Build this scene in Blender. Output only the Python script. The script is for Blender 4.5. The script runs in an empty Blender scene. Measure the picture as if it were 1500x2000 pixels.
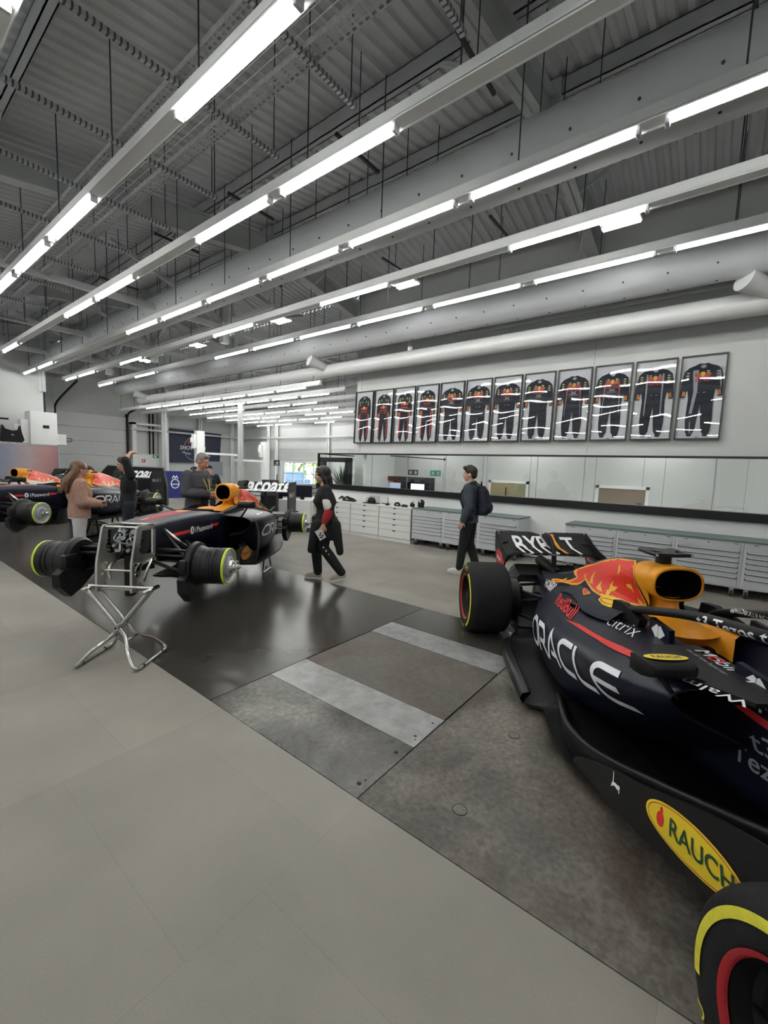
import bpy, bmesh, math, random
from math import sin, cos, pi, radians, atan2, sqrt
from mathutils import Vector, Matrix
from mathutils.bvhtree import BVHTree
random.seed(7)
scene = bpy.context.scene
C = scene.collection

# ------------------------------------------------------------------ camera, world, exposure
cam_d = bpy.data.cameras.new('camera')
cam_d.sensor_fit = 'VERTICAL'; cam_d.sensor_height = 36.0
cam_d.lens = 832.016 * 36.0 / 2000.0
cam_d.clip_start = 0.02; cam_d.clip_end = 300
cam = bpy.data.objects.new('camera', cam_d); C.objects.link(cam)
RM = Matrix(((0.61513476, 0.05693651, -0.78636344),
             (-0.7875925, 0.09011523, -0.60957141),
             (0.03615645, 0.99430251, 0.10027578)))
cam.matrix_world = Matrix.Translation((0, 0, 1.65)) @ RM.to_4x4()
scene.camera = cam
scene.view_settings.view_transform = 'Standard'
scene.view_settings.look = 'None'
scene.view_settings.gamma = 1.0
scene.view_settings.use_curve_mapping = False
scene.view_settings.exposure = 1.55
wd = bpy.data.worlds.new('world'); scene.world = wd; wd.use_nodes = True
wd.node_tree.nodes['Background'].inputs[0].default_value = (0.86, 0.93, 1.0, 1)
wd.node_tree.nodes['Background'].inputs[1].default_value = 1.3
TUBE_E = 12.5          # emission of the fluorescent tubes

# ------------------------------------------------------------------ materials
def mat(name, col, rough=0.5, metal=0.0, noise=None, spec=0.5, coat=0.0, emit=0.0, bump=None, alpha=1.0):
    m = bpy.data.materials.new(name); m.use_nodes = True
    nt = m.node_tree; b = nt.nodes['Principled BSDF']
    b.inputs['Base Color'].default_value = (*col, 1)
    b.inputs['Roughness'].default_value = rough
    b.inputs['Metallic'].default_value = metal
    b.inputs['Specular IOR Level'].default_value = spec
    b.inputs['Coat Weight'].default_value = coat
    if emit:
        b.inputs['Emission Color'].default_value = (*col, 1); b.inputs['Emission Strength'].default_value = emit
    if noise or bump:
        tc = nt.nodes.new('ShaderNodeTexCoord')
    if noise:
        sc, amt = noise[0], noise[1]
        n = nt.nodes.new('ShaderNodeTexNoise'); n.inputs['Scale'].default_value = sc; n.inputs['Detail'].default_value = 6
        nt.links.new(tc.outputs['Object'], n.inputs['Vector'])
        r = nt.nodes.new('ShaderNodeValToRGB')
        r.color_ramp.elements[0].position = 0.3; r.color_ramp.elements[1].position = 0.7
        r.color_ramp.elements[0].color = (*[max(0, c * (1 - amt)) for c in col], 1)
        r.color_ramp.elements[1].color = (*[min(1, c * (1 + amt)) for c in col], 1)
        nt.links.new(n.outputs['Fac'], r.inputs['Fac']); nt.links.new(r.outputs['Color'], b.inputs['Base Color'])
    if bump:
        n2 = nt.nodes.new('ShaderNodeTexNoise'); n2.inputs['Scale'].default_value = bump[0]; n2.inputs['Detail'].default_value = 4
        nt.links.new(tc.outputs['Object'], n2.inputs['Vector'])
        bp = nt.nodes.new('ShaderNodeBump'); bp.inputs['Strength'].default_value = bump[1]; bp.inputs['Distance'].default_value = 0.02
        nt.links.new(n2.outputs['Fac'], bp.inputs['Height']); nt.links.new(bp.outputs['Normal'], b.inputs['Normal'])
    return m

def nodes_of(m):
    return m.node_tree, m.node_tree.nodes['Principled BSDF']

M = {}
M['white_paint'] = mat('white_paint', (.78, .79, .78), .5, noise=(2, .04))
M['steel_white'] = mat('steel_white', (.55, .57, .57), .5, noise=(3, .06))
M['grey_steel'] = mat('grey_steel', (.50, .52, .53), .5, noise=(3, .08))
M['galv'] = mat('galvanised', (.50, .52, .53), .42, .3, noise=(14, .18))
M['rod'] = mat('hanger_rod', (.06, .065, .07), .5, .4)
M['black'] = mat('black_plastic', (.010, .010, .011), .35)
M['matt_black'] = mat('matt_black', (.008, .008, .009), .55, spec=.3)
M['carbon'] = mat('carbon_fibre', (.008, .008, .009), .38, noise=(30, .35), spec=.35)
M['navy'] = mat('navy_matt_paint', (.006, .0075, .020), .36, noise=(5, .12), spec=.32)
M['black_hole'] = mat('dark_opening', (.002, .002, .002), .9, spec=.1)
M['rubber'] = mat('tyre_rubber', (.016, .016, .017), .75, noise=(18, .2), bump=(60, .15), spec=.25)
M['yellow'] = mat('yellow_paint', (.86, .62, .03), .45)
M['tyre_yellow'] = mat('tyre_yellow', (.72, .66, .05), .6, noise=(30, .12))
M['neon'] = mat('neon_rim', (.62, .85, .04), .4)
M['orange'] = mat('amber_paint', (.83, .33, .015), .38, noise=(6, .05))
M['red'] = mat('red_paint', (.72, .03, .025), .42)
M['tyre_red'] = mat('tyre_red', (.45, .012, .02), .5)
M['text_white'] = mat('white_lettering', (.85, .86, .88), .5)
M['silver'] = mat('silver_lettering', (.42, .43, .45), .4, .3)
M['chrome'] = mat('chrome_tube', (.62, .61, .58), .12, 1.0)
M['alu'] = mat('machined_aluminium', (.52, .51, .48), .3, .9, noise=(10, .12))
M['green_txt'] = mat('dark_green_lettering', (.01, .07, .03), .5)
M['castor'] = mat('castor_rubber', (.03, .03, .03), .6)
M['tube'] = mat('lit_tube', (1, 1, .97), .4, emit=TUBE_E)
M['panel_light'] = mat('lit_panel', (1, 1, .97), .4, emit=7.0)
M['skin'] = mat('skin', (.52, .28, .19), .55, noise=(8, .06))
M['skin_pale'] = mat('skin_pale', (.58, .34, .25), .55, noise=(8, .06))

# ------------------------------------------------------------------ objects
def tag(o, label=None, cat=None, group=None, kind=None):
    if label: o['label'] = label
    if cat: o['category'] = cat
    if group: o['group'] = group
    if kind: o['kind'] = kind
    return o

def empty(name, loc=(0, 0, 0), rz=0.0, label=None, cat=None, group=None):
    o = bpy.data.objects.new(name, None); C.objects.link(o)
    o.empty_display_size = .1
    o.location = loc; o.rotation_euler = (0, 0, rz)
    return tag(o, label, cat, group)

def link_mesh(name, me, m, parent=None, smooth=True, loc=None, rz=None):
    o = bpy.data.objects.new(name, me); C.objects.link(o)
    if m is not None:
        for mm in (m if isinstance(m, (list, tuple)) else [m]):
            me.materials.append(M[mm] if isinstance(mm, str) else mm)
    if parent: o.parent = parent
    if loc is not None: o.location = loc
    if rz is not None: o.rotation_euler = (0, 0, rz)
    if smooth == 'auto':
        me.polygons.foreach_set('use_smooth', [True] * len(me.polygons))
        me.set_sharp_from_angle(angle=radians(35))
    elif smooth:
        me.polygons.foreach_set('use_smooth', [True] * len(me.polygons))
    return o

class MB:
    """collects verts/faces for ONE mesh part"""
    def __init__(s): s.v = []; s.f = []; s.mi = []
    def add(s, vs, fs, mi=0):
        n = len(s.v); s.v += [tuple(v) for v in vs]
        s.f += [tuple(i + n for i in f) for f in fs]; s.mi += [mi] * len(fs); return s
    def box(s, a, b, mi=0, bev=0.0):
        (x0, y0, z0), (x1, y1, z1) = a, b
        if x0 > x1: x0, x1 = x1, x0
        if y0 > y1: y0, y1 = y1, y0
        if z0 > z1: z0, z1 = z1, z0
        if bev <= 0:
            vs = [(x0, y0, z0), (x1, y0, z0), (x1, y1, z0), (x0, y1, z0), (x0, y0, z1), (x1, y0, z1), (x1, y1, z1), (x0, y1, z1)]
            fs = [(0, 3, 2, 1), (4, 5, 6, 7), (0, 1, 5, 4), (1, 2, 6, 5), (2, 3, 7, 6), (3, 0, 4, 7)]
            return s.add(vs, fs, mi)
        bm = bmesh.new()
        bmesh.ops.create_cube(bm, size=1)
        for v in bm.verts:
            v.co = Vector(((x0 + x1) / 2 + v.co.x * (x1 - x0), (y0 + y1) / 2 + v.co.y * (y1 - y0), (z0 + z1) / 2 + v.co.z * (z1 - z0)))
        bmesh.ops.bevel(bm, geom=bm.edges[:], offset=min(bev, (x1 - x0) * .45, (y1 - y0) * .45, (z1 - z0) * .45), segments=2, affect='EDGES', profile=.5)
        bm.verts.index_update()
        s.add([v.co[:] for v in bm.verts], [[v.index for v in f.verts] for f in bm.faces], mi); bm.free(); return s
    def obox(s, c, d, w, h, L, up=(0, 0, 1), mi=0):
        """box centred at c, length L along d, width w, height h"""
        d = Vector(d).normalized(); u = Vector(up); r = d.cross(u)
        if r.length < 1e-4: r = d.cross(Vector((1, 0, 0)))
        r.normalize(); u = r.cross(d); c = Vector(c)
        vs = []
        for k in (-1, 1):
            for (a, b) in ((-1, -1), (1, -1), (1, 1), (-1, 1)):
                vs.append(c + d * (k * L / 2) + r * (a * w / 2) + u * (b * h / 2))
        return s.add(vs, [(0, 1, 2, 3), (7, 6, 5, 4), (0, 4, 5, 1), (1, 5, 6, 2), (2, 6, 7, 3), (3, 7, 4, 0)], mi)
    def bar(s, a, b, w, h, up=(0, 0, 1), mi=0):
        a = Vector(a); b = Vector(b)
        return s.obox((a + b) / 2, b - a, w, h, (b - a).length, up, mi)
    def tube(s, pts, r, n=10, closed=False, cap=True, mi=0, sy=1.0, up=None):
        pts = [Vector(p) for p in pts]; m = len(pts)
        rs = r if isinstance(r, (list, tuple)) else [r] * m
        base = len(s.v); vs = []; fs = []
        prev = None
        for i, p in enumerate(pts):
            if closed: t = pts[(i + 1) % m] - pts[i - 1]
            else: t = pts[min(i + 1, m - 1)] - pts[max(i - 1, 0)]
            if t.length < 1e-9: t = Vector((0, 0, 1))
            t.normalize()
            if up is not None: u = Vector(up)
            elif prev is None: u = Vector((0, 0, 1)) if abs(t.z) < .9 else Vector((1, 0, 0))
            else: u = prev
            a = u - t * u.dot(t)
            if a.length < 1e-6: a = Vector((1, 0, 0)) - t * t.x
            a.normalize(); b = t.cross(a); prev = a
            for k in range(n):
                th = 2 * pi * k / n
                vs.append(p + a * (rs[i] * cos(th) * sy) + b * (rs[i] * sin(th)))
        for i in range(m if closed else m - 1):
            j = (i + 1) % m
            for k in range(n):
                fs.append((i * n + k, i * n + (k + 1) % n, j * n + (k + 1) % n, j * n + k))
        if cap and not closed:
            fs.append(tuple(range(n))[::-1]); fs.append(tuple((m - 1) * n + k for k in range(n)))
        return s.add(vs, fs, mi)
    def cyl(s, a, b, r, n=16, mi=0, r2=None):
        return s.tube([a, b], [r, r if r2 is None else r2], n, mi=mi)
    def lathe(s, prof, o=(0, 0, 0), axis='z', n=32, mi=0):
        """prof: list of (r, h)"""
        vs = []; fs = []; m = len(prof); o = Vector(o)
        for (r, h) in prof:
            for k in range(n):
                t = 2 * pi * k / n
                if axis == 'z': p = Vector((r * cos(t), r * sin(t), h))
                elif axis == 'y': p = Vector((r * cos(t), h, r * sin(t)))
                else: p = Vector((h, r * cos(t), r * sin(t)))
                vs.append(o + p)
        for i in range(m - 1):
            for k in range(n):
                fs.append((i * n + k, i * n + (k + 1) % n, (i + 1) * n + (k + 1) % n, (i + 1) * n + k))
        return s.add(vs, fs, mi)
    def grid(s, rows, mi=0, closed=False):
        m = len(rows); n = len(rows[0]); vs = [p for r in rows for p in r]; fs = []
        for i in range(m - 1):
            for k in range(n if closed else n - 1):
                fs.append((i * n + k, i * n + (k + 1) % n, (i + 1) * n + (k + 1) % n, (i + 1) * n + k))
        return s.add(vs, fs, mi)
    def ellipsoid(s, c, r, n=16, m=10, mi=0, rot=None):
        c = Vector(c); vs = []; fs = []
        for i in range(m + 1):
            ph = pi * i / m
            for k in range(n):
                t = 2 * pi * k / n
                p = Vector((r[0] * sin(ph) * cos(t), r[1] * sin(ph) * sin(t), r[2] * cos(ph)))
                if rot is not None: p = rot @ p
                vs.append(c + p)
        for i in range(m):
            for k in range(n):
                fs.append((i * n + k, (i + 1) * n + k, (i + 1) * n + (k + 1) % n, i * n + (k + 1) % n))
        return s.add(vs, fs, mi)
    def prism(s, poly, t, org=(0, 0, 0), U=(1, 0, 0), V=(0, 0, 1), mi=0):
        """polygon (u,v) extruded by thickness t along U x V, centred"""
        o = Vector(org); U = Vector(U); V = Vector(V); N = U.cross(V).normalized(); n = len(poly)
        a = [o + U * p[0] + V * p[1] - N * t / 2 for p in poly]; b = [o + U * p[0] + V * p[1] + N * t / 2 for p in poly]
        fs = [tuple(range(n))[::-1], tuple(range(n, 2 * n))] + [(i, (i + 1) % n, n + (i + 1) % n, n + i) for i in range(n)]
        return s.add(a + b, fs, mi)
    def mesh(s, name='m', clean=True):
        me = bpy.data.meshes.new(name); me.from_pydata(s.v, [], s.f)
        me.polygons.foreach_set('material_index', s.mi)
        if clean:
            bm = bmesh.new(); bm.from_mesh(me); bmesh.ops.remove_doubles(bm, verts=bm.verts, dist=1e-6)
            bmesh.ops.recalc_face_normals(bm, faces=bm.faces); bm.to_mesh(me); bm.free()
        me.update(); return me
    def build(s, name, m, parent=None, smooth=False, **k):
        return link_mesh(name, s.mesh(name), m, parent, smooth, **k)

def catmull(P, n):
    """dense catmull-rom through tuples P, n samples per span"""
    P = [tuple(p) for p in P]; out = []
    for i in range(len(P) - 1):
        p0 = P[max(i - 1, 0)]; p1 = P[i]; p2 = P[i + 1]; p3 = P[min(i + 2, len(P) - 1)]
        for k in range(n):
            t = k / n
            out.append(tuple(.5 * ((2 * b) + (-a + c) * t + (2 * a - 5 * b + 4 * c - d) * t * t + (-a + 3 * b - 3 * c + d) * t ** 3)
                             for a, b, c, d in zip(p0, p1, p2, p3)))
    out.append(P[-1]); return out

def loft_rows(st, nl=6, ns=5, mirror=False, smooth_sec=True):
    """st: list of (X, [(o,z),...]); returns rows of points (X, Y, Z)"""
    flat = [(x,) + tuple(c for p in pts for c in p) for x, pts in st]
    dense = catmull(flat, nl); rows = []
    for d in dense:
        pts = [(d[1 + 2 * i], d[2 + 2 * i]) for i in range((len(d) - 1) // 2)]
        if smooth_sec: pts = catmull(pts, ns)
        rows.append([(d[0], (p[0] if not mirror else -p[0]), p[1]) for p in pts])
    return rows

def bvh_of(o):
    me = o.data
    return BVHTree.FromPolygons([v.co[:] for v in me.vertices], [p.vertices[:] for p in me.polygons])

def bvh_multi(objs):
    vs = []; fs = []
    for o in objs:
        n = len(vs); vs += [v.co[:] for v in o.data.vertices]; fs += [[i + n for i in p.vertices] for p in o.data.polygons]
    return BVHTree.FromPolygons(vs, fs)

# ------------------------------------------------------------------ lettering
_tc = {}
def text_mesh(txt, size=1.0, bold=0.0, spacing=1.0, shear=0.0):
    """returns (verts2d, faces) ; origin lower left, height of capitals ~ size*.7"""
    key = (txt, bold, spacing, shear)
    if key not in _tc:
        cu = bpy.data.curves.new('t', 'FONT'); cu.body = txt; cu.size = 1; cu.offset = bold; cu.space_character = spacing; cu.shear = shear
        cu.resolution_u = 4
        o = bpy.data.objects.new('t', cu); C.objects.link(o)
        dg = bpy.context.evaluated_depsgraph_get(); dg.update()
        me = bpy.data.meshes.new_from_object(o.evaluated_get(dg))
        vs = [(v.co.x, v.co.y) for v in me.vertices]; fs = [tuple(p.vertices) for p in me.polygons]
        bpy.data.objects.remove(o); bpy.data.curves.remove(cu); bpy.data.meshes.remove(me)
        _tc[key] = (vs, fs)
    vs, fs = _tc[key]
    return [(x * size, y * size) for x, y in vs], fs

def stroke2d(lines, w):
    """fat polylines -> 2d verts, faces (quads with round-ish joins)"""
    vs = []; fs = []
    for ln in lines:
        closed = ln[0] == ln[-1] and len(ln) > 2
        P = [Vector(p) for p in (ln[:-1] if closed else ln)]; n = len(P); b = len(vs)
        for i in range(n):
            if closed: a, c = P[i - 1], P[(i + 1) % n]
            else: a, c = P[max(i - 1, 0)], P[min(i + 1, n - 1)]
            d1 = (P[i] - a); d2 = (c - P[i])
            if d1.length < 1e-9: d1 = d2
            if d2.length < 1e-9: d2 = d1
            d1 = d1.normalized(); d2 = d2.normalized(); n1 = Vector((-d1.y, d1.x)); n2 = Vector((-d2.y, d2.x))
            m = (n1 + n2)
            if m.length < .2: m = n1
            m.normalize(); k = min(1 / max(m.dot(n1), .5), 1.8)
            vs += [tuple(P[i] + m * w / 2 * k), tuple(P[i] - m * w / 2 * k)]
        for i in range(n if closed else n - 1):
            j = (i + 1) % n
            fs.append((b + 2 * i, b + 2 * i + 1, b + 2 * j + 1, b + 2 * j))
    return vs, fs

def arc2(cx, cy, rx, ry, a0, a1, n=10):
    return [(cx + rx * cos(radians(a0 + (a1 - a0) * i / n)), cy + ry * sin(radians(a0 + (a1 - a0) * i / n))) for i in range(n + 1)]

def shape_bm(vs, fs, step=None):
    bm = bmesh.new(); V = [bm.verts.new((x, y, 0)) for x, y in vs]
    for f in fs:
        try: bm.faces.new([V[i] for i in f])
        except ValueError: pass
    if step:
        bmesh.ops.triangulate(bm, faces=bm.faces)
        xs = [v[0] for v in vs]; ys = [v[1] for v in vs]
        for ax, lo, hi in ((0, min(xs), max(xs)), (1, min(ys), max(ys))):
            x = lo + step
            while x < hi:
                no = (1, 0, 0) if ax == 0 else (0, 1, 0); co = (x, 0, 0) if ax == 0 else (0, x, 0)
                bmesh.ops.bisect_plane(bm, geom=bm.verts[:] + bm.edges[:] + bm.faces[:], plane_co=co, plane_no=no, dist=1e-6)
                x += step
    return bm

def decal(name, shape, org, U, V, m, parent, bvh=None, direction=None, off=.003, step=.03, width=None, center=False):
    """put a 2d shape on a surface (projected along direction onto bvh) or flat on the U/V plane"""
    vs, fs = shape
    if width:
        xs = [v[0] for v in vs]; k = width / (max(xs) - min(xs)); vs = [(x * k, y * k) for x, y in vs]
    if center:
        cx = (max(v[0] for v in vs) + min(v[0] for v in vs)) / 2; cy = (max(v[1] for v in vs) + min(v[1] for v in vs)) / 2
        vs = [(x - cx, y - cy) for x, y in vs]
    bm = shape_bm(vs, fs, step if bvh else None)
    org = Vector(org); U = Vector(U); V = Vector(V)
    kill = []
    for v in bm.verts:
        p = org + U * v.co.x + V * v.co.y
        if bvh:
            d = Vector(direction).normalized()
            loc, no, i, dist = bvh.ray_cast(p, d)
            if loc is None: kill.append(v); v.co = p; continue
            if no.dot(d) > 0: no = -no
            v.co = loc + no * off
        else: v.co = p
    if kill: bmesh.ops.delete(bm, geom=kill, context='VERTS')
    me = bpy.data.meshes.new(name); bm.to_mesh(me); bm.free()
    o = link_mesh(name, me, m, parent, False)
    return o

def ellipse2(rx, ry, n=36):
    return [(rx * cos(2 * pi * i / n), ry * sin(2 * pi * i / n)) for i in range(n)], [tuple(range(n))]
def poly2(P): return list(P), [tuple(range(len(P)))]

def oracle_shape(h=1.0):
    """wide thin lettering: O R A C L E drawn from strokes, height h"""
    L = []; w = .155; x = 0
    # O
    L.append(arc2(.5, .5, .42, .42, 90, 270, 12) + [(.95, .08)] + arc2(.95, .5, .42, .42, -90, 90, 12) + [(.5, .92)])
    x = 1.55
    L.append([(x, 0), (x, .92), (x + .62, .92)] + arc2(x + .62, .66, .26, .26, 80, -90, 8) + [(x + .2, .4)])
    L.append([(x + .5, .4), (x + .98, 0)])
    x = 2.62
    L.append([(x, 0), (x + .56, .95), (x + 1.12, 0)]); L.append([(x + .45, .28), (x + .88, .28)])
    x = 3.9
    L.append([(x + 1.05, .92)] + arc2(x + .45, .5, .42, .42, 90, 270, 12) + [(x + .98, .08)])
    x = 5.12
    L.append([(x, 1.0), (x, .3)] + arc2(x + .24, .32, .24, .24, 180, 270, 5) + [(x + .85, .08)])
    x = 6.1
    L.append([(x + 1.12, .92)] + arc2(x + .45, .5, .42, .42, 90, 270, 12) + [(x + 1.05, .08)])
    L.append([(x + .1, .5), (x + .98, .5)])
    L2 = [[(px * h, py * h) for px, py in ln] for ln in L]
    return stroke2d(L2, w * h)
# ================================================================== the hall
YF = 22.0      # far wall
XR = 8.45      # right wall (with the framed suits)
XE = 14.9      # outer wall of the wing beyond the right wall
RX, RZ = 6.0, 6.52   # ridge

def vinyl_mat():
    m = mat('vinyl_floor', (.30, .29, .265), .52); nt, b = nodes_of(m); N = nt.nodes; L = nt.links
    tc = N.new('ShaderNodeTexCoord'); mp = N.new('ShaderNodeMapping'); L.new(tc.outputs['Object'], mp.inputs[0])
    mp.inputs['Rotation'].default_value = (0, 0, 0)
    br = N.new('ShaderNodeTexBrick'); L.new(mp.outputs[0], br.inputs['Vector'])
    br.inputs['Scale'].default_value = 1.0; br.inputs['Brick Width'].default_value = .62; br.inputs['Row Height'].default_value = 1.25
    br.inputs['Mortar Size'].default_value = .0018; br.inputs['Mortar Smooth'].default_value = .3; br.offset = .5; br.inputs['Bias'].default_value = 0
    br.inputs['Color1'].default_value = (.262, .246, .216, 1); br.inputs['Color2'].default_value = (.305, .287, .252, 1); br.inputs['Mortar'].default_value = (.235, .220, .192, 1)
    n = N.new('ShaderNodeTexNoise'); n.inputs['Scale'].default_value = 1.3; n.inputs['Detail'].default_value = 5; L.new(tc.outputs['Object'], n.inputs['Vector'])
    n2 = N.new('ShaderNodeTexNoise'); n2.inputs['Scale'].default_value = 160; n2.inputs['Detail'].default_value = 2; L.new(tc.outputs['Object'], n2.inputs['Vector'])
    r = N.new('ShaderNodeMapRange'); r.inputs[1].default_value = .3; r.inputs[2].default_value = .7; r.inputs[3].default_value = .86; r.inputs[4].default_value = 1.14; L.new(n.outputs['Fac'], r.inputs[0])
    r2 = N.new('ShaderNodeMapRange'); r2.inputs[1].default_value = .3; r2.inputs[2].default_value = .7; r2.inputs[3].default_value = .93; r2.inputs[4].default_value = 1.06; L.new(n2.outputs['Fac'], r2.inputs[0])
    mu = N.new('ShaderNodeMath'); mu.operation = 'MULTIPLY'; L.new(r.outputs[0], mu.inputs[0]); L.new(r2.outputs[0], mu.inputs[1])
    mx = N.new('ShaderNodeMix'); mx.data_type = 'RGBA'; mx.blend_type = 'MULTIPLY'; mx.inputs[0].default_value = 1
    L.new(br.outputs['Color'], mx.inputs[6]); L.new(mu.outputs[0], mx.inputs[7]); L.new(mx.outputs[2], b.inputs['Base Color'])
    return m

def slab_mat(name, dark, light, stain, rough0, rough1, scale=1.6, spec=.5, thr=(.35, .65), metal=0, st=.75, fine=(.78, 1.2)):
    m = mat(name, dark, rough0, metal, spec=spec); nt, b = nodes_of(m); N = nt.nodes; L = nt.links
    tc = N.new('ShaderNodeTexCoord')
    def ns(sc, det, dist=0.0, w=0.0):
        n = N.new('ShaderNodeTexNoise'); n.inputs['Scale'].default_value = sc; n.inputs['Detail'].default_value = det; n.inputs['Distortion'].default_value = dist
        mp = N.new('ShaderNodeMapping'); mp.inputs['Location'].default_value = (w, w * 2, w); L.new(tc.outputs['Object'], mp.inputs[0]); L.new(mp.outputs[0], n.inputs['Vector']); return n.outputs['Fac']
    a = ns(scale, 6 if scale < 1 else 9, .1 if scale < 1 else .6); s = ns(scale * .8, 5 if scale < 1 else 8, .2 if scale < 1 else 1.0, 7.3); f = ns(scale * 14, 6, .4, 3.0)
    cr = N.new('ShaderNodeValToRGB'); cr.color_ramp.elements[0].position = thr[0]; cr.color_ramp.elements[1].position = thr[1]
    cr.color_ramp.elements[0].color = (*dark, 1); cr.color_ramp.elements[1].color = (*light, 1); L.new(a, cr.inputs[0])
    mx = N.new('ShaderNodeMix'); mx.data_type = 'RGBA'; mx.inputs[7].default_value = (*stain, 1)
    mr = N.new('ShaderNodeMapRange'); mr.inputs[1].default_value = .48; mr.inputs[2].default_value = .72; mr.inputs[4].default_value = st; L.new(s, mr.inputs[0])
    L.new(mr.outputs[0], mx.inputs[0]); L.new(cr.outputs[0], mx.inputs[6])
    m2 = N.new('ShaderNodeMix'); m2.data_type = 'RGBA'; m2.blend_type = 'MULTIPLY'; m2.inputs[0].default_value = 1
    r2 = N.new('ShaderNodeMapRange'); r2.inputs[1].default_value = .3; r2.inputs[2].default_value = .7; r2.inputs[3].default_value = fine[0]; r2.inputs[4].default_value = fine[1]; L.new(f, r2.inputs[0])
    L.new(mx.outputs[2], m2.inputs[6]); L.new(r2.outputs[0], m2.inputs[7]); L.new(m2.outputs[2], b.inputs['Base Color'])
    rr = N.new('ShaderNodeMapRange'); rr.inputs[1].default_value = .35; rr.inputs[2].default_value = .65; rr.inputs[3].default_value = rough0; rr.inputs[4].default_value = rough1
    L.new(a, rr.inputs[0]); L.new(rr.outputs[0], b.inputs['Roughness'])
    return m

M['vinyl'] = vinyl_mat()
M['polished'] = slab_mat('polished_concrete', (.048, .044, .038), (.075, .069, .059), (.055, .050, .043), .225, .235, .45, .5, (.2, .8), st=.15, fine=(.92, 1.08))
M['scratched'] = slab_mat('scuffed_concrete', (.055, .051, .044), (.23, .22, .195), (.09, .08, .07), .24, .42, 2.0, .5, (.42, .66), fine=(.6, 1.4))
M['concrete'] = slab_mat('stained_concrete', (.072, .066, .056), (.185, .170, .145), (.085, .060, .048), .40, .6, 2.6, fine=(.66, 1.32), st=.9)
M['midslab'] = slab_mat('brown_concrete', (.10, .092, .078), (.15, .138, .118), (.090, .058, .045), .38, .52, 1.6, st=1.0, fine=(.8, 1.16))
M['steel_plate'] = slab_mat('brushed_steel_plate', (.30, .305, .30), (.37, .375, .37), (.27, .27, .265), .36, .5, .8, .5, metal=.35)
M['joint'] = mat('floor_joint', (.012, .011, .010), .8)

def struct(o): o['kind'] = 'structure'; return o
def slab(name, x0, y0, x1, y1, z, m, t=.05):
    mb = MB(); mb.box((x0, y0, z - t), (x1, y1, z)); return struct(mb.build(name, m))
slab('floor', -8, -6, 18, 27, -.012, 'joint', .15)
slab('floor', -8, -6, 1.515, 26, 0, 'vinyl', .01)
slab('floor', 4.27, -6, XE, 26, 0, 'vinyl', .01)
slab('floor', 1.52, 2.66, 4.265, 26, 0, 'polished', .01)
slab('floor', 1.52, 1.285, 2.028, 2.652, 0, 'scratched', .01)
slab('floor', 2.404, 1.29, 3.27, 2.646, 0, 'midslab', .01)
slab('floor', 3.63, 1.285, 4.265, 2.652, 0, 'polished', .01)
slab('floor', 1.52, -6, 4.265, 1.278, 0, 'concrete', .01)
for n_, (x0, x1) in enumerate(((2.032, 2.398), (3.276, 3.625))):
    p = slab('floor_plate', x0, 1.287, x1, 2.650, .001, 'steel_plate', .008); 
for n_, (x, y, r) in enumerate(((2.55, .87, .032), (1.79, .85, .034), (2.13, 1.34, .010), (2.10, 1.32, .006), (2.32, 1.33, .008), (1.60, 1.34, .012), (1.64, 1.33, .006), (1.93, 1.34, .011), (3.3, 1.0, .008), (3.1, 1.1, .006))):
    mb = MB(); mb.cyl((x, y, -.004), (x, y, .0015), r, 20); o = mb.build('trim_%d' % (n_ + 20), 'concrete' if r > .03 else 'joint'); struct(o)
    if r > .03:
        mb = MB(); mb.lathe([(r, 0), (r, .002), (r + .0035, .002), (r + .0035, 0)], (x, y, 0), 'z', 24); struct(mb.build('trim_%d' % (n_ + 40), 'joint'))

# ---- corrugated roof deck
def roof_z(x): return RZ - .155 * (RX - x) if x < RX else RZ - .205 * (x - RX)
M['deck'] = mat('roof_deck', (.66, .675, .69), .55, noise=(1.5, .06))
def deck(name, x0, x1, y0, y1, zf, pitch=.17, d=.035):
    mb = MB(); prof = []; y = y0
    while y < y1:
        prof += [(y, 0), (y + pitch * .36, 0), (y + pitch * .5, d), (y + pitch * .86, d)]; y += pitch
    mb.grid([[(x, yy, zf(x) + dz) for yy, dz in prof] for x in (x0, x1)])
    return struct(mb.build(name, 'deck'))
deck('ceiling', -9, RX, -5, YF + .2, roof_z)
deck('ceiling', RX, XR + .1, -5, YF + .2, roof_z)
deck('ceiling', XR + .1, XE + .2, 7.4, YF + .2, lambda x: roof_z(XR + .1) - .03 * (x - XR))
# ---- purlins (along the hall)
def purlin(x, y0=-5, y1=YF, dz=0.0, w=.08, h=.2, xo=0):
    z = (roof_z(x) if x <= XR + .2 else roof_z(XR + .1) - .03 * (x - XR)) - .01
    mb = MB()
    mb.box((x - w / 2, y0, z - h), (x - w / 2 + .012, y1, z)); mb.box((x - w / 2, y0, z - h), (x + w / 2, y1, z - h + .012)); mb.box((x - w / 2, y0, z - .012), (x + w / 2, y1, z))
    mb.box((x + w / 2 - .012, y0, z - h), (x + w / 2, y1, z - h + .03))
    return struct(mb.build('ceiling_purlin', 'grey_steel'))
for x in (-6.6, -5, -3.4, -1.8, -.2, 1.4, 2.75, 4.3, 5.75, 6.9, 8.1): purlin(x)
for x in (9.6, 11.2, 12.8, 14.4): purlin(x, 7.5)
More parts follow.
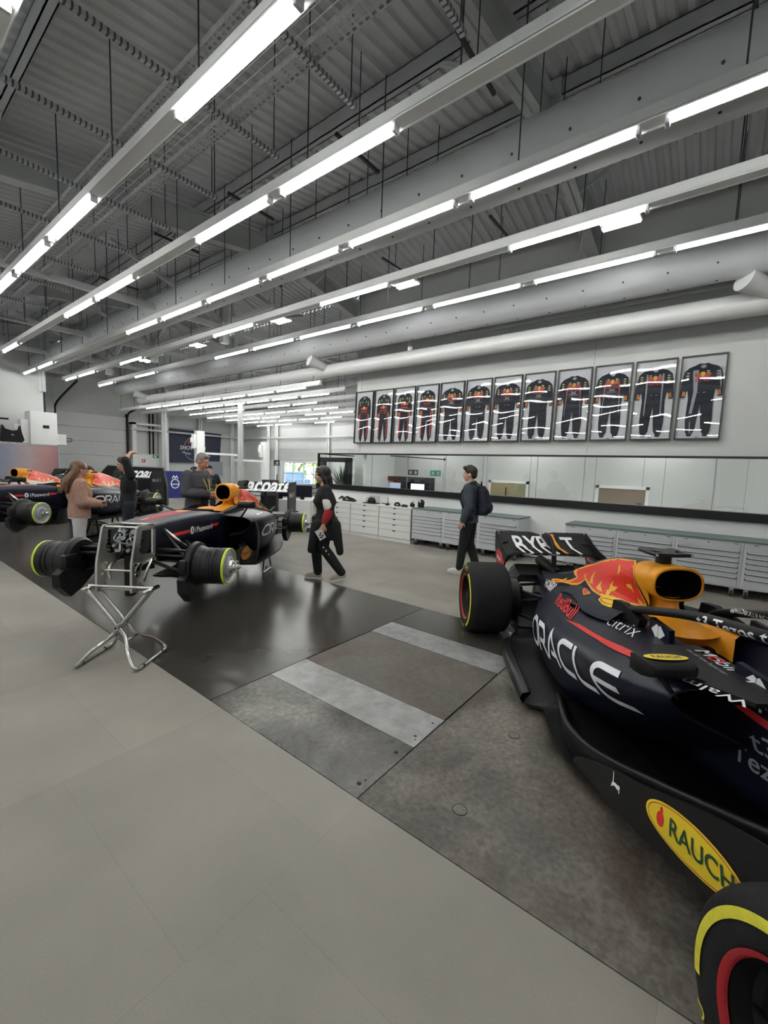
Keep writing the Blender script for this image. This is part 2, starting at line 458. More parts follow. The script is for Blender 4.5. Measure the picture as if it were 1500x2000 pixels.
# ---- portal frames
def ibeam(mb, a, b, h, w, t=.02):
    a = Vector(a); b = Vector(b); d = (b - a).normalized(); s = d.cross(Vector((0, 0, 1))).normalized(); u = s.cross(d)
    L = (b - a).length; c = (a + b) / 2
    mb.obox(c, d, t, h, L, u); mb.obox(c + u * (h / 2 - t / 2), d, w, t, L, u); mb.obox(c - u * (h / 2 - t / 2), d, w, t, L, u)
for fy in (2.04, 7.64, 13.24, 18.84):
    mb = MB()
    ibeam(mb, (-9, fy, roof_z(-9) - .42), (RX - .25, fy, roof_z(RX - .25) - .42), .40, .19)
    ibeam(mb, (RX + .25, fy, roof_z(RX + .25) - .42), (XR, fy, roof_z(XR) - .42), .40, .19)
    mb.box((RX - .35, fy - .12, RZ - .80), (RX - .05, fy + .12, RZ - .08)); mb.box((RX + .05, fy - .1, RZ - .85), (RX + .3, fy + .1, RZ - .1))
    # knee braces to the purlins
    for x in (1.4, 4.3, 6.9):
        z = roof_z(x)
        for s in (-1, 1): mb.bar((x, fy + s * .05, z - .60), (x, fy + s * .75, z - .2), .04, .04)
    struct(mb.build('ceiling_rafter', 'steel_white'))
# valley girder under the ridge + lattice girders along the far end
mb = MB()
for x, y0, y1, zt, zb in ((5.9, 7.7, YF, 5.85, 4.95), (1.2, 10, YF, 5.4, 4.5), (9.0, 8.0, YF, 5.6, 4.8), (12.0, 8.0, YF, 5.5, 4.7)):
    mb.box((x - .04, y0, zt - .08), (x + .04, y1, zt)); mb.box((x - .04, y0, zb), (x + .04, y1, zb + .08))
    y = y0; k = 0
    while y + 1.4 < y1:
        a, b_ = ((zt, zb) if k % 2 else (zb, zt)); mb.bar((x, y, a), (x, y + 1.4, b_), .06, .06); y += 1.4; k += 1
struct(mb.build('ceiling_girder', 'steel_white'))
mb = MB()
for y in (9.6, 13.24, 16.6, 20):
    for s in (-1, 1):
        mb.bar((5.9, y, 5.0), (5.9 + s * 2.4, y, 5.85), .07, .07)
        mb.bar((5.9, y, 5.9), (5.9 + s * 1.2, y, 5.4), .05, .05)
    mb.bar((-2, y, 4.75), (XR + 4, y, 4.95), .09, .11)
    mb.box((5.82, y - .08, 4.5), (5.98, y + .08, 6.0))
struct(mb.build('ceiling_bracing', 'steel_white'))
for x, y, w in ((2.6, 16.6, .2), (4.6, 18.84, .2), (XR + .3, 13.24, .24), (XR + .3, 18.84, .24)):
    mb = MB(); ibeam(mb, (x, y, 0 if x > 8 else 3.9), (x, y, 5.7), .2, .2); struct(mb.build('ceiling_post', 'steel_white'))

# ---- walls
M['wall'] = mat('painted_wall', (.60, .61, .60), .6, noise=(1.2, .03))
M['wall_bright'] = mat('white_wall', (.74, .75, .74), .55, noise=(1.2, .03))
M['wall_joint'] = mat('wall_joint', (.33, .34, .34), .7)
def wallbox(name, a, b, m='wall'): mb = MB(); mb.box(a, b); return struct(mb.build(name, m))
wallbox('wall_right', (XR, -5, 2.03), (XR + .14, 7.58, 6.2))
wallbox('wall_right', (XR, -5, 0), (XR + .16, 8.97, 1.07), 'wall_bright')
for y in (7.42, 1.92, -2.2): wallbox('trim_1', (XR - .003, y - .004, 2.06), (XR + .01, y + .004, 6.1), 'wall_joint')
wallbox('wall_right_return', (XR + .14, 7.50, 2.03), (XR + 1.6, 7.58, 5.9))
# office behind the glass
wallbox('wall_office', (9.9, -5, 0), (10.0, 8.9, 2.75))
wallbox('ceiling_office', (XR + .14, -5, 2.70), (9.95, 7.5, 2.75))
wallbox('floor_office', (XR, -5, 0), (9.9, 8.97, .02), 'vinyl')
for k, y in enumerate((8.04, 6.87, 5.72, 4.61, 3.43, 2.27, 1.17, .04, -1.1, -2.2)): wallbox('trim_2', (9.893, y - .006, .02), (9.9, y + .006, 2.7), 'wall_joint')
# glazing strip
M['frame_black'] = mat('black_window_frame', (.008, .008, .009), .35)
def glass_mat(name, refl=.12, tint=(.95, .98, .97), wav=0.0, rough=0.0):
    m = bpy.data.materials.new(name); m.use_nodes = True; nt = m.node_tree; N = nt.nodes; L = nt.links
    N.remove(N['Principled BSDF']); out = N['Material Output']
    t = N.new('ShaderNodeBsdfTransparent'); t.inputs[0].default_value = (*tint, 1)
    g = N.new('ShaderNodeBsdfGlossy'); g.inputs['Roughness'].default_value = rough
    fr = N.new('ShaderNodeLayerWeight'); fr.inputs[0].default_value = .5
    pw = N.new('ShaderNodeMath'); pw.operation = 'POWER'; pw.inputs[1].default_value = 5; L.new(fr.outputs['Facing'], pw.inputs[0])
    ma = N.new('ShaderNodeMath'); ma.operation = 'MULTIPLY_ADD'; ma.inputs[1].default_value = .9; ma.inputs[2].default_value = refl; L.new(pw.outputs[0], ma.inputs[0]); ma.use_clamp = True
    mx = N.new('ShaderNodeMixShader'); L.new(ma.outputs[0], mx.inputs[0]); L.new(t.outputs[0], mx.inputs[1]); L.new(g.outputs[0], mx.inputs[2]); L.new(mx.outputs[0], out.inputs[0])
    if wav:
        tc = N.new('ShaderNodeTexCoord'); n = N.new('ShaderNodeTexNoise'); n.inputs['Scale'].default_value = 2.6; n.inputs['Detail'].default_value = 0
        bp = N.new('ShaderNodeBump'); bp.inputs['Strength'].default_value = 1; bp.inputs['Distance'].default_value = wav
        L.new(tc.outputs['Object'], n.inputs['Vector']); L.new(n.outputs['Fac'], bp.inputs['Height']); L.new(bp.outputs[0], g.inputs['Normal'])
    return m
M['glass'] = glass_mat('window_glass', .10)
M['frame_glass'] = glass_mat('picture_glass', .065, (.97, .98, .98), .0022)
mb = MB()
mb.box((XR - .06, -5, 1.05), (XR + .16, 8.99, 1.185)); 
mb.box((XR - .02, -5, 2.00), (XR + .06, 8.99, 2.035)); mb.box((XR - .02, 8.95, 1.1), (XR + .04, 8.99, 2.03)); mb.box((XR, 8.95, 2.0), (XR + 1.5, 8.99, 2.03)); mb.box((XR, 8.95, 1.0), (XR + 1.5, 8.99, 1.1))
wf = struct(mb.build('window_1', 'frame_black'))
mb = MB(); mb.add([(XR + .01, -5, 1.18), (XR + .01, 8.96, 1.18), (XR + .01, 8.96, 2.0), (XR + .01, -5, 2.0)], [(0, 1, 2, 3)]); mb.build('pane', 'glass', wf); mb = MB(); mb.add([(XR + .02, 8.97, 1.1), (XR + 1.5, 8.97, 1.1), (XR + 1.5, 8.97, 2.0), (XR + .02, 8.97, 2.0)], [(0, 1, 2, 3)]); mb.build('pane', 'glass', wf)
mb = MB()
for y in (7.0, 5.9, 4.85, 3.85, 2.8, 1.75, .7, -.35): mb.box((XR + .005, y - .003, 1.18), (XR + .026, y + .003, 2.0))
mb.build('pane_joint', 'wall_joint', wf)
# office doors and dark glazed booth seen through it
M['door_wood'] = mat('door_wood', (.20, .13, .075), .5, noise=(4, .12))
M['door_green'] = mat('door_olive_glass', (.30, .29, .17), .35, noise=(2, .15))
for k, (y0, y1, mm) in enumerate(((3.5, 4.37, 'door_green'), (1.1, 1.95, 'door_wood'))):
    mb = MB(); mb.box((9.87, y0 - .06, 0), (9.9, y0, 1.48)); mb.box((9.87, y1, 0), (9.9, y1 + .06, 1.48)); mb.box((9.87, y0 - .06, 1.42), (9.9, y1 + .06, 1.48))
    d = struct(mb.build('door_%d' % (k + 1), 'white_paint'))
    mb = MB(); mb.box((9.88, y0, .02), (9.895, y1, 1.42)); mb.build('door_leaf', mm, d)
    mb = MB(); mb.box((9.865, y0 + .04, 1.0), (9.88, y0 + .14, 1.16)) if k else mb.tube([(9.86, (y0 + y1) / 2 + .04, .9), (9.86, (y0 + y1) / 2 + .04, 1.32)], .012, 8); mb.build('door_handle', 'black', d)
mb = MB(); mb.box((9.6, 5.98, 0), (9.88, 6.12, 1.46)); mb.box((9.6, 7.47, 0), (9.88, 7.6, 1.46)); mb.box((9.6, 5.98, 1.34), (9.88, 7.6, 1.46)); mb.box((9.6, 6.72, 0), (9.88, 6.86, 1.46)); mb.box((9.86, 6, 0), (9.88, 7.6, 1.4))
bw = tag(mb.build('display_booth', 'black'), 'black framed booth with two lit screens behind the long office glass', 'booth')
M['screen'] = mat('lit_screen', (.55, .68, .85), .3, emit=.75)
M['screen_dim'] = mat('dim_screen', (.25, .30, .38), .3, emit=.45)
mb = MB(); mb.box((9.70, 6.14, .75), (9.72, 6.62, 1.28)); mb.build('screen', 'screen', bw)
mb = MB(); mb.box((9.70, 6.98, .75), (9.72, 7.34, 1.28)); mb.build('screen', 'screen_dim', bw)
# black portal and plant at the glass corner
mb = MB(); F_ = [((8.9, 8.18, .9), (9.02, 8.36, 1.93)), ((8.9, 9.22, .9), (9.02, 9.42, 1.93)), ((8.9, 8.18, 1.80), (9.02, 9.42, 1.93)), ((8.9, 8.18, .9), (9.02, 9.42, 1.03))]
for a, b in F_: mb.box(a, b)
tag(mb.build('portal_frame', 'black'), 'thick black portal frame at the far corner of the office glass', 'frame')

def leaf_clump(name, loc, h, n, m, label, cat, w=.3):
    e = empty(name, loc, 0, label, cat)
    pb = MB(); pb.lathe([(.02, 0), (w * .55, 0), (w * .6, .04), (w * .7, .3), (w * .66, .3), (w * .5, .28), (.01, .28)], (0, 0, 0), 'z', 20); pb.build('pot', 'black', e, 'auto')
    lb = MB(); rnd = random.Random(5)
    for i in range(n):
        a = rnd.uniform(0, 2 * pi); L_ = h * rnd.uniform(.5, 1.0); lean = rnd.uniform(.05, .55); r0 = rnd.uniform(0, w * .3)
        P = [(r0 * cos(a) + lean * L_ * t * t * cos(a), r0 * sin(a) + lean * L_ * t * t * sin(a), .26 + L_ * (t - .18 * t * t * lean * 2)) for t in (0, .25, .5, .75, 1)]
        px, py = -sin(a), cos(a); rows = []
        for k, p in enumerate(P):
            ww = .022 * (1, 1.2, 1.05, .7, .05)[k]; rows.append([(p[0] - px * ww, p[1] - py * ww, p[2]), (p[0], p[1], p[2] - .006), (p[0] + px * ww, p[1] + py * ww, p[2])])
        lb.grid(rows)
    lb.build('leaves', m, e, True); return e
M['leaf'] = mat('plant_leaf', (.03, .075, .03), .45, noise=(3, .3))
leaf_clump('potted_plant', (9.35, 8.85, .45), 1.15, 46, 'leaf', 'spiky potted plant seen through the black portal frame by the office glass', 'plant', .42)

# ---- far walls, cladding and roller door
wallbox('wall_far', (-9, YF, 0), (XE + .2, YF + .12, 6.4), 'wall')
wallbox('wall_outer', (XE, 7.4, 0), (XE + .12, 15.4, 5.9), 'wall_bright'); wallbox('wall_outer', (XE, 18.5, 0), (XE + .12, YF, 5.9), 'wall_bright')
wallbox('wall_outer', (XE, 15.4, 0), (XE + .12, 18.5, .60), 'wall_bright'); wallbox('wall_outer', (XE, 15.4, 1.82), (XE + .12, 18.5, 5.9), 'wall_bright')
wallbox('wall_side', (XR + .2, 7.35, 0), (XE, 7.45, 5.9), 'wall_bright')
M['clad'] = mat('cladding', (.52, .53, .53), .5, noise=(1, .04))
for k in range(7):
    wallbox('trim_3', (9.9, YF - .05, 1.5 + k * .62), (XE, YF, 1.5 + k * .62 + .60), 'clad')
    wallbox('trim_3', (XE - .05, 7.5, 1.95 + k * .56), (XE, YF, 1.95 + k * .56 + .545), 'clad')
# office return, recess and column left of the roller door
wallbox('wall_left', (-9, 19.0, 0), (4.65, 19.15, 6.3), 'wall')
wallbox('wall_left_return', (4.55, 19.15, 0), (4.65, YF, 6.3), 'grey_steel')
wallbox('wall_side_left', (-9.1, -5, 0), (-9, 19.0, 5.2), 'wall')
wallbox('trim_4', (5.35, YF - .45, 0), (5.62, YF, 4.6), 'grey_steel')
# roller door
mb = MB()
for k in range(6):
    mb.box((5.75, YF - .13, k * .60), (8.42, YF - .06, k * .60 + .592), bev=.012)
rd = struct(mb.build('door_3', 'clad')); mb = MB()
for x in (6.3, 7.1, 7.9):
    for k in range(1, 6): mb.box((x - .04, YF - .145, k * .6 - .03), (x + .04, YF - .125, k * .6 + .03))
mb.build('door_hinge', 'grey_steel', rd)
mb = MB(); mb.box((5.62, YF - .2, 0), (5.75, YF - .05, 3.75)); mb.box((8.42, YF - .2, 0), (8.5, YF - .05, 3.75)); mb.build('door_track', 'matt_black', rd)
mb = MB(); mb.tube(catmull([(5.69, YF - .15, 3.6), (5.72, YF - .6, 3.95), (5.8, YF - 2.6, 4.55)], 4), .04, 6); mb.tube(catmull([(8.46, YF - .15, 3.4), (8.46, YF - .3, 3.75), (8.46, YF - 1.0, 3.9), (8.46, YF - 3.8, 4.35)], 4), .045, 6); mb.build('door_track', 'matt_black', rd)
# recessed white bay and personnel door right of it
wallbox('trim_5', (8.6, YF - .35, 0), (8.78, YF, 3.4), 'white_paint'); wallbox('trim_5', (8.6, YF - .35, 3.3), (9.9, YF, 3.4), 'white_paint'); wallbox('trim_5', (9.9, YF - .5, 0), (10.2, YF, 5.3), 'white_paint')
mb = MB(); 
for x in (9.45, 9.62): mb.box((x, YF - .12, 1.95), (x + .05, YF - .05, 3.9))
struct(mb.build('trim_6', 'matt_black'))
wallbox('trim_7', (8.78, YF - .14, 0), (9.9, YF - .02, 1.95), 'wall_bright')
mb = MB(); mb.box((8.5, YF - .5, 3.05), (XE, YF - .44, 3.13)); mb.box((XE - .5, 9, 3.05), (XE - .44, YF - .44, 3.13)); struct(mb.build('trim_8', 'steel_white'))
for x in (12.0, 13.9):
    mb = MB(); ibeam(mb, (x, YF - .2, 0), (x, YF - .2, 4.9), .2, .16); struct(mb.build('trim_9', 'white_paint'))
for y in (19.6, 15.0, 18.9, 13.0):
    mb = MB(); ibeam(mb, (XE - .18, y, 0), (XE - .18, y, 4.9), .2, .18); struct(mb.build('trim_9', 'white_paint'))
# window onto the car park
mb = MB()
for y in (15.4, 16.15, 16.9, 17.7, 18.46): mb.box((XE - .02, y, .6), (XE + .06, y + .04, 1.82))
for z in (.58, 1.22, 1.80): mb.box((XE - .02, 15.4, z), (XE + .06, 18.5, z + .035))
w2 = struct(mb.build('window_2', 'grey_steel')); mb = MB(); mb.add([(XE + .01, 15.4, .6), (XE + .01, 18.5, .6), (XE + .01, 18.5, 1.82), (XE + .01, 15.4, 1.82)], [(0, 1, 2, 3)]); mb.build('pane', 'glass', w2)
M['outdoor_leaf'] = mat('sunlit_foliage', (.20, .34, .07), .6, noise=(2, .6))
tm = MB(); rnd = random.Random(3)
for i in range(900):
    p = Vector((rnd.uniform(20, 23), rnd.uniform(19, 30), rnd.uniform(.9, 5))); a = Vector((rnd.uniform(-1, 1), rnd.uniform(-1, 1), rnd.uniform(-1, 1))).normalized(); b = a.cross(Vector((0, 0, 1))).normalized()
    s = rnd.uniform(.12, .3); tm.add([p - a * s, p + b * s * .5, p + a * s, p - b * s * .5], [(0, 1, 2, 3)])
for yy in (20.5, 23, 25.5, 28): tm.cyl((21.5, yy, -.02), (21.5, yy, 3), .12, 8)
tag(tm.build('tree_foliage', 'outdoor_leaf'), 'sunlit green tree foliage beyond the far car park window', 'tree', kind='stuff')
M['road'] = mat('car_park_tarmac', (.30, .33, .36), .8); wallbox('floor_outside', (XE + .2, 5, -.1), (40, 40, 0), 'road')
M['car_blue'] = mat('parked_car_paint', (.16, .26, .42), .3); M['car_white'] = mat('parked_car_white', (.6, .63, .68), .3)
for k, (y, mm, lab) in enumerate(((22.6, 'car_blue', 'blue parked car seen through the far window, right one'), (25.0, 'car_white', 'pale parked car seen through the far window, left one'))):
    mb = MB(); P = [(-.95, .25), (-.95, .75), (-.55, .85), (-.3, 1.25), (.5, 1.28), (.85, .88), (1.0, .8), (1.0, .25)]
    mb.prism([(a * 1.05, b) for a, b in P], 1.7, (0, 0, 0), (0, 1, 0), (0, 0, 1)); o = tag(mb.build('parked_car', mm), lab, 'car'); o.location = (18.8, y, 0)
    for s in (-.6, .6): mb = MB(); mb.cyl((-.88, s, .3), (.88, s, .3), .3, 14); mb.build('wheel', 'rubber', o)
sun = bpy.data.lights.new('sun', 'SUN'); sun.energy = 5; sun.angle = radians(1); so = bpy.data.objects.new('sun', sun); C.objects.link(so); so.rotation_euler = Vector((.75, .25, -.62)).to_track_quat('-Z', 'Y').to_euler()
wallbox('wall_back', (-9, -5.1, 0), (XR + 1.6, -5, 6.5), 'wall')

# ---- ducts
M['duct'] = mat('fabric_duct', (.50, .515, .53), .6, noise=(1.5, .04))
def duct(x, z, r, y0, y1, label, nrow=None):
    mb = MB(); P = [(x, y, z) for y in [y0 + (y1 - y0) * k / 30 for k in range(31)]]
    mb.tube(P, [r * (1 + .004 * (k % 2)) for k in range(31)], 28)
    o = tag(mb.build('air_duct', 'duct', None, True), label, 'duct'); o.data.set_sharp_from_angle(angle=radians(60))
    hb = MB(); y = y0 + .4
    while y < y1:
        for a in (-100, -62, 200):
            c_ = Vector((x + r * cos(radians(a)), y + (.17 if a == -62 else 0), z + r * sin(radians(a)))); n = Vector((cos(radians(a)), 0, sin(radians(a))))
            hb.tube([c_ - n * .004, c_ + n * .004], .014, 8)
        y += .55
    hb.build('air_nozzle', 'black', o)
    y = y0 + .8
    while y < y1: wb = MB(); wb.tube([(x, y, z + r), (x, y, roof_z(x) - .05)], .006, 5); wb.build('hanging_wire', 'rod', o); y += 1.65
    return o
duct(4.6, 4.91, .31, -4, 20.5, 'large pale round fabric air duct hanging under the roof ridge')
duct(7.5, 4.585, .25, -4, 20.0, 'pale round fabric air duct hanging beside the light row nearest the suit wall')
mb = MB(); mb.tube([(7.9, y, 4.09) for y in (-4, 2, 8, 14, 19)], .16, 24)
M['pipe_white'] = mat('painted_pipe', (.56, .57, .56), .35)
pp = tag(mb.build('extract_pipe', 'pipe_white', None, 'auto'), 'glossy white extraction pipe running high along the suit wall', 'pipe')
for (y, s) in ((8.1, 1), (-.4, 1), (18.2, 1)):
    mb = MB(); a = Vector((7.8, y, 4.15)); b = Vector((7.38, y + .14, 4.28)) if y > 5 else Vector((7.48, y + .36, 4.30)); mb.tube([a, a.lerp(b, .4), a.lerp(b, .8), b], [.10, .11, .14, .155], 20, cap=False); mb.tube([b, a.lerp(b, .7)], [.148, .12], 20); o = mb.build('pipe_outlet', 'pipe_white', pp, 'auto')
    mb = MB(); mb.tube([b.lerp(a, .05), b.lerp(a, .06)], .148, 20); mb.build('dark_mouth', 'black_hole', o)
mb = MB(); mb.tube([(7.9, 5.56, 4.2), (7.9, 5.56, 4.56)], .06, 16); mb.tube([(7.9, 5.56, 4.56), (7.9, 5.56, 4.60)], .064, 16); mb.build('pipe_stub', 'pipe_white', pp, 'auto')
mb = MB(); mb.tube([(8.28, -4, 4.57), (8.28, 4.6, 4.57)], .065, 12); tag(mb.build('thin_pipe', 'duct', None, True), 'thin grey pipe fixed to the suit wall above the extraction pipe', 'pipe')

# ---- cable trays beside the first light row
def tray_mat():
    m = mat('perforated_tray', (.42, .44, .45), .45, .5); nt, b = nodes_of(m); N = nt.nodes; L = nt.links
    tc = N.new('ShaderNodeTexCoord'); sp = N.new('ShaderNodeSeparateXYZ'); L.new(tc.outputs['Object'], sp.inputs[0])
    def cell(o, pitch, w):
        a = N.new('ShaderNodeMath'); a.operation = 'PINGPONG'; a.inputs[1].default_value = pitch / 2; L.new(o, a.inputs[0])
        c_ = N.new('ShaderNodeMath'); c_.operation = 'LESS_THAN'; c_.inputs[1].default_value = w; L.new(a.outputs[0], c_.inputs[0]); return c_.outputs[0]
    mu = N.new('ShaderNodeMath'); mu.operation = 'MULTIPLY'; L.new(cell(sp.outputs['Y'], .062, .018), mu.inputs[0]); L.new(cell(sp.outputs['X'], .036, .011), mu.inputs[1])
    iv = N.new('ShaderNodeMath'); iv.operation = 'SUBTRACT'; iv.inputs[0].default_value = 1; L.new(mu.outputs[0], iv.inputs[1]); L.new(iv.outputs[0], b.inputs['Alpha']); return m
M['tray'] = tray_mat()
for x0, x1, lab in ((1.90, 2.045, 'perforated steel cable tray just left of the twin tray, beside the nearest light row'), (2.375, 2.50, 'perforated steel cable tray, right one of the pair above the nearest light row')):
    mb = MB(); mb.box((x0, -3, 4.80), (x1, 20, 4.803)); o = tag(mb.build('cable_tray', 'tray'), lab, 'cable tray')
    mb = MB(); mb.box((x0 - .004, -3, 4.80), (x0, 20, 4.85)); mb.box((x1, -3, 4.80), (x1 + .004, 20, 4.85)); mb.build('tray_side', 'galv', o)
mb = MB(); y = -2.5
for x in (2.09, 2.16, 2.23, 2.30): mb.tube([(x, -3, 4.83), (x, 20, 4.83)], .004, 4)
while y < 19: mb.tube([(2.045, y, 4.835), (2.375, y, 4.835)], .004, 4); y += .12
tag(mb.build('cable_basket', 'galv'), 'wire cable basket between the two perforated trays', 'cable basket')
def strut_mat():
    m = mat('slotted_strut', (.40, .42, .43), .45, .5); nt, b = nodes_of(m); N = nt.nodes; L = nt.links
    tc = N.new('ShaderNodeTexCoord'); sp = N.new('ShaderNodeSeparateXYZ'); L.new(tc.outputs['Object'], sp.inputs[0])
    a = N.new('ShaderNodeMath'); a.operation = 'PINGPONG'; a.inputs[1].default_value = .022; L.new(sp.outputs['X'], a.inputs[0])
    c_ = N.new('ShaderNodeMath'); c_.operation = 'GREATER_THAN'; c_.inputs[1].default_value = .0075; L.new(a.outputs[0], c_.inputs[0])
    mx = N.new('ShaderNodeMix'); mx.data_type = 'RGBA'; mx.inputs[6].default_value = (.09, .09, .09, 1); mx.inputs[7].default_value = (.46, .48, .49, 1); L.new(c_.outputs[0], mx.inputs[0]); L.new(mx.outputs[2], b.inputs['Base Color']); return m
M['strut'] = strut_mat()
k = 0
for y in (1.7, 2.75, 3.8, 4.95, 6.1, 7.3, 8.6, 9.9, 11.4, 13, 15, 17):
    mb = MB(); mb.box((.95, y, 4.745), (2.95, y + .04, 4.785)); o = tag(mb.build('tray_strut', 'strut'), 'slotted steel strut crossing under the cable trays', 'strut', 'slotted struts under the trays')
    for x in (1.0, 2.9): mb = MB(); mb.tube([(x, y + .02, 4.74), (x, y + .02, roof_z(x) - .05)], .006, 5); mb.build('drop_rod', 'rod', o)

# ---- continuous light rows
ZL = 4.40
def light_row(x, y0, y1, z, segs, label, grp, wide=.11, pitch=1.65, rods=True):
    mb = MB()
    mb.box((x - wide * .40, y0, z + .055), (x + wide * .40, y1, z + .145))
    mb.box((x - wide * .62, y0, z + .035), (x + wide * .62, y1, z + .058))
    mb.box((x - wide * .62, y0, z + .02), (x - wide * .55, y1, z + .04)); mb.box((x + wide * .55, y0, z + .02), (x + wide * .62, y1, z + .04))
    tr = tag(mb.build('lighting_trunking', 'white_paint'), label, 'trunking')
    if rods:
        y = y0 + .3
        while y < y1:
            rb = MB()
            zt = roof_z(x) - .1 if x < XR else roof_z(XR + .1) - .03 * (x - XR) - .005
            rb.tube([(x + .02, y, z + .12), (x + .02, y, zt)], .007, 5)
            rb.box((x - .02, y - .02, z + .12), (x + .05, y + .02, z + .16)); y += pitch * (1 if x < XR else 2)
            rb.build('drop_rod', 'rod', tr)
    for (a, b) in segs:
        t = MB(); t.tube([(x, a + .04, z + .004), (x, b - .04, z + .004)], .0165, 8)
        o = t.build('fluorescent_tube', 'tube', None, True)
        tag(o, grp[0], 'light tube', grp[1])
        for yy, s in ((a + .01, 1), (b - .01, -1)): e = MB(); e.box((x - .035, yy, z - .03), (x + .035, yy + s * .035, z + .05), bev=.008); e.build('lamp_holder', 'galv', o)
rows = {
 'A': (1.86, [(-1.1, .4), (2.2, 3.7), (5.48, 6.99), (7.11, 8.62), (8.76, 10.27), (10.4, 11.9), (12.05, 13.55), (15.35, 16.85)], 'white lighting trunking with perforated trays alongside, leftmost row overhead'),
 'B': (2.96, [(2.29, 3.78), (3.93, 5.43), (7.22, 8.78), (8.87, 10.4), (13.87, 15.4)], 'white lighting trunking between the tray row and the large round duct'),
 'C': (4.11, [(-.95, .58), (.72, 2.24), (2.37, 3.89), (4.02, 5.53), (5.68, 7.2), (7.32, 8.85), (8.98, 10.5), (15.6, 17.1), (17.3, 18.75)], 'white lighting trunking hanging just in front of the large round duct'),
 'D': (5.28, [(.79, 2.3), (4.13, 5.64), (7.49, 9.0), (12.5, 14.0), (15.9, 17.4), (17.55, 18.75)], 'white lighting trunking with a long unlit stretch, right of the large duct'),
 'E': (6.37, [(-.88, .68), (.83, 2.36), (2.51, 4.06), (4.22, 5.76), (5.88, 7.42), (7.57, 9.1), (9.25, 10.8), (14.2, 15.7), (17.5, 18.9)], 'white lighting trunking nearest the suit wall, lit almost throughout'),
 'P': (-.25, [(.5, 2), (3.8, 5.3), (7.1, 8.6), (10.4, 11.9), (13.7, 15.2)], 'white lighting trunking left of the picture, first row beyond its edge'),
 'Q': (-1.4, [(-1, .5), (2.2, 3.7), (5.5, 7), (8.8, 10.3), (12.1, 13.6)], 'white lighting trunking left of the picture, second row beyond its edge'),
 'R': (-2.6, [(.5, 2), (3.8, 5.3), (7.1, 8.6), (10.4, 11.9)], 'white lighting trunking left of the picture, third row beyond its edge'),
 'S': (-3.9, [(-1, .5), (2.2, 3.7), (5.5, 7), (8.8, 10.3)], 'white lighting trunking left of the picture, fourth row beyond its edge'),
 'T': (-5.4, [(.5, 2), (3.8, 5.3), (7.1, 8.6), (10.4, 11.9)], 'white lighting trunking left of the picture, fifth row beyond its edge'),
 'O': (.80, [(-2.0, -.5), (2.25, 3.75), (5.5, 7.0), (8.8, 10.3)], 'white lighting trunking mostly beyond the upper left edge of the picture')}
nm = {'P': 'first row left of the picture', 'Q': 'second row left of the picture', 'R': 'third row left of the picture', 'S': 'fourth row left of the picture', 'T': 'fifth row left of the picture', 'A': 'tray row', 'B': 'second row', 'C': 'row beside the large duct', 'D': 'row right of the large duct', 'E': 'row nearest the suit wall', 'O': 'row at the upper left edge'}
for k_, (x, segs, lab) in rows.items():
    light_row(x, -3.5, 19.0 if k_ in 'ABDO' else 18.9 if k_ in 'CE' else 15.0, ZL, segs, lab, ('lit fluorescent tube in the ' + nm[k_], 'lit tubes in the ' + nm[k_]))
ord_ = ['first', 'second', 'third', 'fourth', 'fifth', 'sixth', 'seventh']
far = {
 7.75: [(16.9, 15.67), (15.61, 14.41), (14.36, 13.16), (13.1, 11.9), (11.85, 10.66), (10.58, 9.41), (9.33, 8.16)],
 8.68: [(15.78, 14.48), (14.43, 13.19), (13.13, 11.98), (11.9, 10.73), (10.65, 9.48), (9.38, 8.22)],
 9.68: [(17.17, 15.94), (15.91, 14.65), (14.59, 13.41), (12.09, 10.91), (10.83, 9.67)],
 10.77: [(17.62, 16.38), (16.32, 15.02), (14.97, 13.64), (13.59, 12.38), (12.34, 11.04), (10.97, 9.78)],
 11.79: [(17.73, 16.49), (16.41, 15.17), (15.09, 13.87), (12.48, 11.27), (11.19, 9.98)],
 12.86: [(17.95, 16.64), (16.58, 15.37), (15.32, 14.03), (13.98, 12.77), (12.67, 11.47)],
 14.1: [(18.44, 17.1), (17.01, 15.7), (14.27, 12.98)]}
for i, (x, segs) in enumerate(far.items()):
    s2 = [(min(a, b) * 1.079 - .1, max(a, b) * 1.079 - .1) for a, b in segs]
    light_row(x, 8.2, 20.8, 3.70, s2, 'white lighting trunking in the far wing, %s row counted from the near side' % ord_[i],
              ('lit fluorescent tube in the %s row of the far wing' % ord_[i], 'lit tubes in the %s far wing row' % ord_[i]), .08, 1.35, rods=True)
# twin high level panels
for k, (x, y) in enumerate(((6.46, 1.3), (6.46, 4.72), (6.5, 8.25), (6.55, 12.0), (6.6, 15.4))):
    e = empty('twin_light_panel', (x, y, 4.95), 0, 'small twin light panel hung above the suit-wall light row, ' + ['nearest', 'second nearest', 'middle', 'second farthest', 'farthest'][k], 'light panel', 'twin light panels near the roof')
    hb = MB(); hb.box((-.14, -.24, .012), (.14, .24, .05), bev=.01); hb.tube([(0, 0, .05), (0, 0, 1.1)], .006, 5); hb.build('housing', 'white_paint', e)
    for s in (-1, 1): mb = MB(); mb.box((s * .09 - .045, -.22, 0), (s * .09 + .045, .22, .012)); mb.build('diffuser', 'panel_light', e)
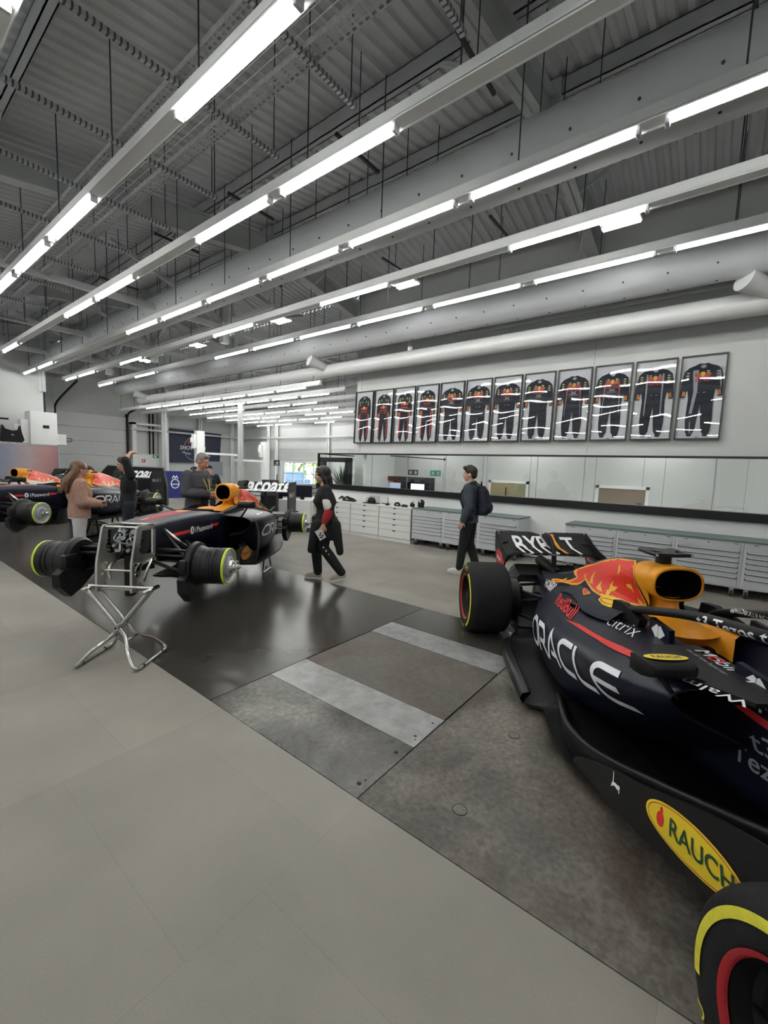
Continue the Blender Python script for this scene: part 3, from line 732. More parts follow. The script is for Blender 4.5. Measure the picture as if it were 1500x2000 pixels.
# dark conduit bars hung between the rows
k = 0
for x, y in ((3.5, 1.9), (3.7, 3.4), (3.6, 5.2), (3.5, 7.0), (5.0, 1.3), (5.0, 4.4), (5.1, 6.9), (5.9, 2.7), (6.0, 4.6), (3.6, 9.5), (5.0, 10.5)):
    mb = MB(); mb.bar((x - .35, y, 5.05), (x + .35, y, 5.05), .03, .03)
    o = tag(mb.build('hanging_rail', 'rod'), 'short dark rail hung across the hall between two light rows', 'rail', 'short dark hanging rails'); mb = MB()
    mb.tube([(x, y, 5.05), (x, y, roof_z(x) - .1)], .006, 5); mb.build('drop_rod', 'rod', o)
M['office_panel'] = mat('office_lit_panel', (1, 1, .97), .4, emit=4.2)
# office ceiling panels light the room behind the glass
for y in (-1.5, 1.0, 3.4, 5.8):
    mb = MB(); mb.box((9.0, y - .5, 2.66), (9.35, y + .5, 2.70)); o = mb.build('office_light', 'office_panel'); tag(o, 'recessed ceiling light in the office behind the glass', 'light panel', 'office ceiling lights')
# ================================================================== racing cars
def cover_mat(name, base, bx, bk, bz):
    """cover paint: amber ahead of a slanted boundary X = bx - bk (Z - bz), base colour behind it (object space = car space)"""
    m = mat(name, base, .38, spec=.35); nt, b = nodes_of(m); N = nt.nodes; L = nt.links
    tc = N.new('ShaderNodeTexCoord'); sp = N.new('ShaderNodeSeparateXYZ'); L.new(tc.outputs['Object'], sp.inputs[0])
    a = N.new('ShaderNodeMath'); a.operation = 'MULTIPLY_ADD'; a.inputs[1].default_value = bk; a.inputs[2].default_value = -bx - bk * bz; L.new(sp.outputs['Z'], a.inputs[0])
    c = N.new('ShaderNodeMath'); c.operation = 'ADD'; L.new(a.outputs[0], c.inputs[0]); L.new(sp.outputs['X'], c.inputs[1])
    g = N.new('ShaderNodeMath'); g.operation = 'GREATER_THAN'; L.new(c.outputs[0], g.inputs[0]); g.inputs[1].default_value = 0
    mx = N.new('ShaderNodeMix'); mx.data_type = 'RGBA'; mx.inputs[6].default_value = (*base, 1); mx.inputs[7].default_value = (.84, .34, .015, 1)
    L.new(g.outputs[0], mx.inputs[0]); L.new(mx.outputs[2], b.inputs['Base Color']); return m
M['flame_yellow'] = mat('flame_yellow', (.88, .46, .03), .4); M['flame_red'] = mat('flame_red', (.80, .04, .022), .4)

FL_YEL = [(-.002, .558), (.003, .575), (.103, .6), (.221, .621), (.296, .662), (.315, .638), (.4, .668), (.48, .714), (.393, .72), (.339, .736), (.31, .757), (.389, .782), (.482, .812), (.53, .865), (.60, .872), (.567, .851), (.687, .885), (.801, .93), (.928, .978), (1.077, 1.02), (1.232, 1.045), (1.36, 1.062), (1.421, 1.052), (1.461, 1.0), (1.498, .935), (1.541, .867), (1.59, .80), (1.519, .778), (1.407, .76), (1.255, .755), (1.125, .722), (.95, .722), (.8, .735), (.70, .745), (.662, .702), (.604, .67), (.506, .645), (.387, .627), (.257, .605), (.147, .572), (.053, .548)]
FL_RED = [(.047, .566), (.102, .586), (.243, .611), (.318, .643), (.34, .630), (.437, .661), (.52, .714), (.444, .737), (.415, .752), (.43, .775), (.514, .81), (.708, .881), (.823, .925), (.97, .974), (1.14, 1.02), (1.27, 1.04), (1.389, 1.055), (1.452, 1.003), (1.49, .938), (1.532, .868), (1.575, .806), (1.511, .79), (1.395, .772), (1.242, .767), (1.11, .735), (.95, .735), (.8, .75), (.70, .765), (.64, .712), (.58, .683), (.469, .656), (.354, .636), (.243, .611), (.13, .576)]
FL_LICK = [[(1.208, .996), (1.237, .994), (1.271, .962), (1.261, .927), (1.237, .946)], [(1.165, .831), (1.200, .872), (1.202, .83), (1.274, .842), (1.25, .801), (1.214, .79), (1.216, .745), (1.185, .745), (1.15, .782), (1.178, .80)],
           [(1.0, .79), (1.026, .825), (1.04, .785), (1.11, .755), (1.05, .75), (.985, .752)], [(1.37, .893), (1.434, .91), (1.468, .852), (1.438, .873), (1.386, .874)], [(1.50, .831), (1.54, .82), (1.585, .797), (1.53, .797)], [(.80, .80), (.83, .86), (.85, .80), (.90, .76), (.82, .752)], [(.62, .76), (.66, .80), (.68, .77), (.72, .755)]]
def flames(cover, T=lambda x, z: (x, z), base='navy'):
    cb = bvh_of(cover)
    for s in (-1, 1):
        k = dict(parent=cover, bvh=cb, direction=(0, -s, 0), step=.03)
        def put(nm, P, m, off): decal(nm, poly2([T(*q) for q in P]), (0, s * 1.4, 0), (1, 0, 0), (0, 0, 1), m, off=off, **k)
        put('flame_outline', FL_YEL, 'flame_yellow', .0025); put('flame_field', FL_RED, 'flame_red', .004)
        for q in FL_LICK: put('flame_lick', q, 'flame_yellow', .0055)
def warp(shape, q):
    """bilinear warp of a 2d shape into the quad bl, br, tr, tl"""
    vs, fs = shape; x0 = min(v[0] for v in vs); x1 = max(v[0] for v in vs); y0 = min(v[1] for v in vs); y1 = max(v[1] for v in vs); out = []
    for x, y in vs:
        u = (x - x0) / (x1 - x0); v = (y - y0) / (y1 - y0)
        out.append(tuple((1 - u) * (1 - v) * q[0][i] + u * (1 - v) * q[1][i] + u * v * q[2][i] + (1 - u) * v * q[3][i] for i in (0, 1)))
    return out, fs

def wheel(parent, X, Y, r, w, side, steer=0.0, name='wheel', turn=0.0):
    """side = outer direction along Y (+1/-1); Y = outer face"""
    rim = MB()
    o = (0, 0, 0)
    # deep dish rim with cover
    rr = r * .615
    prof = [(rr, -.0), (rr, -.012), (rr - .008, -.03), (rr - .014, -.06), (rr - .03, -.075), (rr * .62, -.05), (rr * .55, -.062), (rr * .30, -.055), (rr * .26, -.02), (rr * .18, -.015), (0.001, -.015)]
    rim.lathe([(a, side * b) for a, b in prof], o, 'y', 48)
    rim.lathe([(rr, 0), (rr, -side * w)], o, 'y', 48)
    for k in range(10):
        t = 2 * pi * k / 10
        rim.bar((rr * .3 * cos(t), -side * .052, rr * .3 * sin(t)), (rr * .93 * cos(t + .12), -side * .064, rr * .93 * sin(t + .12)), .012, .014, (0, 1, 0))
    ro = rim.build(name, 'matt_black', parent, 'auto'); ro.location = (X, Y, r); ro.rotation_euler = (0, turn, steer)
    ty = MB()
    R = r
    prof = [(rr, -.004), (rr + .01, .004), (R * .75, .012), (R * .84, .010), (R * .92, -.004), (R * .965, -.022), (R * .99, -.045), (R, -.075),
            (R, -w + .075), (R * .99, -w + .045), (R * .965, -w + .02), (R * .9, -w), (rr, -w)]
    ty.lathe([(a, side * b) for a, b in prof], o, 'y', 72)
    t = ty.build('tyre', 'rubber', ro, 'auto')
    # painted sidewall arcs: two long bands with gaps for the lettering
    def surf(rad):
        if rad < R * .75: return .012
        if rad < R * .84: return .0125
        return .0125 - (rad - R * .84) / (R * .08) * .014
    for a0, a1 in ((-62, 62), (118, 242)):
        st = MB(); rows = []
        for i in range(41):
            a = radians(a0 + (a1 - a0) * i / 40) + pi / 2
            rows.append([(q * cos(a), side * (surf(q) + .0025), q * sin(a)) for q in (R * .80, R * .825, R * .85, R * .87)])
        st.grid(rows); st.build('yellow_sidewall_band', 'tyre_yellow', ro, True)
    rb = MB(); rb.lathe([(rr + .002, side * .006), (rr + .015, side * .009)], o, 'y', 64)
    rb.lathe([(rr + .002, side * .006), (rr - .002, -side * .006)], o, 'y', 64)
    rb.build('red_rim_line', 'tyre_red', ro, True)
    for a0 in (0, 180):
        sh = text_mesh('ZERO', .055, .004)
        vs = []
        for x, y in sh[0]:
            rad = R * .805 + y; a = radians(a0) + pi + side * (x - .06) / (R * .83)
            vs.append((rad * cos(a), side * (surf(rad) + .003), rad * sin(a)))
        me = bpy.data.meshes.new('tx'); me.from_pydata(vs, [], sh[1]); link_mesh('sidewall_lettering', me, 'tyre_yellow', ro, False)
    return ro

def wing_surface(y0, y1, prof, curl=0.0, ny=24):
    """prof: closed list of (X,Z); wing spans y0..y1; curl lifts/rolls the tips"""
    rows = []
    for i in range(ny + 1):
        y = y0 + (y1 - y0) * i / ny; t = abs((y - (y0 + y1) / 2) / ((y1 - y0) / 2))
        dz = curl * max(0, t - .72) ** 2 * 12
        rows.append([(x, y, z - dz * (0.4 if z > .8 else 1)) for x, z in prof])
    return rows

def make_halo(parent, X0, X1, z0, z1, hw, mat_='matt_black', lift=.0):
    """hoop round the cockpit with central front strut. X0 rear mounts, X1 front apex"""
    mb = MB()
    P = []
    for s in (-1, 1):
        side = [(X0 - .10, s * (hw + .01), z0 - .11), (X0, s * hw, z0), (X0 + .25, s * (hw + .01), z0 + (z1 - z0) * .45), (X0 + (X1 - X0) * .5, s * (hw - .01), z1 - .02), (X0 + (X1 - X0) * .8, s * hw * .62, z1), (X1, 0, z1 - .01)]
        side = catmull(side, 7)
        P += side if s < 0 else side[::-1][1:]
    mb.tube(P, .036, 14, sy=.72)
    mb.tube(catmull([(X1 - .01, 0, z1), (X1 + .16, 0, z1 - .10), (X1 + .36, 0, z1 - .28)], 6), .026, 10)
    h = mb.build('halo', mat_, parent, True)
    return h

def mirror(parent, X, Y, Z, s, w=.24, logo=True):
    mb = MB()
    # housing: a flat pod, long across the car, open towards the rear
    pts = []
    for x, sc in ((-.045, 1.0), (-.03, 1.05), (.02, .98), (.06, .72), (.075, .35)):
        pts.append([(X + x, Y + s * (w / 2) * a * (1 if abs(a) < .9 else 1) * (.5 + .5 * sc), Z + .038 * b * sc) for a, b in
                    [(-1, -.5), (-.93, -1), (0, -1.05), (.93, -1), (1, -.5), (1, .5), (.93, 1), (0, 1.05), (-.93, 1), (-1, .5)]])
    mb.grid(pts, closed=True)
    n = 10; b = len(mb.v)
    mb.f.append(tuple(b - n + i for i in range(n))); mb.mi.append(0)
    mb.box((X - .05, Y - w / 2 * .98, Z - .036), (X - .043, Y + w / 2 * .98, Z + .036))
    mb.bar((X + .01, Y - s * w * .35, Z - .03), (X + .02, Y - s * (w * .5 + .16), Z - .10), .05, .012)
    mb.bar((X, Y + s * w * .1, Z - .03), (X + .0, Y - s * .06, Z - .15), .05, .01)
    o = mb.build('mirror', 'matt_black', parent, 'auto')
    if logo:
        org = (X + .012, Y, Z + .057)
        decal('rauch_oval', ellipse2(w * .40, .03), (X + .005, Y, Z + .0425), (0, s * -1 if s < 0 else -1, 0), (1, 0, 0), 'yellow', o)
        tm = text_mesh('RAUCH', .038, .006)
        decal('lettering', tm, (X + .005, Y, Z + .0445), (0, 1, 0), (-1, 0, 0), 'green_txt', o, center=True)
    return o

def rauch_board_logo(parent, org, U, V, rx, ry, bvh=None, direction=None):
    k = dict(bvh=bvh, direction=direction) if bvh else {}
    decal('rauch_oval', ellipse2(rx, ry, 48), org, U, V, 'yellow', parent, off=.002, **k)
    ring = stroke2d([[(p[0] * .93, p[1] * .90) for p in ellipse2(rx, ry, 48)[0]] + [(rx * .93, 0)]], ry * .035)
    decal('rauch_oval_line', ring, org, U, V, 'tyre_red', parent, off=.0035, **k)
    t = text_mesh('RAUCH', ry * .95, .012); w = max(v[0] for v in t[0]); s = rx * 1.22 / w
    vs = [((x) * s - rx * .42, (y) * min(s, 1.25) - ry * .33) for x, y in t[0]]
    decal('lettering', (vs, t[1]), org, U, V, 'green_txt', parent, off=.0045, **k)
    apple = [(x * ry * .27 - rx * .62, y * ry * .34 - ry * .02) for x, y in ellipse2(1, 1, 20)[0]]
    decal('red_apple_mark', poly2(apple), org, U, V, 'red', parent, off=.004, **k)
    leaf = [(x * ry * .10 - rx * .60, y * ry * .16 + ry * .42) for x, y in ellipse2(1, 1, 12)[0]]
    decal('red_apple_mark', poly2(leaf), org, U, V, 'red', parent, off=.004, **k)

PUMA = [(0, 0), (.08, .10), (.05, .22), (.16, .30), (.16, .55), (.10, .95), (.18, 1.0), (.24, .6), (.28, .38), (.5, .42), (.72, .40), (.88, .46), (1.0, .36), (.96, .22), (1.0, .02), (.92, .0), (.86, .18), (.72, .14), (.5, .20), (.3, .18), (.16, .06)]

def arms(parent, pairs, name='suspension_arm', r=.014, m='carbon'):
    for a, b in pairs:
        mb = MB(); mb.tube([a, b], r, 8, sy=2.0, up=(1, 0, 0)); mb.build(name, m, parent, True)

# ------------------------------------------------------------------ car A: the complete car in the foreground
def car_complete():
    car = empty('racing_car', (4.6081, 1.1872, 0), -2.4697,
                'dark navy open-wheel racing car with all wheels on, nearest the camera at right', 'racing car')
    side = -1  # the side we see
    # --- floor
    fl = MB()
    edge = [(-.1, .30), (.10, .46), (.32, .60), (.60, .70), (.86, .77), (1.1, .80), (1.32, .84), (1.50, .85), (1.55, .78), (1.62, .77), (1.8, .82), (2.0, .84), (2.2, .82), (2.5, .80), (2.8, .79), (3.0, .78), (3.15, .70)]
    for s in (-1, 1):
        rows = []
        for x, y in catmull(edge, 4):
            curl = .045 + .03 * sin(x * 4.2) + max(0, x - 2.1) * .22
            row = []
            for k in range(9):
                t = k / 8; yy = y * t
                z = .055 + .10 * max(0, x - 2.3) * t + (curl - .055) * max(0, (t - .75) / .25) ** 2 + .05 * sin(pi * min(1, max(0, (t - .3) / .6))) * (1 if x > .4 else .3)
                row.append((x, s * yy, z))
            rows.append(row)
        low = [[(p[0], p[1], p[2] - .018) for p in r] for r in rows]
        n = len(fl.v); fl.grid(rows); fl.grid(low)
        fl.grid([[r[-1] for r in rows], [r[-1] for r in low]])
        fl.grid([rows[0], low[0]]); fl.grid([rows[-1], low[-1]])
    flo = fl.build('floor', 'carbon', car, 'auto')
    # edge wing and strakes on the floor
    for s in (-1, 1):
        ew = MB(); rows = []
        for x, y, z0, z1 in catmull([(.45, .68, .06, .10), (.8, .80, .06, .15), (1.2, .86, .05, .17), (1.52, .88, .05, .13)], 5):
            rows.append([(x, s * y, z0), (x, s * (y + .03), (z0 + z1) / 2), (x, s * (y + .01), z1), (x, s * (y - .04), z1 + .01), (x, s * (y - .05), z1), (x, s * (y - .01), (z0 + z1) / 2 - .01)])
        ew.grid(rows, closed=True); ew.build('floor_edge_wing', 'carbon', flo, True)
        st = MB(); rows = []
        for x, y, z in catmull([(1.45, .60, .10), (1.7, .70, .20), (2.0, .78, .21), (2.3, .77, .25), (2.7, .70, .38), (3.1, .55, .5)], 5):
            rows.append([(x, s * y, z - .14), (x, s * (y + .012), z - .05), (x, s * (y + .03), z), (x, s * (y + .008), z + .012), (x, s * (y - .03), z - .02), (x, s * (y - .02), z - .14)])
        st.grid(rows, closed=True); st.build('floor_strake', 'carbon', flo, True)
    # --- bargeboard / floor fence with the RAUCH oval
    for s in (-1, 1):
        bb = MB(); top = catmull([(2.13, .10), (2.25, .17), (2.45, .27), (2.71, .38), (2.95, .50), (3.2, .60), (3.32, .62), (3.42, .56)], 4)
        bot = catmull([(2.13, .05), (2.35, .09), (2.55, .13), (2.70, .165), (2.9, .22), (3.11, .29), (3.25, .35), (3.42, .45)], 4)
        rows = [[(b[0], s * .805, b[1]), (b[0] * .5 + t[0] * .5, s * .81, (b[1] + t[1]) / 2), (t[0], s * .795, t[1])] for b, t in zip(bot, top)]
        inn = [[(p[0], p[1] - s * .012, p[2]) for p in r] for r in rows]
        bb.grid(rows); bb.grid(inn); bb.grid([[r[0] for r in rows], [r[0] for r in inn]]); bb.grid([[r[-1] for r in rows], [r[-1] for r in inn]])
        bo = bb.build('floor_fence', 'carbon', car, 'auto')
        U = (1, 0, .20) if s < 0 else (-1, 0, -.20); V = (-.20, 0, 1) if s < 0 else (-.2, 0, 1)
        Uv = Vector(U).normalized(); Vv = Vector((0, 0, 1)) - Uv * Uv.z; Vv.normalize()
        bv = bvh_of(bo)
        rauch_board_logo(bo, (2.985, s * .95, .375), Uv, Vv, .245, .078, bv, (0, -s, 0))
        if s < 0:
            decal('leaping_cat_mark', poly2([(x * .075, y * .07) for x, y in PUMA]), (2.50, -.95, .215), Uv, Vv, 'text_white', bo, bv, (0, 1, 0))
    # --- side pods (outer skin)
    sec = [(.02, [(.04, .52), (.11, .52), (.17, .48), (.21, .42), (.24, .32), (.22, .2), (.12, .12)]),
           (.30, [(.04, .60), (.14, .58), (.22, .53), (.30, .46), (.36, .36), (.34, .2), (.2, .10)]),
           (.60, [(.04, .70), (.13, .67), (.25, .59), (.41, .47), (.50, .36), (.47, .2), (.3, .09)]),
           (1.0, [(.08, .775), (.18, .745), (.32, .665), (.52, .54), (.61, .42), (.58, .2), (.4, .08)]),
           (1.5, [(.12, .83), (.24, .80), (.40, .735), (.60, .635), (.69, .48), (.63, .20), (.45, .08)]),
           (1.95, [(.2, .82), (.32, .805), (.50, .785), (.66, .72), (.73, .56), (.65, .33), (.42, .14)]),
           (2.3, [(.26, .83), (.36, .825), (.53, .815), (.68, .765), (.735, .65), (.64, .48), (.38, .30)]),
           (2.55, [(.28, .84), (.37, .835), (.53, .83), (.66, .80), (.705, .73), (.61, .61), (.36, .44)]),
           (2.68, [(.29, .845), (.38, .84), (.53, .835), (.64, .815), (.67, .775), (.59, .69), (.35, .54)])]
    pods = []
    for s in (1, -1):
        mb = MB(); rows = loft_rows(sec, 6, 6, mirror=(s < 0)); mb.grid(rows)
        # rolled lip and dark throat
        last = rows[-1]; cy = sum(p[1] for p in last) / len(last); cz = sum(p[2] for p in last) / len(last)
        lip = [[(p[0] + .012, p[1] + (cy - p[1]) * .03, p[2] + (cz - p[2]) * .05) for p in last], [(p[0] + .004, p[1] + (cy - p[1]) * .09, p[2] + (cz - p[2]) * .12) for p in last]]
        mb.grid([last] + lip)
        pod = mb.build('sidepod', 'navy', car, True); pods.append(pod)
        th = MB(); i2 = lip[-1]; th.grid([i2, [(p[0] - .28, p[1] + (cy - p[1]) * .2, p[2] + (cz - p[2]) * .2) for p in i2]])
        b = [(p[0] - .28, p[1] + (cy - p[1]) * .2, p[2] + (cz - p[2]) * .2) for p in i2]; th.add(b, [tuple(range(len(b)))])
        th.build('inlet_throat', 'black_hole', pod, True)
        # top plate ahead of the inlet
        pl = MB(); P = [(2.30, .27), (2.30, .50), (2.52, .66), (2.86, .46), (2.86, .25)]
        pl.prism([(x, s * y) for x, y in P], .02, (0, 0, .862), (1, 0, 0), (0, 1, 0))
        plo = pl.build('inlet_top_plate', 'matt_black', car)
        if s < 0:
            decal('lettering', text_mesh('Walmart', .095, .006), (2.86, -.475, .8735), Vector((-.85, -.52, 0)).normalized(), Vector((.52, -.85, 0)).normalized(), 'text_white', plo)
            t = text_mesh('M', .13, .01); decal('lettering', text_mesh('Mobil', .10, .008), (2.36, -.335, .8735), (1, -.03, 0), (.03, 1, 0), 'text_white', plo)
            decal('lettering', text_mesh('1', .10, .010), (2.66, -.345, .8735), (1, 0, 0), (0, 1, 0), 'text_white', plo)
            decal('red_letter', stroke2d([[(.026 * x, .028 * y) for x, y in ellipse2(1, 1, 20)[0]] + [(.026, 0)]], .012), (2.475, -.311, .876), (1, 0, 0), (0, 1, 0), 'red', plo)
            decal('lettering', text_mesh('the all new hypercar', .032, .003), (2.36, -.375, .8735), (1, -.06, 0), (.06, 1, 0), 'silver', plo)
    podR = pods[1]; bv = bvh_of(podR)
    # --- engine cover
    es = [(-.50, [(0, .57), (.04, .565), (.075, .54), (.09, .50), (.10, .46), (.10, .42), (.09, .38)]),
          (-.2, [(0, .61), (.04, .60), (.08, .57), (.11, .52), (.13, .47), (.15, .41), (.16, .34)]),
          (.15, [(0, .69), (.04, .67), (.08, .62), (.12, .57), (.16, .52), (.20, .46), (.24, .38)]),
          (.55, [(0, .86), (.035, .83), (.07, .75), (.11, .68), (.17, .61), (.24, .56), (.34, .50)]),
          (.86, [(0, .99), (.05, .96), (.09, .87), (.13, .77), (.18, .70), (.27, .65), (.38, .60)]),
          (1.22, [(0, 1.105), (.08, 1.08), (.125, .99), (.14, .88), (.18, .79), (.28, .73), (.40, .70)]),
          (1.5, [(0, 1.155), (.11, 1.135), (.155, 1.05), (.14, .93), (.16, .83), (.26, .775), (.38, .75)]),
          (1.66, [(0, 1.165), (.12, 1.15), (.165, 1.06), (.13, .955), (.12, .87), (.20, .80), (.34, .77)]),
          (1.74, [(0, 1.16), (.125, 1.148), (.17, 1.055), (.125, .96), (.02, .945), (.012, .94), (0, .94)])]
    cm = cover_mat('car_cover_paint', (.006, .0075, .020), 1.46, .72, 1.0)
    mb = MB()
    body = loft_rows(es[:-1], 6, 6)
    bodyL = loft_rows(es[:-1], 6, 6, mirror=True)
    mb.grid(body); mb.grid(bodyL)
    # air box mouth: superellipse ring joined to the body
    def ring(X, rx, rz, zc, n=40, e=2.6):
        out = []
        for i in range(n):
            t = 2 * pi * i / n; c_, s_ = cos(t), sin(t)
            out.append((X - .10 * (abs(s_) * s_) * 0, rx * math.copysign(abs(c_) ** (2 / e), c_), zc + rz * math.copysign(abs(s_) ** (2 / e), s_)))
        return out
    mb.grid([ring(1.45, .148, .105, 1.04), ring(1.62, .160, .112, 1.052), ring(1.74, .168, .118, 1.055), ring(1.755, .162, .112, 1.055), ring(1.75, .150, .100, 1.055)], closed=True)
    cover = mb.build('engine_cover', cm, car, True)
    iv = MB(); rg = ring(1.7495, .1485, .0985, 1.055); rg2 = ring(1.45, .12, .085, 1.03)
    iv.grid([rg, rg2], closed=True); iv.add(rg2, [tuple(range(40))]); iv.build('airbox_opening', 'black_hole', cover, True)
    cb = bvh_of(cover)
    # neck below the air box + headrest surround
    nk = MB()
    rows = []
    for z, hw_, xf_, xb in ((.96, .10, 1.72, 1.45), (.90, .075, 1.745, 1.4), (.86, .085, 1.77, 1.35), (.825, .16, 1.83, 1.3), (.80, .24, 1.92, 1.3), (.775, .29, 1.98, 1.3)):
        r_ = []
        for i in range(24):
            t = 2 * pi * i / 24; r_.append(((xf_ + xb) / 2 + (xf_ - xb) / 2 * cos(t), hw_ * sin(t), z))
        rows.append(r_)
    nk.grid(rows, closed=True); nk.build('airbox_neck', 'orange', cover, True)
    hr = MB()
    for s in (-1, 1):
        P = catmull([(1.75, s * .10, .80), (1.82, s * .18, .81), (1.89, s * .232, .805), (1.98, s * .24, .79)], 5)
        hr.grid([[(p[0], p[1] + s * .03, p[2] + .012), (p[0], p[1], p[2] + .02), (p[0] + .02, p[1] - s * .05, p[2] - .0), (p[0] + .02, p[1] - s * .07, p[2] - .16 + .1 * max(0, p[0] - 2.1))] for p in P])
    hr.box((1.80, -.12, .62), (1.86, .12, .80))
    hr.build('headrest', 'orange', car, True)
    # raised shoulder with sharp black edge (cooling louvre fairing)
    for s in (-1, 1):
        f = MB(); P = catmull([(.55, .13, .66), (.8, .17, .72), (1.1, .24, .765), (1.35, .31, .79), (1.6, .33, .83), (1.74, .32, .855)], 5)
        f.grid([[(p[0], s * (p[1] - .02), p[2] - .03), (p[0], s * p[1], p[2]), (p[0], s * (p[1] + .03), p[2] - .01), (p[0], s * (p[1] + .11), p[2] - .07)] for p in P])
        f.build('shoulder_fairing', 'navy', cover, 'auto')
    # --- T camera
    tc = MB(); tc.box((1.54, -.035, 1.155), (1.62, .035, 1.225), bev=.01)
    tc.prism([(1.50, -.04), (1.48, -.11), (1.53, -.125), (1.63, -.035), (1.65, -.115), (1.67, -.125), (1.69, 0), (1.67, .125), (1.65, .115), (1.63, .035), (1.53, .125), (1.48, .11), (1.50, .04)], .022, (0, 0, 1.235), (1, 0, 0), (0, 1, 0))
    tc.box((1.49, -.13, 1.222), (1.68, -.10, 1.248), bev=.010); tc.box((1.49, .10, 1.222), (1.68, .13, 1.248), bev=.010)
    tco = tc.build('roll_hoop_camera', 'black', car, 'auto')
    ln = MB(); ln.cyl((1.68, -.115, 1.235), (1.69, -.115, 1.235), .009); ln.cyl((1.68, .115, 1.235), (1.69, .115, 1.235), .009); ln.build('lens', 'chrome', tco)
    # --- monocoque and nose
    ms = [(1.75, [(0, .60), (.20, .62), (.29, .74), (.31, .80), (.33, .74), (.33, .5), (.3, .2), (0, .1)]),
          (2.35, [(0, .52), (.17, .58), (.235, .74), (.275, .80), (.31, .74), (.32, .5), (.28, .22), (0, .1)]),
          (2.70, [(0, .52), (.17, .60), (.24, .75), (.275, .785), (.305, .72), (.30, .5), (.25, .25), (0, .12)]),
          (2.9, [(0, .78), (.12, .785), (.2, .785), (.24, .76), (.26, .68), (.26, .5), (.2, .28), (0, .15)]),
          (3.3, [(0, .78), (.12, .775), (.19, .77), (.22, .73), (.235, .64), (.22, .48), (.16, .33), (0, .26)]),
          (3.9, [(0, .66), (.10, .655), (.16, .64), (.18, .60), (.19, .52), (.17, .42), (.12, .34), (0, .3)]),
          (4.7, [(0, .42), (.07, .415), (.11, .40), (.12, .36), (.12, .30), (.1, .24), (.06, .2), (0, .18)])]
    mb = MB(); mb.grid(loft_rows(ms, 7, 5)); mb.grid(loft_rows(ms, 7, 5, mirror=True))
    mono = mb.build('monocoque', 'navy', car, True)
    ck = MB(); ck.box((1.8, -.17, .45), (2.68, .17, .50)); ck.box((1.82, -.2, .5), (1.9, .2, .68), bev=.03); ck.build('cockpit_seat', 'matt_black', mono)
    wh = MB(); wh.box((2.50, -.13, .60), (2.54, .13, .72), bev=.015); wh.build('steering_wheel', 'black', mono, 'auto')
    mv = bvh_of(mono)
    decal('red_side_stripe', poly2([(0, .02), (.05, .05), (.5, .0), (.5, -.05)]), (2.60, -.9, .69), (1, 0, 0), (0, 0, 1), 'red', mono, mv, (0, 1, 0))
    decal('leaping_cat_mark', poly2([(x * .12, y * .09) for x, y in PUMA]), (2.60, -.9, .745), (1, 0, 0), (0, 0, 1), 'text_white', mono, mv, (0, 1, 0))
    decal('tezos_lettering', text_mesh('Tezos', .12, .01), (2.56, -.9, .42), (1, 0, .03), (0, 0, 1), 'silver', mono, mv, (0, 1, 0))
    decal('tezos_mark', text_mesh('t3', .15, .008), (2.66, -.9, .53), (1, 0, .03), (0, 0, 1), 'silver', mono, mv, (0, 1, 0))
    # cockpit side pads with inter.mx mark
    def intermx(par, org, U, V, k=1.0):
        U = Vector(U); V = Vector(V)
        L_ = [(-.035, 0), (-.006, .038), (.004, .03), (.004, -.03), (-.006, -.038)]
        decal('diamond_mark', poly2([(a * k - .004 * k, b * k) for a, b in L_]), org, U, V, 'text_white', par)
        decal('diamond_mark', poly2([(-a * k + .006 * k, b * k) for a, b in L_][::-1]), org, U, V, 'text_white', par)
        decal('lettering', text_mesh('inter.mx', .036 * k, .004), Vector(org) - V * .072 * k - U * .06 * k, U, V, 'text_white', par)
    for (x0, x1, z0, z1) in ((1.96, 2.16, .75, .91), (2.57, 2.82, .77, .92)):
        for s in (-1, 1):
            pd = MB(); pd.prism([(x0, z0), (x1, z0), (x1 - .01, z1 - .02), (x0 + .02, z1)], .03, (0, s * .30, 0), (1, 0, 0), (0, 0, 1))
            pdo = pd.build('cockpit_side_panel', 'navy', car)
            if s < 0: intermx(pdo, ((x0 + x1) / 2, -.3175, (z0 + z1) / 2 + .018), (1.35, 0, 0), (0, 0, 1), 1.1)
    # --- halo
    halo = make_halo(car, 1.74, 2.92, .865, 1.055, .285)
    for s in (-1, 1):
        fm = MB(); fm.prism([(1.58, .80), (1.60, .895), (1.70, .905), (1.90, .86), (1.88, .80)], .05, (0, s * .30, 0), (1, 0, 0), (0, 0, 1)); fm.build('halo_mount_fairing', 'matt_black', halo)
    hb = bvh_of(halo)
    decal('tezos_lettering', text_mesh('t3 Tezos t3', .074, .012), (2.33, -.9, 1.0), Vector((1, 0, .10)), (-.1, 0, 1), 'text_white', halo, hb, (0, 1, 0), step=.02)
    decal('lettering', text_mesh('@REDBULLRACING', .034, .008), (1.86, 0, .925), Vector((1, 0, .12)), (-.1, 0, 1), 'text_white', halo, hb, (0, 1, 0), step=.02)
    # --- mirrors
    for s in (-1, 1): mirror(car, 2.66, s * .69, .925, s, .24)
    # --- rear wing
    lowp = [(-.06, .80), (-.12, .775), (-.22, .78), (-.34, .83), (-.42, .865), (-.43, .872), (-.34, .845), (-.22, .80), (-.12, .80), (-.07, .815)]
    upp = [(-.40, .865), (-.44, .862), (-.50, .90), (-.555, .965), (-.56, .972), (-.545, .968), (-.49, .91), (-.43, .878)]
    # seen from the front: main plane rises to the rear, flap stands up behind it
    mb = MB(); mb.grid(wing_surface(-.50, .50, lowp, .10), closed=True)
    mp = mb.build('rear_wing_main_plane', 'matt_black', car, 'auto')
    mb = MB()
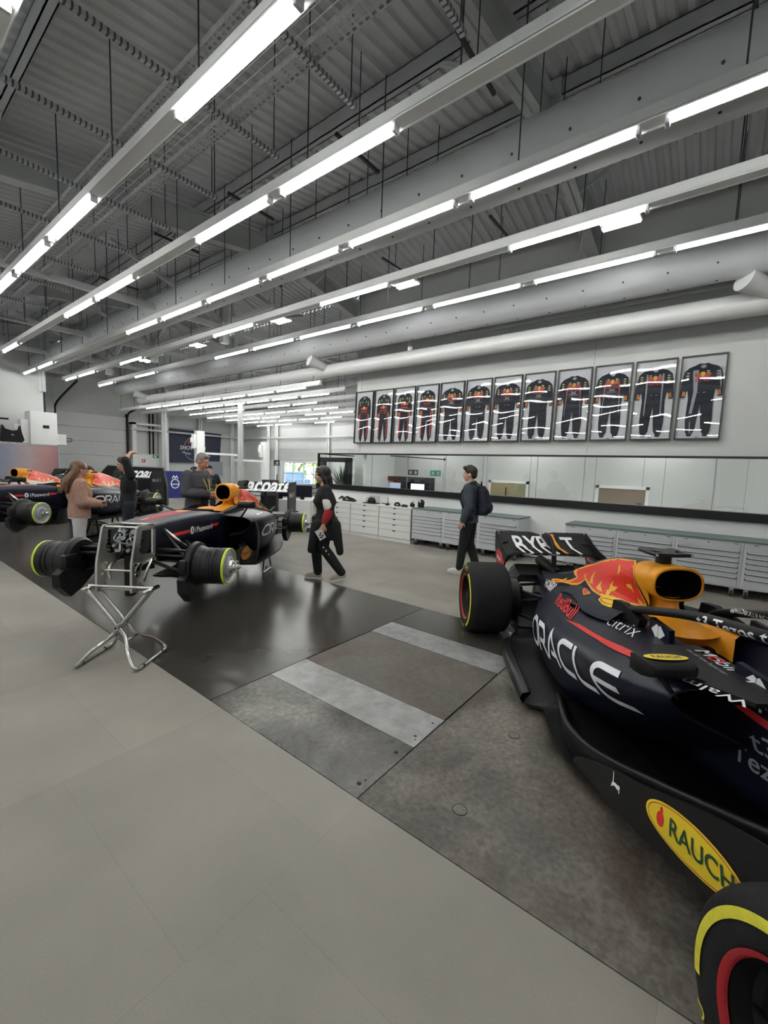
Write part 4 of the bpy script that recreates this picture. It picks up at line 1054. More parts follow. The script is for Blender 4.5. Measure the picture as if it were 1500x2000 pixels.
    for a, b_ in ((-.47, -.02), (.02, .47)):
        rows = []
        for i in range(13):
            t = i / 12; y = a + (b_ - a) * t; inner = abs(y) < .12
            k_ = 1 - .32 * max(0, 1 - abs(y) / .12)
            rows.append([(x, y, .865 + (z - .865) * k_) for x, z in upp])
        mb.grid(rows, closed=True); n_ = len(upp); tot = len(mb.v)
        mb.f.append(tuple(range(tot - n_, tot))); mb.mi.append(0); mb.f.append(tuple(range(tot - 13 * n_, tot - 12 * n_))); mb.mi.append(0)
    fp = mb.build('rear_wing_flap', 'matt_black', car, 'auto')
    wb_ = bvh_multi([mp, fp])
    # lettering seen from the front (reads left to right for someone facing the car)
    for txt, y0 in (('B', -.36), ('Y', -.225), ('B', -.095), ('T', .18)):
        decal('bybit_lettering', text_mesh(txt, .225, .018), (.6, y0, .79), (0, 1, 0), (0, 0, 1), 'text_white', fp, wb_, (-1, 0, -.02), off=.004, step=.02)
    decal('bybit_lettering', poly2([(0, 0), (.035, 0), (.035, .19), (0, .19)]), (.6, .09, .785), (0, 1, 0), (0, 0, 1), 'orange', fp, wb_, (-1, 0, -.02), off=.004, step=.02)
    for s in (-1, 1):
        ep = MB()
        P = [(-.04, .78), (-.10, .74), (-.20, .60), (-.28, .50), (-.42, .50), (-.46, .62), (-.56, .78), (-.58, .93), (-.55, .975), (-.44, .93), (-.36, .88), (-.2, .82)]
        ep.prism(P, .014, (0, s * .495, 0), (1, 0, 0), (0, 0, 1))
        epo = ep.build('rear_wing_endplate', 'matt_black', car)
        red = [(-.16, .66), (-.23, .57), (-.29, .52), (-.40, .52), (-.44, .62), (-.50, .74), (-.42, .79), (-.26, .76)]
        for s2 in (-1, 1):
            decal('red_panel', poly2(red), (0, s * .495 + s2 * .009, 0), (1, 0, 0), (0, 0, 1), 'tyre_red', epo)
            decal('lettering', text_mesh('Mobil', .07, .01), (-.44 if s2 < 0 else -.26, s * .495 + s2 * .0105, .67), Vector((1, 0, -.1)) if s2 < 0 else Vector((-1, 0, .1)), (0, 0, 1), 'text_white', epo)
    py = MB(); py.tube(catmull([(-.10, 0, .55), (-.13, 0, .7), (-.16, 0, .82), (-.28, 0, .93), (-.42, 0, .95)], 5), .022, 10, sy=1.8); py.build('rear_wing_pylon', 'matt_black', car, True)
    dr = MB(); dr.prism([(-.18, .86), (-.30, .95), (-.46, .965), (-.46, .93), (-.25, .86)], .05, (0, 0, 0), (1, 0, 0), (0, 0, 1)); dr.build('wing_actuator', 'matt_black', car)
    # beam wing
    for zc in (.46, .54):
        mb = MB(); mb.grid(wing_surface(-.46, .46, [(-.28, zc), (-.34, zc - .01), (-.45, zc + .02), (-.52, zc + .07), (-.5, zc + .075), (-.44, zc + .035), (-.34, zc + .012)], .3), closed=True)
        mb.build('beam_wing', 'carbon', car, 'auto')
    ex = MB(); ex.tube([(-.1, 0, .60), (-.45, 0, .63), (-.62, 0, .64)], [.05, .06, .062], 16, cap=False); ex.tube([(-.62, 0, .64), (-.45, 0, .63)], [.056, .054], 16); ex.build('exhaust', 'matt_black', car, True)
    df = MB(); df.grid([[(-.3, -.5, .28), (-.3, .5, .28)], [(.2, -.5, .10), (.2, .5, .10)]]); df.grid([[(-.3, -.5, .30), (-.3, .5, .30)], [(.2, -.5, .12), (.2, .5, .12)]])
    for y in (-.5, -.3, .3, .5): df.prism([(-.32, .06), (-.32, .30), (.2, .12), (.2, .06)], .01, (0, y, 0), (1, 0, 0), (0, 0, 1))
    df.build('diffuser', 'carbon', car)
    gb = MB(); gb.grid(loft_rows([(-.5, [(0, .42), (.1, .4), (.1, .2), (0, .18)]), (0, [(0, .46), (.14, .44), (.16, .16), (0, .12)]), (.5, [(0, .5), (.2, .46), (.24, .14), (0, .1)])], 3, 4)); gb.grid(loft_rows([(-.5, [(0, .42), (.1, .4), (.1, .2), (0, .18)]), (0, [(0, .46), (.14, .44), (.16, .16), (0, .12)]), (.5, [(0, .5), (.2, .46), (.24, .14), (0, .1)])], 3, 4, mirror=True))
    gb.build('gearbox', 'matt_black', car, True)
    # --- wheels and suspension
    wheel(car, 0, -1.0, .36, .395, -1, turn=radians(90)); wheel(car, 0, 1.0, .36, .395, 1)
    wheel(car, 3.6, -1.0, .36, .33, -1, turn=radians(-40)); wheel(car, 3.6, 1.0, .36, .33, 1)
    for s in (-1, 1):
        du = MB(); du.lathe([(.02, 0), (.22, 0), (.235, -s * .02), (.235, -s * .14), (.17, -s * .17), (.02, -s * .17)], (0, s * .64, .36), 'y', 28)
        du.box((-.14, s * .44, .20), (.14, s * .62, .52), bev=.03); du.build('brake_duct', 'carbon', car, 'auto')
        df_ = MB(); df_.lathe([(.02, 0), (.22, 0), (.235, -s * .02), (.235, -s * .12), (.17, -s * .15), (.02, -s * .15)], (3.6, s * .70, .36), 'y', 28); df_.build('brake_duct', 'carbon', car, 'auto')
        arms(car, [((-.02, s * .60, .48), (.42, s * .16, .44)), ((-.02, s * .60, .48), (-.30, s * .10, .44)), ((-.02, s * .60, .24), (.55, s * .2, .22)), ((-.02, s * .6, .24), (-.25, s * .1, .22)), ((.05, s * .6, .30), (.38, s * .14, .52)), ((-.12, s * .6, .34), (-.2, s * .1, .36)),
                   ((3.6, s * .68, .50), (3.25, s * .2, .62)), ((3.6, s * .68, .50), (3.85, s * .17, .60)), ((3.6, s * .68, .22), (3.2, s * .2, .34)), ((3.6, s * .68, .22), (3.8, s * .15, .34)), ((3.6, s * .66, .46), (3.5, s * .2, .30))])
    # front wing (outside the picture, kept simple)
    for k, z in enumerate((.10, .15, .20, .26)):
        mb = MB(); mb.grid(wing_surface(-.95, .95, [(4.9 - k * .09, z), (4.8 - k * .09, z + .01), (4.72 - k * .09, z + .05), (4.8 - k * .09, z + .025)], -.2), closed=True); mb.build('front_wing_element', 'carbon', car, 'auto')
    # settle the tall bodywork to its true height
    def sm(a, b, v): t = min(1, max(0, (v - a) / (b - a))); return t * t * (3 - 2 * t)
    seen = set()
    def walk(o):
        for ch in o.children:
            if ch.name.startswith('wheel') or ch.name.startswith('floor_fence') or ch.name.startswith('rear_wing') or ch.name.startswith('wing_actuator') or ch.name.startswith('beam_wing'): continue
            if ch.type == 'MESH' and ch.data.name not in seen:
                seen.add(ch.data.name)
                for v in ch.data.vertices:
                    x, z = v.co.x, v.co.z; w = sm(.5, 1.7, x) if x < 3.2 else 1 - sm(3.2, 3.6, x)
                    k = sm(.45, .75, z) * w
                    v.co.z -= k * (.06 + .02 * min(1, max(0, (z - .7) / .4)))
                    v.co.x -= k * .06
                ch.data.update()
            walk(ch)
    bpy.context.view_layer.update()
    def widen(o):
        if o.type == 'MESH':
            for v in o.data.vertices: v.co.y *= 1.07; v.co.x -= .10
            o.data.update()
        for ch in o.children: widen(ch)
    for ch in car.children:
        if ch.name.startswith('rear_wing') or ch.name.startswith('wing_actuator'): widen(ch)
    walk(car)
    # livery goes on last, onto the settled skin
    flames(cover)
    bv = bvh_of(podR); both = bvh_multi([cover, podR]); cb = bvh_of(cover)
    side = dict(U=(1, 0, 0), V=(0, 0, 1)); O = (0, -1.4, 0)
    decal('oracle_lettering', warp(oracle_shape(1), ((.86, .235), (2.42, .505), (2.32, .705), (.60, .425))), O, (1, 0, 0), (0, 0, 1), 'text_white', podR, bv, (0, 1, 0), off=.004, step=.025)
    decal('red_coach_line', poly2([(1.33, .60), (1.543, .643), (1.889, .698), (2.108, .728), (2.272, .745), (2.300, .738), (2.146, .716), (1.92, .690), (1.55, .632)]), O, (1, 0, 0), (0, 0, 1), 'red', podR, bv, (0, 1, 0), off=.004, step=.03)
    T3 = (0, 0, 1.5); dn = (0, 0, -1)
    decal('red_bull_lettering', warp(text_mesh('RedBull', 1, .012), ((.80, -.405), (1.40, -.54), (1.22, -.39), (.56, -.25))), T3, (1, 0, 0), (0, 1, 0), 'red', podR, both, dn, off=.004, step=.03)
    decal('lettering', warp(text_mesh('citrix', 1, -.01), ((1.70, -.45), (2.0, -.46), (1.86, -.30), (1.60, -.36))), T3, (1, 0, 0), (0, 1, 0), 'text_white', podR, both, dn, off=.004, step=.03)
    decal('lettering', warp(text_mesh('HONDA', 1, .03), ((-.06, .475), (.30, .515), (.22, .575), (-.12, .54))), O, (1, 0, 0), (0, 0, 1), 'text_white', cover, both, (0, 1, 0), off=.004, step=.02)
    decal('yellow_droplet', poly2([(.88, -.20), (.93, -.235), (1.06, -.29), (1.10, -.255), (.97, -.205)]), T3, (1, 0, 0), (0, 1, 0), 'flame_yellow', cover, bvh_multi([cover, podR] + [c for c in cover.children if c.name.startswith('shoulder')]), dn, off=.004)
    decal('red_droplet', poly2([(.91, -.215), (.95, -.235), (1.05, -.28), (1.07, -.255), (.97, -.215)]), T3, (1, 0, 0), (0, 1, 0), 'flame_red', cover, bvh_multi([cover, podR] + [c for c in cover.children if c.name.startswith('shoulder')]), dn, off=.006)
    bb_ = bvh_multi([cover, podR] + [c for c in cover.children if c.name.startswith('shoulder')])
    decal('yellow_badge', poly2([(1.15, -.19), (1.20, -.245), (1.36, -.285), (1.47, -.25), (1.46, -.185), (1.3, -.17)]), T3, (1, 0, 0), (0, 1, 0), 'yellow', cover, bb_, dn, off=.004)
    decal('red_badge_line', stroke2d([[(1.31 + x * .10, -.222 + y * .028) for x, y in ellipse2(1, 1, 24)[0]] + [(1.41, -.222)]], .007), T3, (1, 0, 0), (0, 1, 0), 'tyre_red', cover, bb_, dn, off=.006)
    return car
# ------------------------------------------------------------------ cars without wheels, up on stands
SHOW_SEC = {
 'cover': [(-.62, [(0, .46), (.03, .455), (.06, .43), (.075, .39), (.08, .35), (.075, .30), (.06, .26)]),
           (-.3, [(0, .60), (.022, .58), (.05, .52), (.08, .46), (.10, .40), (.12, .34), (.12, .28)]),
           (.05, [(0, .74), (.022, .71), (.05, .62), (.09, .54), (.13, .46), (.17, .39), (.2, .32)]),
           (.45, [(0, .86), (.026, .82), (.06, .72), (.11, .62), (.17, .55), (.24, .48), (.30, .41)]),
           (.80, [(0, .94), (.05, .91), (.10, .81), (.14, .71), (.19, .63), (.28, .57), (.36, .52)]),
           (1.05, [(0, .985), (.075, .965), (.112, .88), (.12, .77), (.18, .69), (.27, .63), (.36, .60)]),
           (1.22, [(0, .99), (.08, .975), (.118, .89), (.10, .79), (.12, .72), (.22, .66), (.32, .63)])],
 'pod': [(-.45, [(.05, .36), (.08, .355), (.11, .33), (.12, .28), (.12, .22), (.10, .17), (.05, .14)]),
         (-.1, [(.05, .43), (.13, .42), (.21, .38), (.25, .31), (.25, .23), (.22, .15), (.1, .10)]),
         (.35, [(.08, .52), (.22, .51), (.36, .47), (.42, .38), (.42, .25), (.36, .12), (.18, .07)]),
         (.85, [(.14, .60), (.33, .595), (.52, .56), (.60, .47), (.59, .30), (.50, .12), (.26, .07)]),
         (1.35, [(.2, .65), (.38, .645), (.59, .62), (.69, .53), (.68, .34), (.57, .13), (.30, .07)]),
         (1.7, [(.24, .66), (.40, .655), (.61, .635), (.71, .56), (.69, .40), (.57, .20), (.32, .12)]),
         (1.9, [(.27, .655), (.41, .652), (.60, .63), (.69, .57), (.665, .46), (.55, .33), (.33, .27)]),
         (2.02, [(.29, .645), (.42, .64), (.57, .62), (.63, .57), (.60, .50), (.51, .43), (.34, .39)])],
 'mono': [(1.1, [(0, .55), (.2, .58), (.27, .63), (.30, .63), (.31, .55), (.3, .35), (.26, .15), (0, .1)]),
          (1.75, [(0, .50), (.20, .56), (.27, .64), (.31, .635), (.32, .55), (.31, .35), (.26, .17), (0, .12)]),
          (2.05, [(0, .50), (.20, .60), (.255, .665), (.29, .66), (.305, .56), (.29, .38), (.24, .22), (0, .16)]),
          (2.2, [(0, .70), (.14, .705), (.225, .695), (.265, .66), (.285, .56), (.27, .42), (.2, .27), (0, .22)]),
          (2.8, [(0, .72), (.12, .722), (.20, .71), (.235, .67), (.245, .58), (.235, .48), (.17, .37), (0, .33)]),
          (3.40, [(0, .70), (.10, .70), (.155, .69), (.18, .66), (.185, .58), (.18, .50), (.14, .43), (0, .41)])]}

def oval_badge(par, org, U, V, rx, ry, bvh, direction):
    decal('rauch_oval', ellipse2(rx, ry, 40), org, U, V, 'orange', par, bvh, direction, off=.004, step=.04)
    decal('rauch_oval_line', stroke2d([[(p[0] * .9, p[1] * .86) for p in ellipse2(rx, ry, 40)[0]] + [(rx * .9, 0)]], ry * .05), org, U, V, 'tyre_red', par, bvh, direction, off=.006, step=.04)
    t = text_mesh('RAUCH', ry * 1.0, .014); w = max(v[0] for v in t[0]); s = rx * 1.15 / w
    decal('lettering', ([((x) * s - rx * .38, y * s - ry * .33) for x, y in t[0]], t[1]), org, U, V, 'green_txt', par, bvh, direction, off=.006, step=.04)
    decal('red_apple_mark', poly2([(x * ry * .3 - rx * .6, y * ry * .36) for x, y in ellipse2(1, 1, 16)[0]]), org, U, V, 'red', par, bvh, direction, off=.006)

def brake_drum(par, X, Y, Z, s, front=True, r=.165, w=.27):
    """bare hub with brake drum cover; Y outer face"""
    mb = MB(); o = (X, Y, Z)
    mb.lathe([(r, 0), (r * 1.01, -s * .02), (r * 1.01, -s * .07), (r * .97, -s * .075), (r * .97, -s * .12), (r * 1.0, -s * .125), (r * 1.0, -s * (w - .05)), (r * 1.10, -s * (w - .01)), (r * 1.12, -s * w), (.05, -s * w)], o, 'y', 40)
    d = mb.build('brake_drum', 'carbon', par, 'auto')
    rg = MB(); rg.lathe([(r * .985, s * .004), (r * 1.02, s * .004), (r * 1.03, -s * .012), (r * 1.015, -s * .016)], o, 'y', 48); rg.build('neon_rim_ring', 'neon', d, True)
    dk = MB(); dk.lathe([(r * .98, 0), (r * .93, s * .006), (r * .86, -s * .01), (r * .60, -s * .02), (r * .58, s * .012), (r * .42, s * .016)], o, 'y', 40); dk.build('brake_disc', 'galv', d, 'auto')
    hb = MB(); hb.lathe([(r * .40, s * .01), (r * .36, s * .04), (r * .28, s * .045), (r * .26, s * .06), (r * .17, s * .063), (r * .16, s * .085), (r * .11, s * .09), (r * .08, s * .105), (.001, s * .108)], o, 'y', 20)
    for k in range(6):
        a = 2 * pi * k / 6; hb.cyl((X + r * .3 * cos(a), Y + s * .03, Z + r * .3 * sin(a)), (X + r * .3 * cos(a), Y + s * .075, Z + r * .3 * sin(a)), r * .05, 8)
    hb.build('wheel_hub', 'chrome', d, 'auto')
    # ducts and inner scoops
    sc = MB(); rr_ = r * 1.28
    sc.lathe([(.05, -s * (w - .01)), (rr_ * .8, -s * (w - .015)), (rr_, -s * (w + .01)), (rr_ * 1.02, -s * (w + .05)), (rr_ * .9, -s * (w + .08)), (.05, -s * (w + .09))], (X, Y, Z), 'y', 32)
    tail = [(rr_ * .95 * cos(radians(a_)), rr_ * .95 * sin(radians(a_))) for a_ in range(-170, -20, 15)] + [(rr_ * 1.35, -rr_ * .75), (rr_ * 1.15, -rr_ * 1.25), (rr_ * .5, -rr_ * 1.45)]
    sc.prism([(rr_ * .9, -.02), (rr_ * 1.35, -rr_ * .35), (rr_ * 1.3, -rr_ * .9), (rr_ * .75, -rr_ * 1.42), (rr_ * .1, -rr_ * 1.2), (-rr_ * .7, -rr_ * .7), (-rr_ * .2, 0)], .07, (X, Y - s * (w + .04), Z), (1, 0, 0), (0, 0, 1))
    sc.box((X + rr_ * .2, Y - s * (w + .10), Z - .05), (X + rr_ * 1.1, Y - s * (w + .02), Z + .09), bev=.03)
    sc.build('brake_duct_scoop', 'carbon', d, 'auto')
    st = MB()
    for yy in (.03, .10, .17, .22):
        if yy < w - .03: st.lathe([(r * 1.01, -s * yy), (r * 1.025, -s * (yy + .006)), (r * 1.01, -s * (yy + .012))], o, 'y', 40)
    st.build('drum_rib', 'black', d, True)
    return d

def car_show(loc, th, lift, WB, label, base=(.0075, .009, .021), base_m='navy', white=False, parts='all', wing_text='acoate', t=.86, name='racing_car', number=True):
    car = empty(name, (loc[0], loc[1], 0), th, label, 'racing car')
    Zl = lift
    def sh(tab): return [(x, [(o, z + Zl) for o, z in pts]) for x, pts in tab]
    cm = cover_mat('show_cover_paint', base, 1.02, .72, .89 + Zl)
    # engine cover
    mb = MB(); mb.grid(loft_rows(sh(SHOW_SEC['cover']), 6, 6)); mb.grid(loft_rows(sh(SHOW_SEC['cover']), 6, 6, mirror=True))
    def ring(X, rx, rz, zc, n=36, e=2.3):
        return [(X, rx * math.copysign(abs(cos(2 * pi * i / n)) ** (2 / e), cos(2 * pi * i / n)), zc + Zl + rz * math.copysign(abs(sin(2 * pi * i / n)) ** (2 / e), sin(2 * pi * i / n))) for i in range(n)]
    mb.grid([ring(1.0, .118, .11, .87), ring(1.2, .122, .118, .872), ring(1.335, .118, .122, .873), ring(1.35, .110, .115, .873), ring(1.345, .095, .10, .873)], closed=True)
    cover = mb.build('engine_cover', cm, car, True)
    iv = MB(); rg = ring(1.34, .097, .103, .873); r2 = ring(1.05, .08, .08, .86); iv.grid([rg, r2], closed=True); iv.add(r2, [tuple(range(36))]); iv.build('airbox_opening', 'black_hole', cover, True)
    nk = MB(); rows = []
    for z, hw_, xf_, xb in ((.78, .10, 1.25, 1.0), (.74, .07, 1.27, .95), (.70, .09, 1.30, .9), (.665, .18, 1.38, .9), (.635, .28, 1.50, .9)):
        rows.append([((xf_ + xb) / 2 + (xf_ - xb) / 2 * cos(2 * pi * i / 24), hw_ * sin(2 * pi * i / 24), z + Zl) for i in range(24)])
    nk.grid(rows, closed=True)
    for s in (-1, 1):
        P = catmull([(1.30, s * .16, .665), (1.5, s * .23, .665), (1.72, s * .25, .655), (1.9, s * .24, .64)], 4)
        nk.grid([[(p[0], p[1] + s * .03, p[2] + Zl), (p[0], p[1], p[2] + .015 + Zl), (p[0], p[1] - s * .05, p[2] - .03 + Zl)] for p in P])
    nk.build('airbox_neck', 'orange', cover, True)
    cam_ = MB()
    for s in (-1, 1): cam_.tube([(1.10, s * .13, .93 + Zl), (1.12, s * .26, .935 + Zl), (1.12, s * .27, .935 + Zl)], [.016, .018, .012], 8, sy=.8)
    cam_.build('camera_pod', 'matt_black', cover, True)
    cb = bvh_of(cover); flames(cover, lambda x, z: (x - .44 if x > .2 else (x * 1.2 - .48), z * .93 - .045 + Zl))
    if number:
        for s in (1, -1): decal('race_number', text_mesh('33', .2, .02, shear=.2), (-.40 if s < 0 else -.12, s * 1.0, .42 + Zl), (1 if s < 0 else -1, 0, .28 if s < 0 else -.28), (0, 0, 1), 'tyre_red', cover, cb, (0, -s, 0))
    # side pods
    for s in (1, -1):
        mb = MB(); rows = loft_rows(sh(SHOW_SEC['pod']), 6, 6, mirror=(s < 0)); last = rows[-1]
        cy = sum(p[1] for p in last) / len(last); cz = sum(p[2] for p in last) / len(last)
        lip = [[(p[0] + .012, p[1] + (cy - p[1]) * .04, p[2] + (cz - p[2]) * .05) for p in last], [(p[0] + .004, p[1] + (cy - p[1]) * .10, p[2] + (cz - p[2]) * .11) for p in last]]
        mb.grid(rows); mb.grid([last] + lip); pod = mb.build('sidepod', base_m, car, True)
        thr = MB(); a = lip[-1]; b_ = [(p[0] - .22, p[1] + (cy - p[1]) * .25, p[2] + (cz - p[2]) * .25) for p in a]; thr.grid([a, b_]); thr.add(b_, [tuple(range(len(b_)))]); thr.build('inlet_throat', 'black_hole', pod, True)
        pb = bvh_of(pod)
        osh = oracle_shape(.15); k = .98 / max(v[0] for v in osh[0]); k *= 1.42; shp = ([(x * k, y) for x, y in osh[0]], osh[1])
        lm = 'text_white'
        decal('oracle_lettering', shp, ((.42 if s < 0 else 1.80), s * 1.2, .335 + Zl + (.0 if s < 0 else .03)), Vector((-s, 0, .035 * -s)), (0, 0, 1), lm, pod, pb, (0, -s, 0), step=.03)
        decal('lettering', text_mesh('cloud  data  race', .035, .002), ((.6 if s < 0 else 1.1), s * 1.2, .235 + Zl), (-s, 0, 0), (0, 0, 1), 'silver', pod, pb, (0, -s, 0), step=.04)
        decal('lettering', text_mesh('Mobil Castore', .05, .003), ((1.05 if s < 0 else 1.75), s * .62, .9 + Zl), Vector((-s, -.1, 0)), (0, s * -1, 0), 'text_white', pod, pb, (0, 0, -1), step=.04)
    # floor
    fl = MB()
    for s in (-1, 1):
        rows = [[(x, s * yy, .06 + Zl), (x, s * (yy + y) / 2, .055 + Zl), (x, s * y, .06 + Zl)] for x, yy, y in catmull([(-.35, 0, .45), (.1, 0, .50), (.4, 0, .58), (.9, 0, .68), (1.4, 0, .70), (1.9, 0, .68), (2.0, 0, .60), (2.08, 0, .25), (2.7, 0, .2)], 4)]
        fl.grid(rows); fl.grid([[(a, b, c - .02) for a, b, c in r] for r in rows]); fl.grid([[r[-1] for r in rows], [(r[-1][0], r[-1][1], r[-1][2] - .02) for r in rows]])
    fo = fl.build('floor', 'carbon', car, 'auto')
    for s in (-1, 1):
        vn = MB()
        for k, (x0, y_) in enumerate(((2.15, .50), (2.28, .42), (2.42, .34))):
            P = [(x0 - .05, .06), (x0 + .32, .08), (x0 + .36, .30), (x0 + .22, .40 - k * .03), (x0 + .02, .36 - k * .04)]
            rows = [[(x0 + u * .38, s * (y_ + .08 * sin(u * 2.4) + .05 * w_), .06 + Zl + w_ * (.33 - k * .03) * (1 - .25 * u)) for u in (0, .25, .5, .75, 1)] for w_ in (0, .25, .5, .75, 1)]
            vn.grid(rows); vn.grid([[(a, b + s * .008, c) for a, b, c in r] for r in rows])
        vn.build('turning_vane', 'carbon', fo, True)
        sw = MB(); rows = [[(2.0 + .20 * u - .25 * u * u, s * (.66 + .04 * sin(3 * w_)), .08 + Zl + .5 * w_) for u in (0, .5, 1)] for w_ in (0, .2, .4, .6, .8, 1)]; sw.grid(rows); sw.grid([[(a - .0, b + s * .01, c) for a, b, c in r] for r in rows]); sw.build('pod_wing', 'carbon', fo, True)
    # monocoque with open bulkhead
    mb = MB(); ms = sh(SHOW_SEC['mono']); mb.grid(loft_rows(ms, 6, 5)); mb.grid(loft_rows(ms, 6, 5, mirror=True)); mono = mb.build('monocoque', base_m, car, True)
    mvb = bvh_of(mono)
    bh = MB(); last = [(p[0], p[1] + Zl) for p in SHOW_SEC['mono'][-1][1]]; poly = last + [(-a, b) for a, b in last[::-1][1:-1]]
    bh.add([(3.385, a, b) for a, b in poly], [tuple(range(len(poly)))]); bh.build('bulkhead', 'black', mono)
    pd = MB()
    for y in (-.06, .06): pd.cyl((3.40, y, .55 + Zl), (3.40, y, .62 + Zl), .032, 14); pd.cyl((3.40, y, .62 + Zl), (3.40, y, .635 + Zl), .035, 14)
    pdo = pd.build('fluid_reservoir', 'matt_black', mono, 'auto'); cp = MB()
    for y in (-.06, .06): cp.cyl((3.40, y, .635 + Zl), (3.40, y, .648 + Zl), .033, 14)
    cp.build('reservoir_cap', 'text_white', pdo, 'auto')
    mc = MB(); rnd = random.Random(4)
    for k in range(26):
        y = rnd.uniform(-.13, .13); z = rnd.uniform(.45, .66) + Zl; mc.cyl((3.38, y, z), (3.40 + rnd.uniform(.01, .05), y + rnd.uniform(-.03, .03), z), rnd.uniform(.006, .022), 10)
    for k in range(5): mc.tube(catmull([(3.39, rnd.uniform(-.12, .12), .5 + Zl), (3.46, rnd.uniform(-.12, .12), .56 + Zl), (3.39, rnd.uniform(-.12, .12), .62 + Zl)], 5), .006, 6)
    mc.build('bulkhead_fittings', 'galv', mono, 'auto')
    dc = MB(); dc.box((3.36, -.035, .05 + Zl), (3.43, .035, .42 + Zl), bev=.01); dc.build('nose_mount_strut', 'matt_black', mono)
    ck = MB(); ck.prism([(1.42, .62), (1.95, .62), (2.02, .55), (1.42, .50)], .36, (0, 0, Zl), (1, 0, 0), (0, 0, 1)); ck.build('cockpit_seat', 'black_hole', mono)
    ws = MB(); ws.box((2.02, -.18, .665 + Zl), (2.09, .18, .715 + Zl), bev=.03)
    for s in (-1, 1): ws.grid([[(x, s * (.31 - q), .60 + Zl) , (x, s * (.30 - q), h + Zl), (x, s * (.25 - q), h + .008 + Zl), (x, s * (.22 - q), .60 + Zl)] for x, h, q in catmull([(1.32, .63, 0), (1.45, .70, 0), (1.62, .715, 0), (1.8, .70, 0), (1.95, .675, .02), (2.10, .66, .05)], 5)]); ws.build('cockpit_surround', 'matt_black', mono, 'auto')
    for s in (1, -1):
        sg = -s; U = Vector((sg, 0, 0)); D = (0, -s, 0)
        x0 = 2.16 if s < 0 else 3.06
        decal('red_side_stripe', poly2([(0, 0), (.28, 0), (.26, .032), (-.02, .032)]), (x0, s, .545 + Zl), U, (0, 0, 1), 'red', mono, mvb, D)
        decal('red_side_stripe', poly2([(.72, 0), (.86, 0), (.90, .032), (.74, .032)]), (x0, s, .545 + Zl), U, (0, 0, 1), 'red', mono, mvb, D)
        decal('password_lettering', text_mesh('1Password', .085, .008), (x0 + sg * .365, s, .530 + Zl), U, (0, 0, 1), 'text_white', mono, mvb, D)
        decal('password_mark', ellipse2(.036, .042, 20), (x0 + sg * .32, s, .562 + Zl), U, (0, 0, 1), 'text_white', mono, mvb, D)
        decal('password_mark_slot', poly2([(-.008, -.024), (.008, -.024), (.008, .024), (-.008, .024)]), (x0 + sg * .32, s, .562 + Zl), U, (0, 0, 1), base_m, mono, mvb, D, off=.005)
        bb = MB(); bb.prism([(1.45, .03), (2.06, .05), (2.14, .13), (2.05, .30), (1.8, .34), (1.45, .30)], .02, (0, s * .50, Zl), (1, 0, 0), (0, 0, 1)); bbo = bb.build('bargeboard', base_m if base_m == 'navy' else 'navy', car)
        oval_badge(bbo, (1.86, s, .165 + Zl), U, (0, 0, 1), .19, .085, bvh_of(bbo), D)
        mirror(car, 2.02, s * .56, .78 + Zl, s, .20)
    # top of the nose: bull artwork left out, plain red, white and yellow shapes
    decal('red_top_panel', poly2([(2.35, -.10), (2.9, -.07), (3.2, -.05), (3.2, .05), (2.9, .07), (2.35, .10), (2.5, 0)]), (0, 0, 1.6), (1, 0, 0), (0, 1, 0), 'tyre_red', mono, mvb, (0, 0, -1), step=.05)
    decal('yellow_top_spot', poly2([(2.45 + x * .09, y * .06) for x, y in ellipse2(1, 1, 18)[0]]), (0, 0, 1.6), (1, 0, 0), (0, 1, 0), 'orange', mono, mvb, (0, 0, -1), off=.005, step=.05)
    decal('lettering', text_mesh('1', .16, .01), (3.2, -.05, 1.6), (0, 1, 0), (-1, 0, 0), 'silver', mono, mvb, (0, 0, -1), off=.006, step=.05)
    decal('lettering', text_mesh('ORACLE', .10, .006), (2.32, .05, 1.6), (0, -.1, 0), (1, 0, 0), 'text_white', mono, mvb, (0, 0, -1), off=.006, step=.05)
    # rear wing
    wz = Zl
    lowp = [(-.42, .80), (-.50, .775), (-.60, .78), (-.70, .81), (-.74, .83), (-.68, .81), (-.6, .795), (-.5, .795)]
    upp = [(-.70, .80), (-.75, .80), (-.82, .87), (-.86, .945), (-.85, .948), (-.80, .885), (-.73, .82)]
    mb = MB(); mb.grid(wing_surface(-.44, .44, [(x, z + wz) for x, z in lowp]), closed=True); mp = mb.build('rear_wing_main_plane', 'matt_black', car, 'auto')
    mb = MB(); mb.grid(wing_surface(-.44, .44, [(x, z + wz) for x, z in upp]), closed=True); fp = mb.build('rear_wing_flap', 'matt_black', car, 'auto')
    wv = bvh_multi([mp, fp])
    tw_ = text_mesh(wing_text, 1, .035, 1.05); kw_ = .82 / max(v[0] for v in tw_[0])
    decal('wing_lettering', ([(a * kw_, b * kw_ * 1.25) for a, b in tw_[0]], tw_[1]), (.6, -.41, .80 + wz), (0, 1, 0), (0, 0, 1), 'text_white', fp, wv, (-1, 0, -.02), off=.004, step=.025)
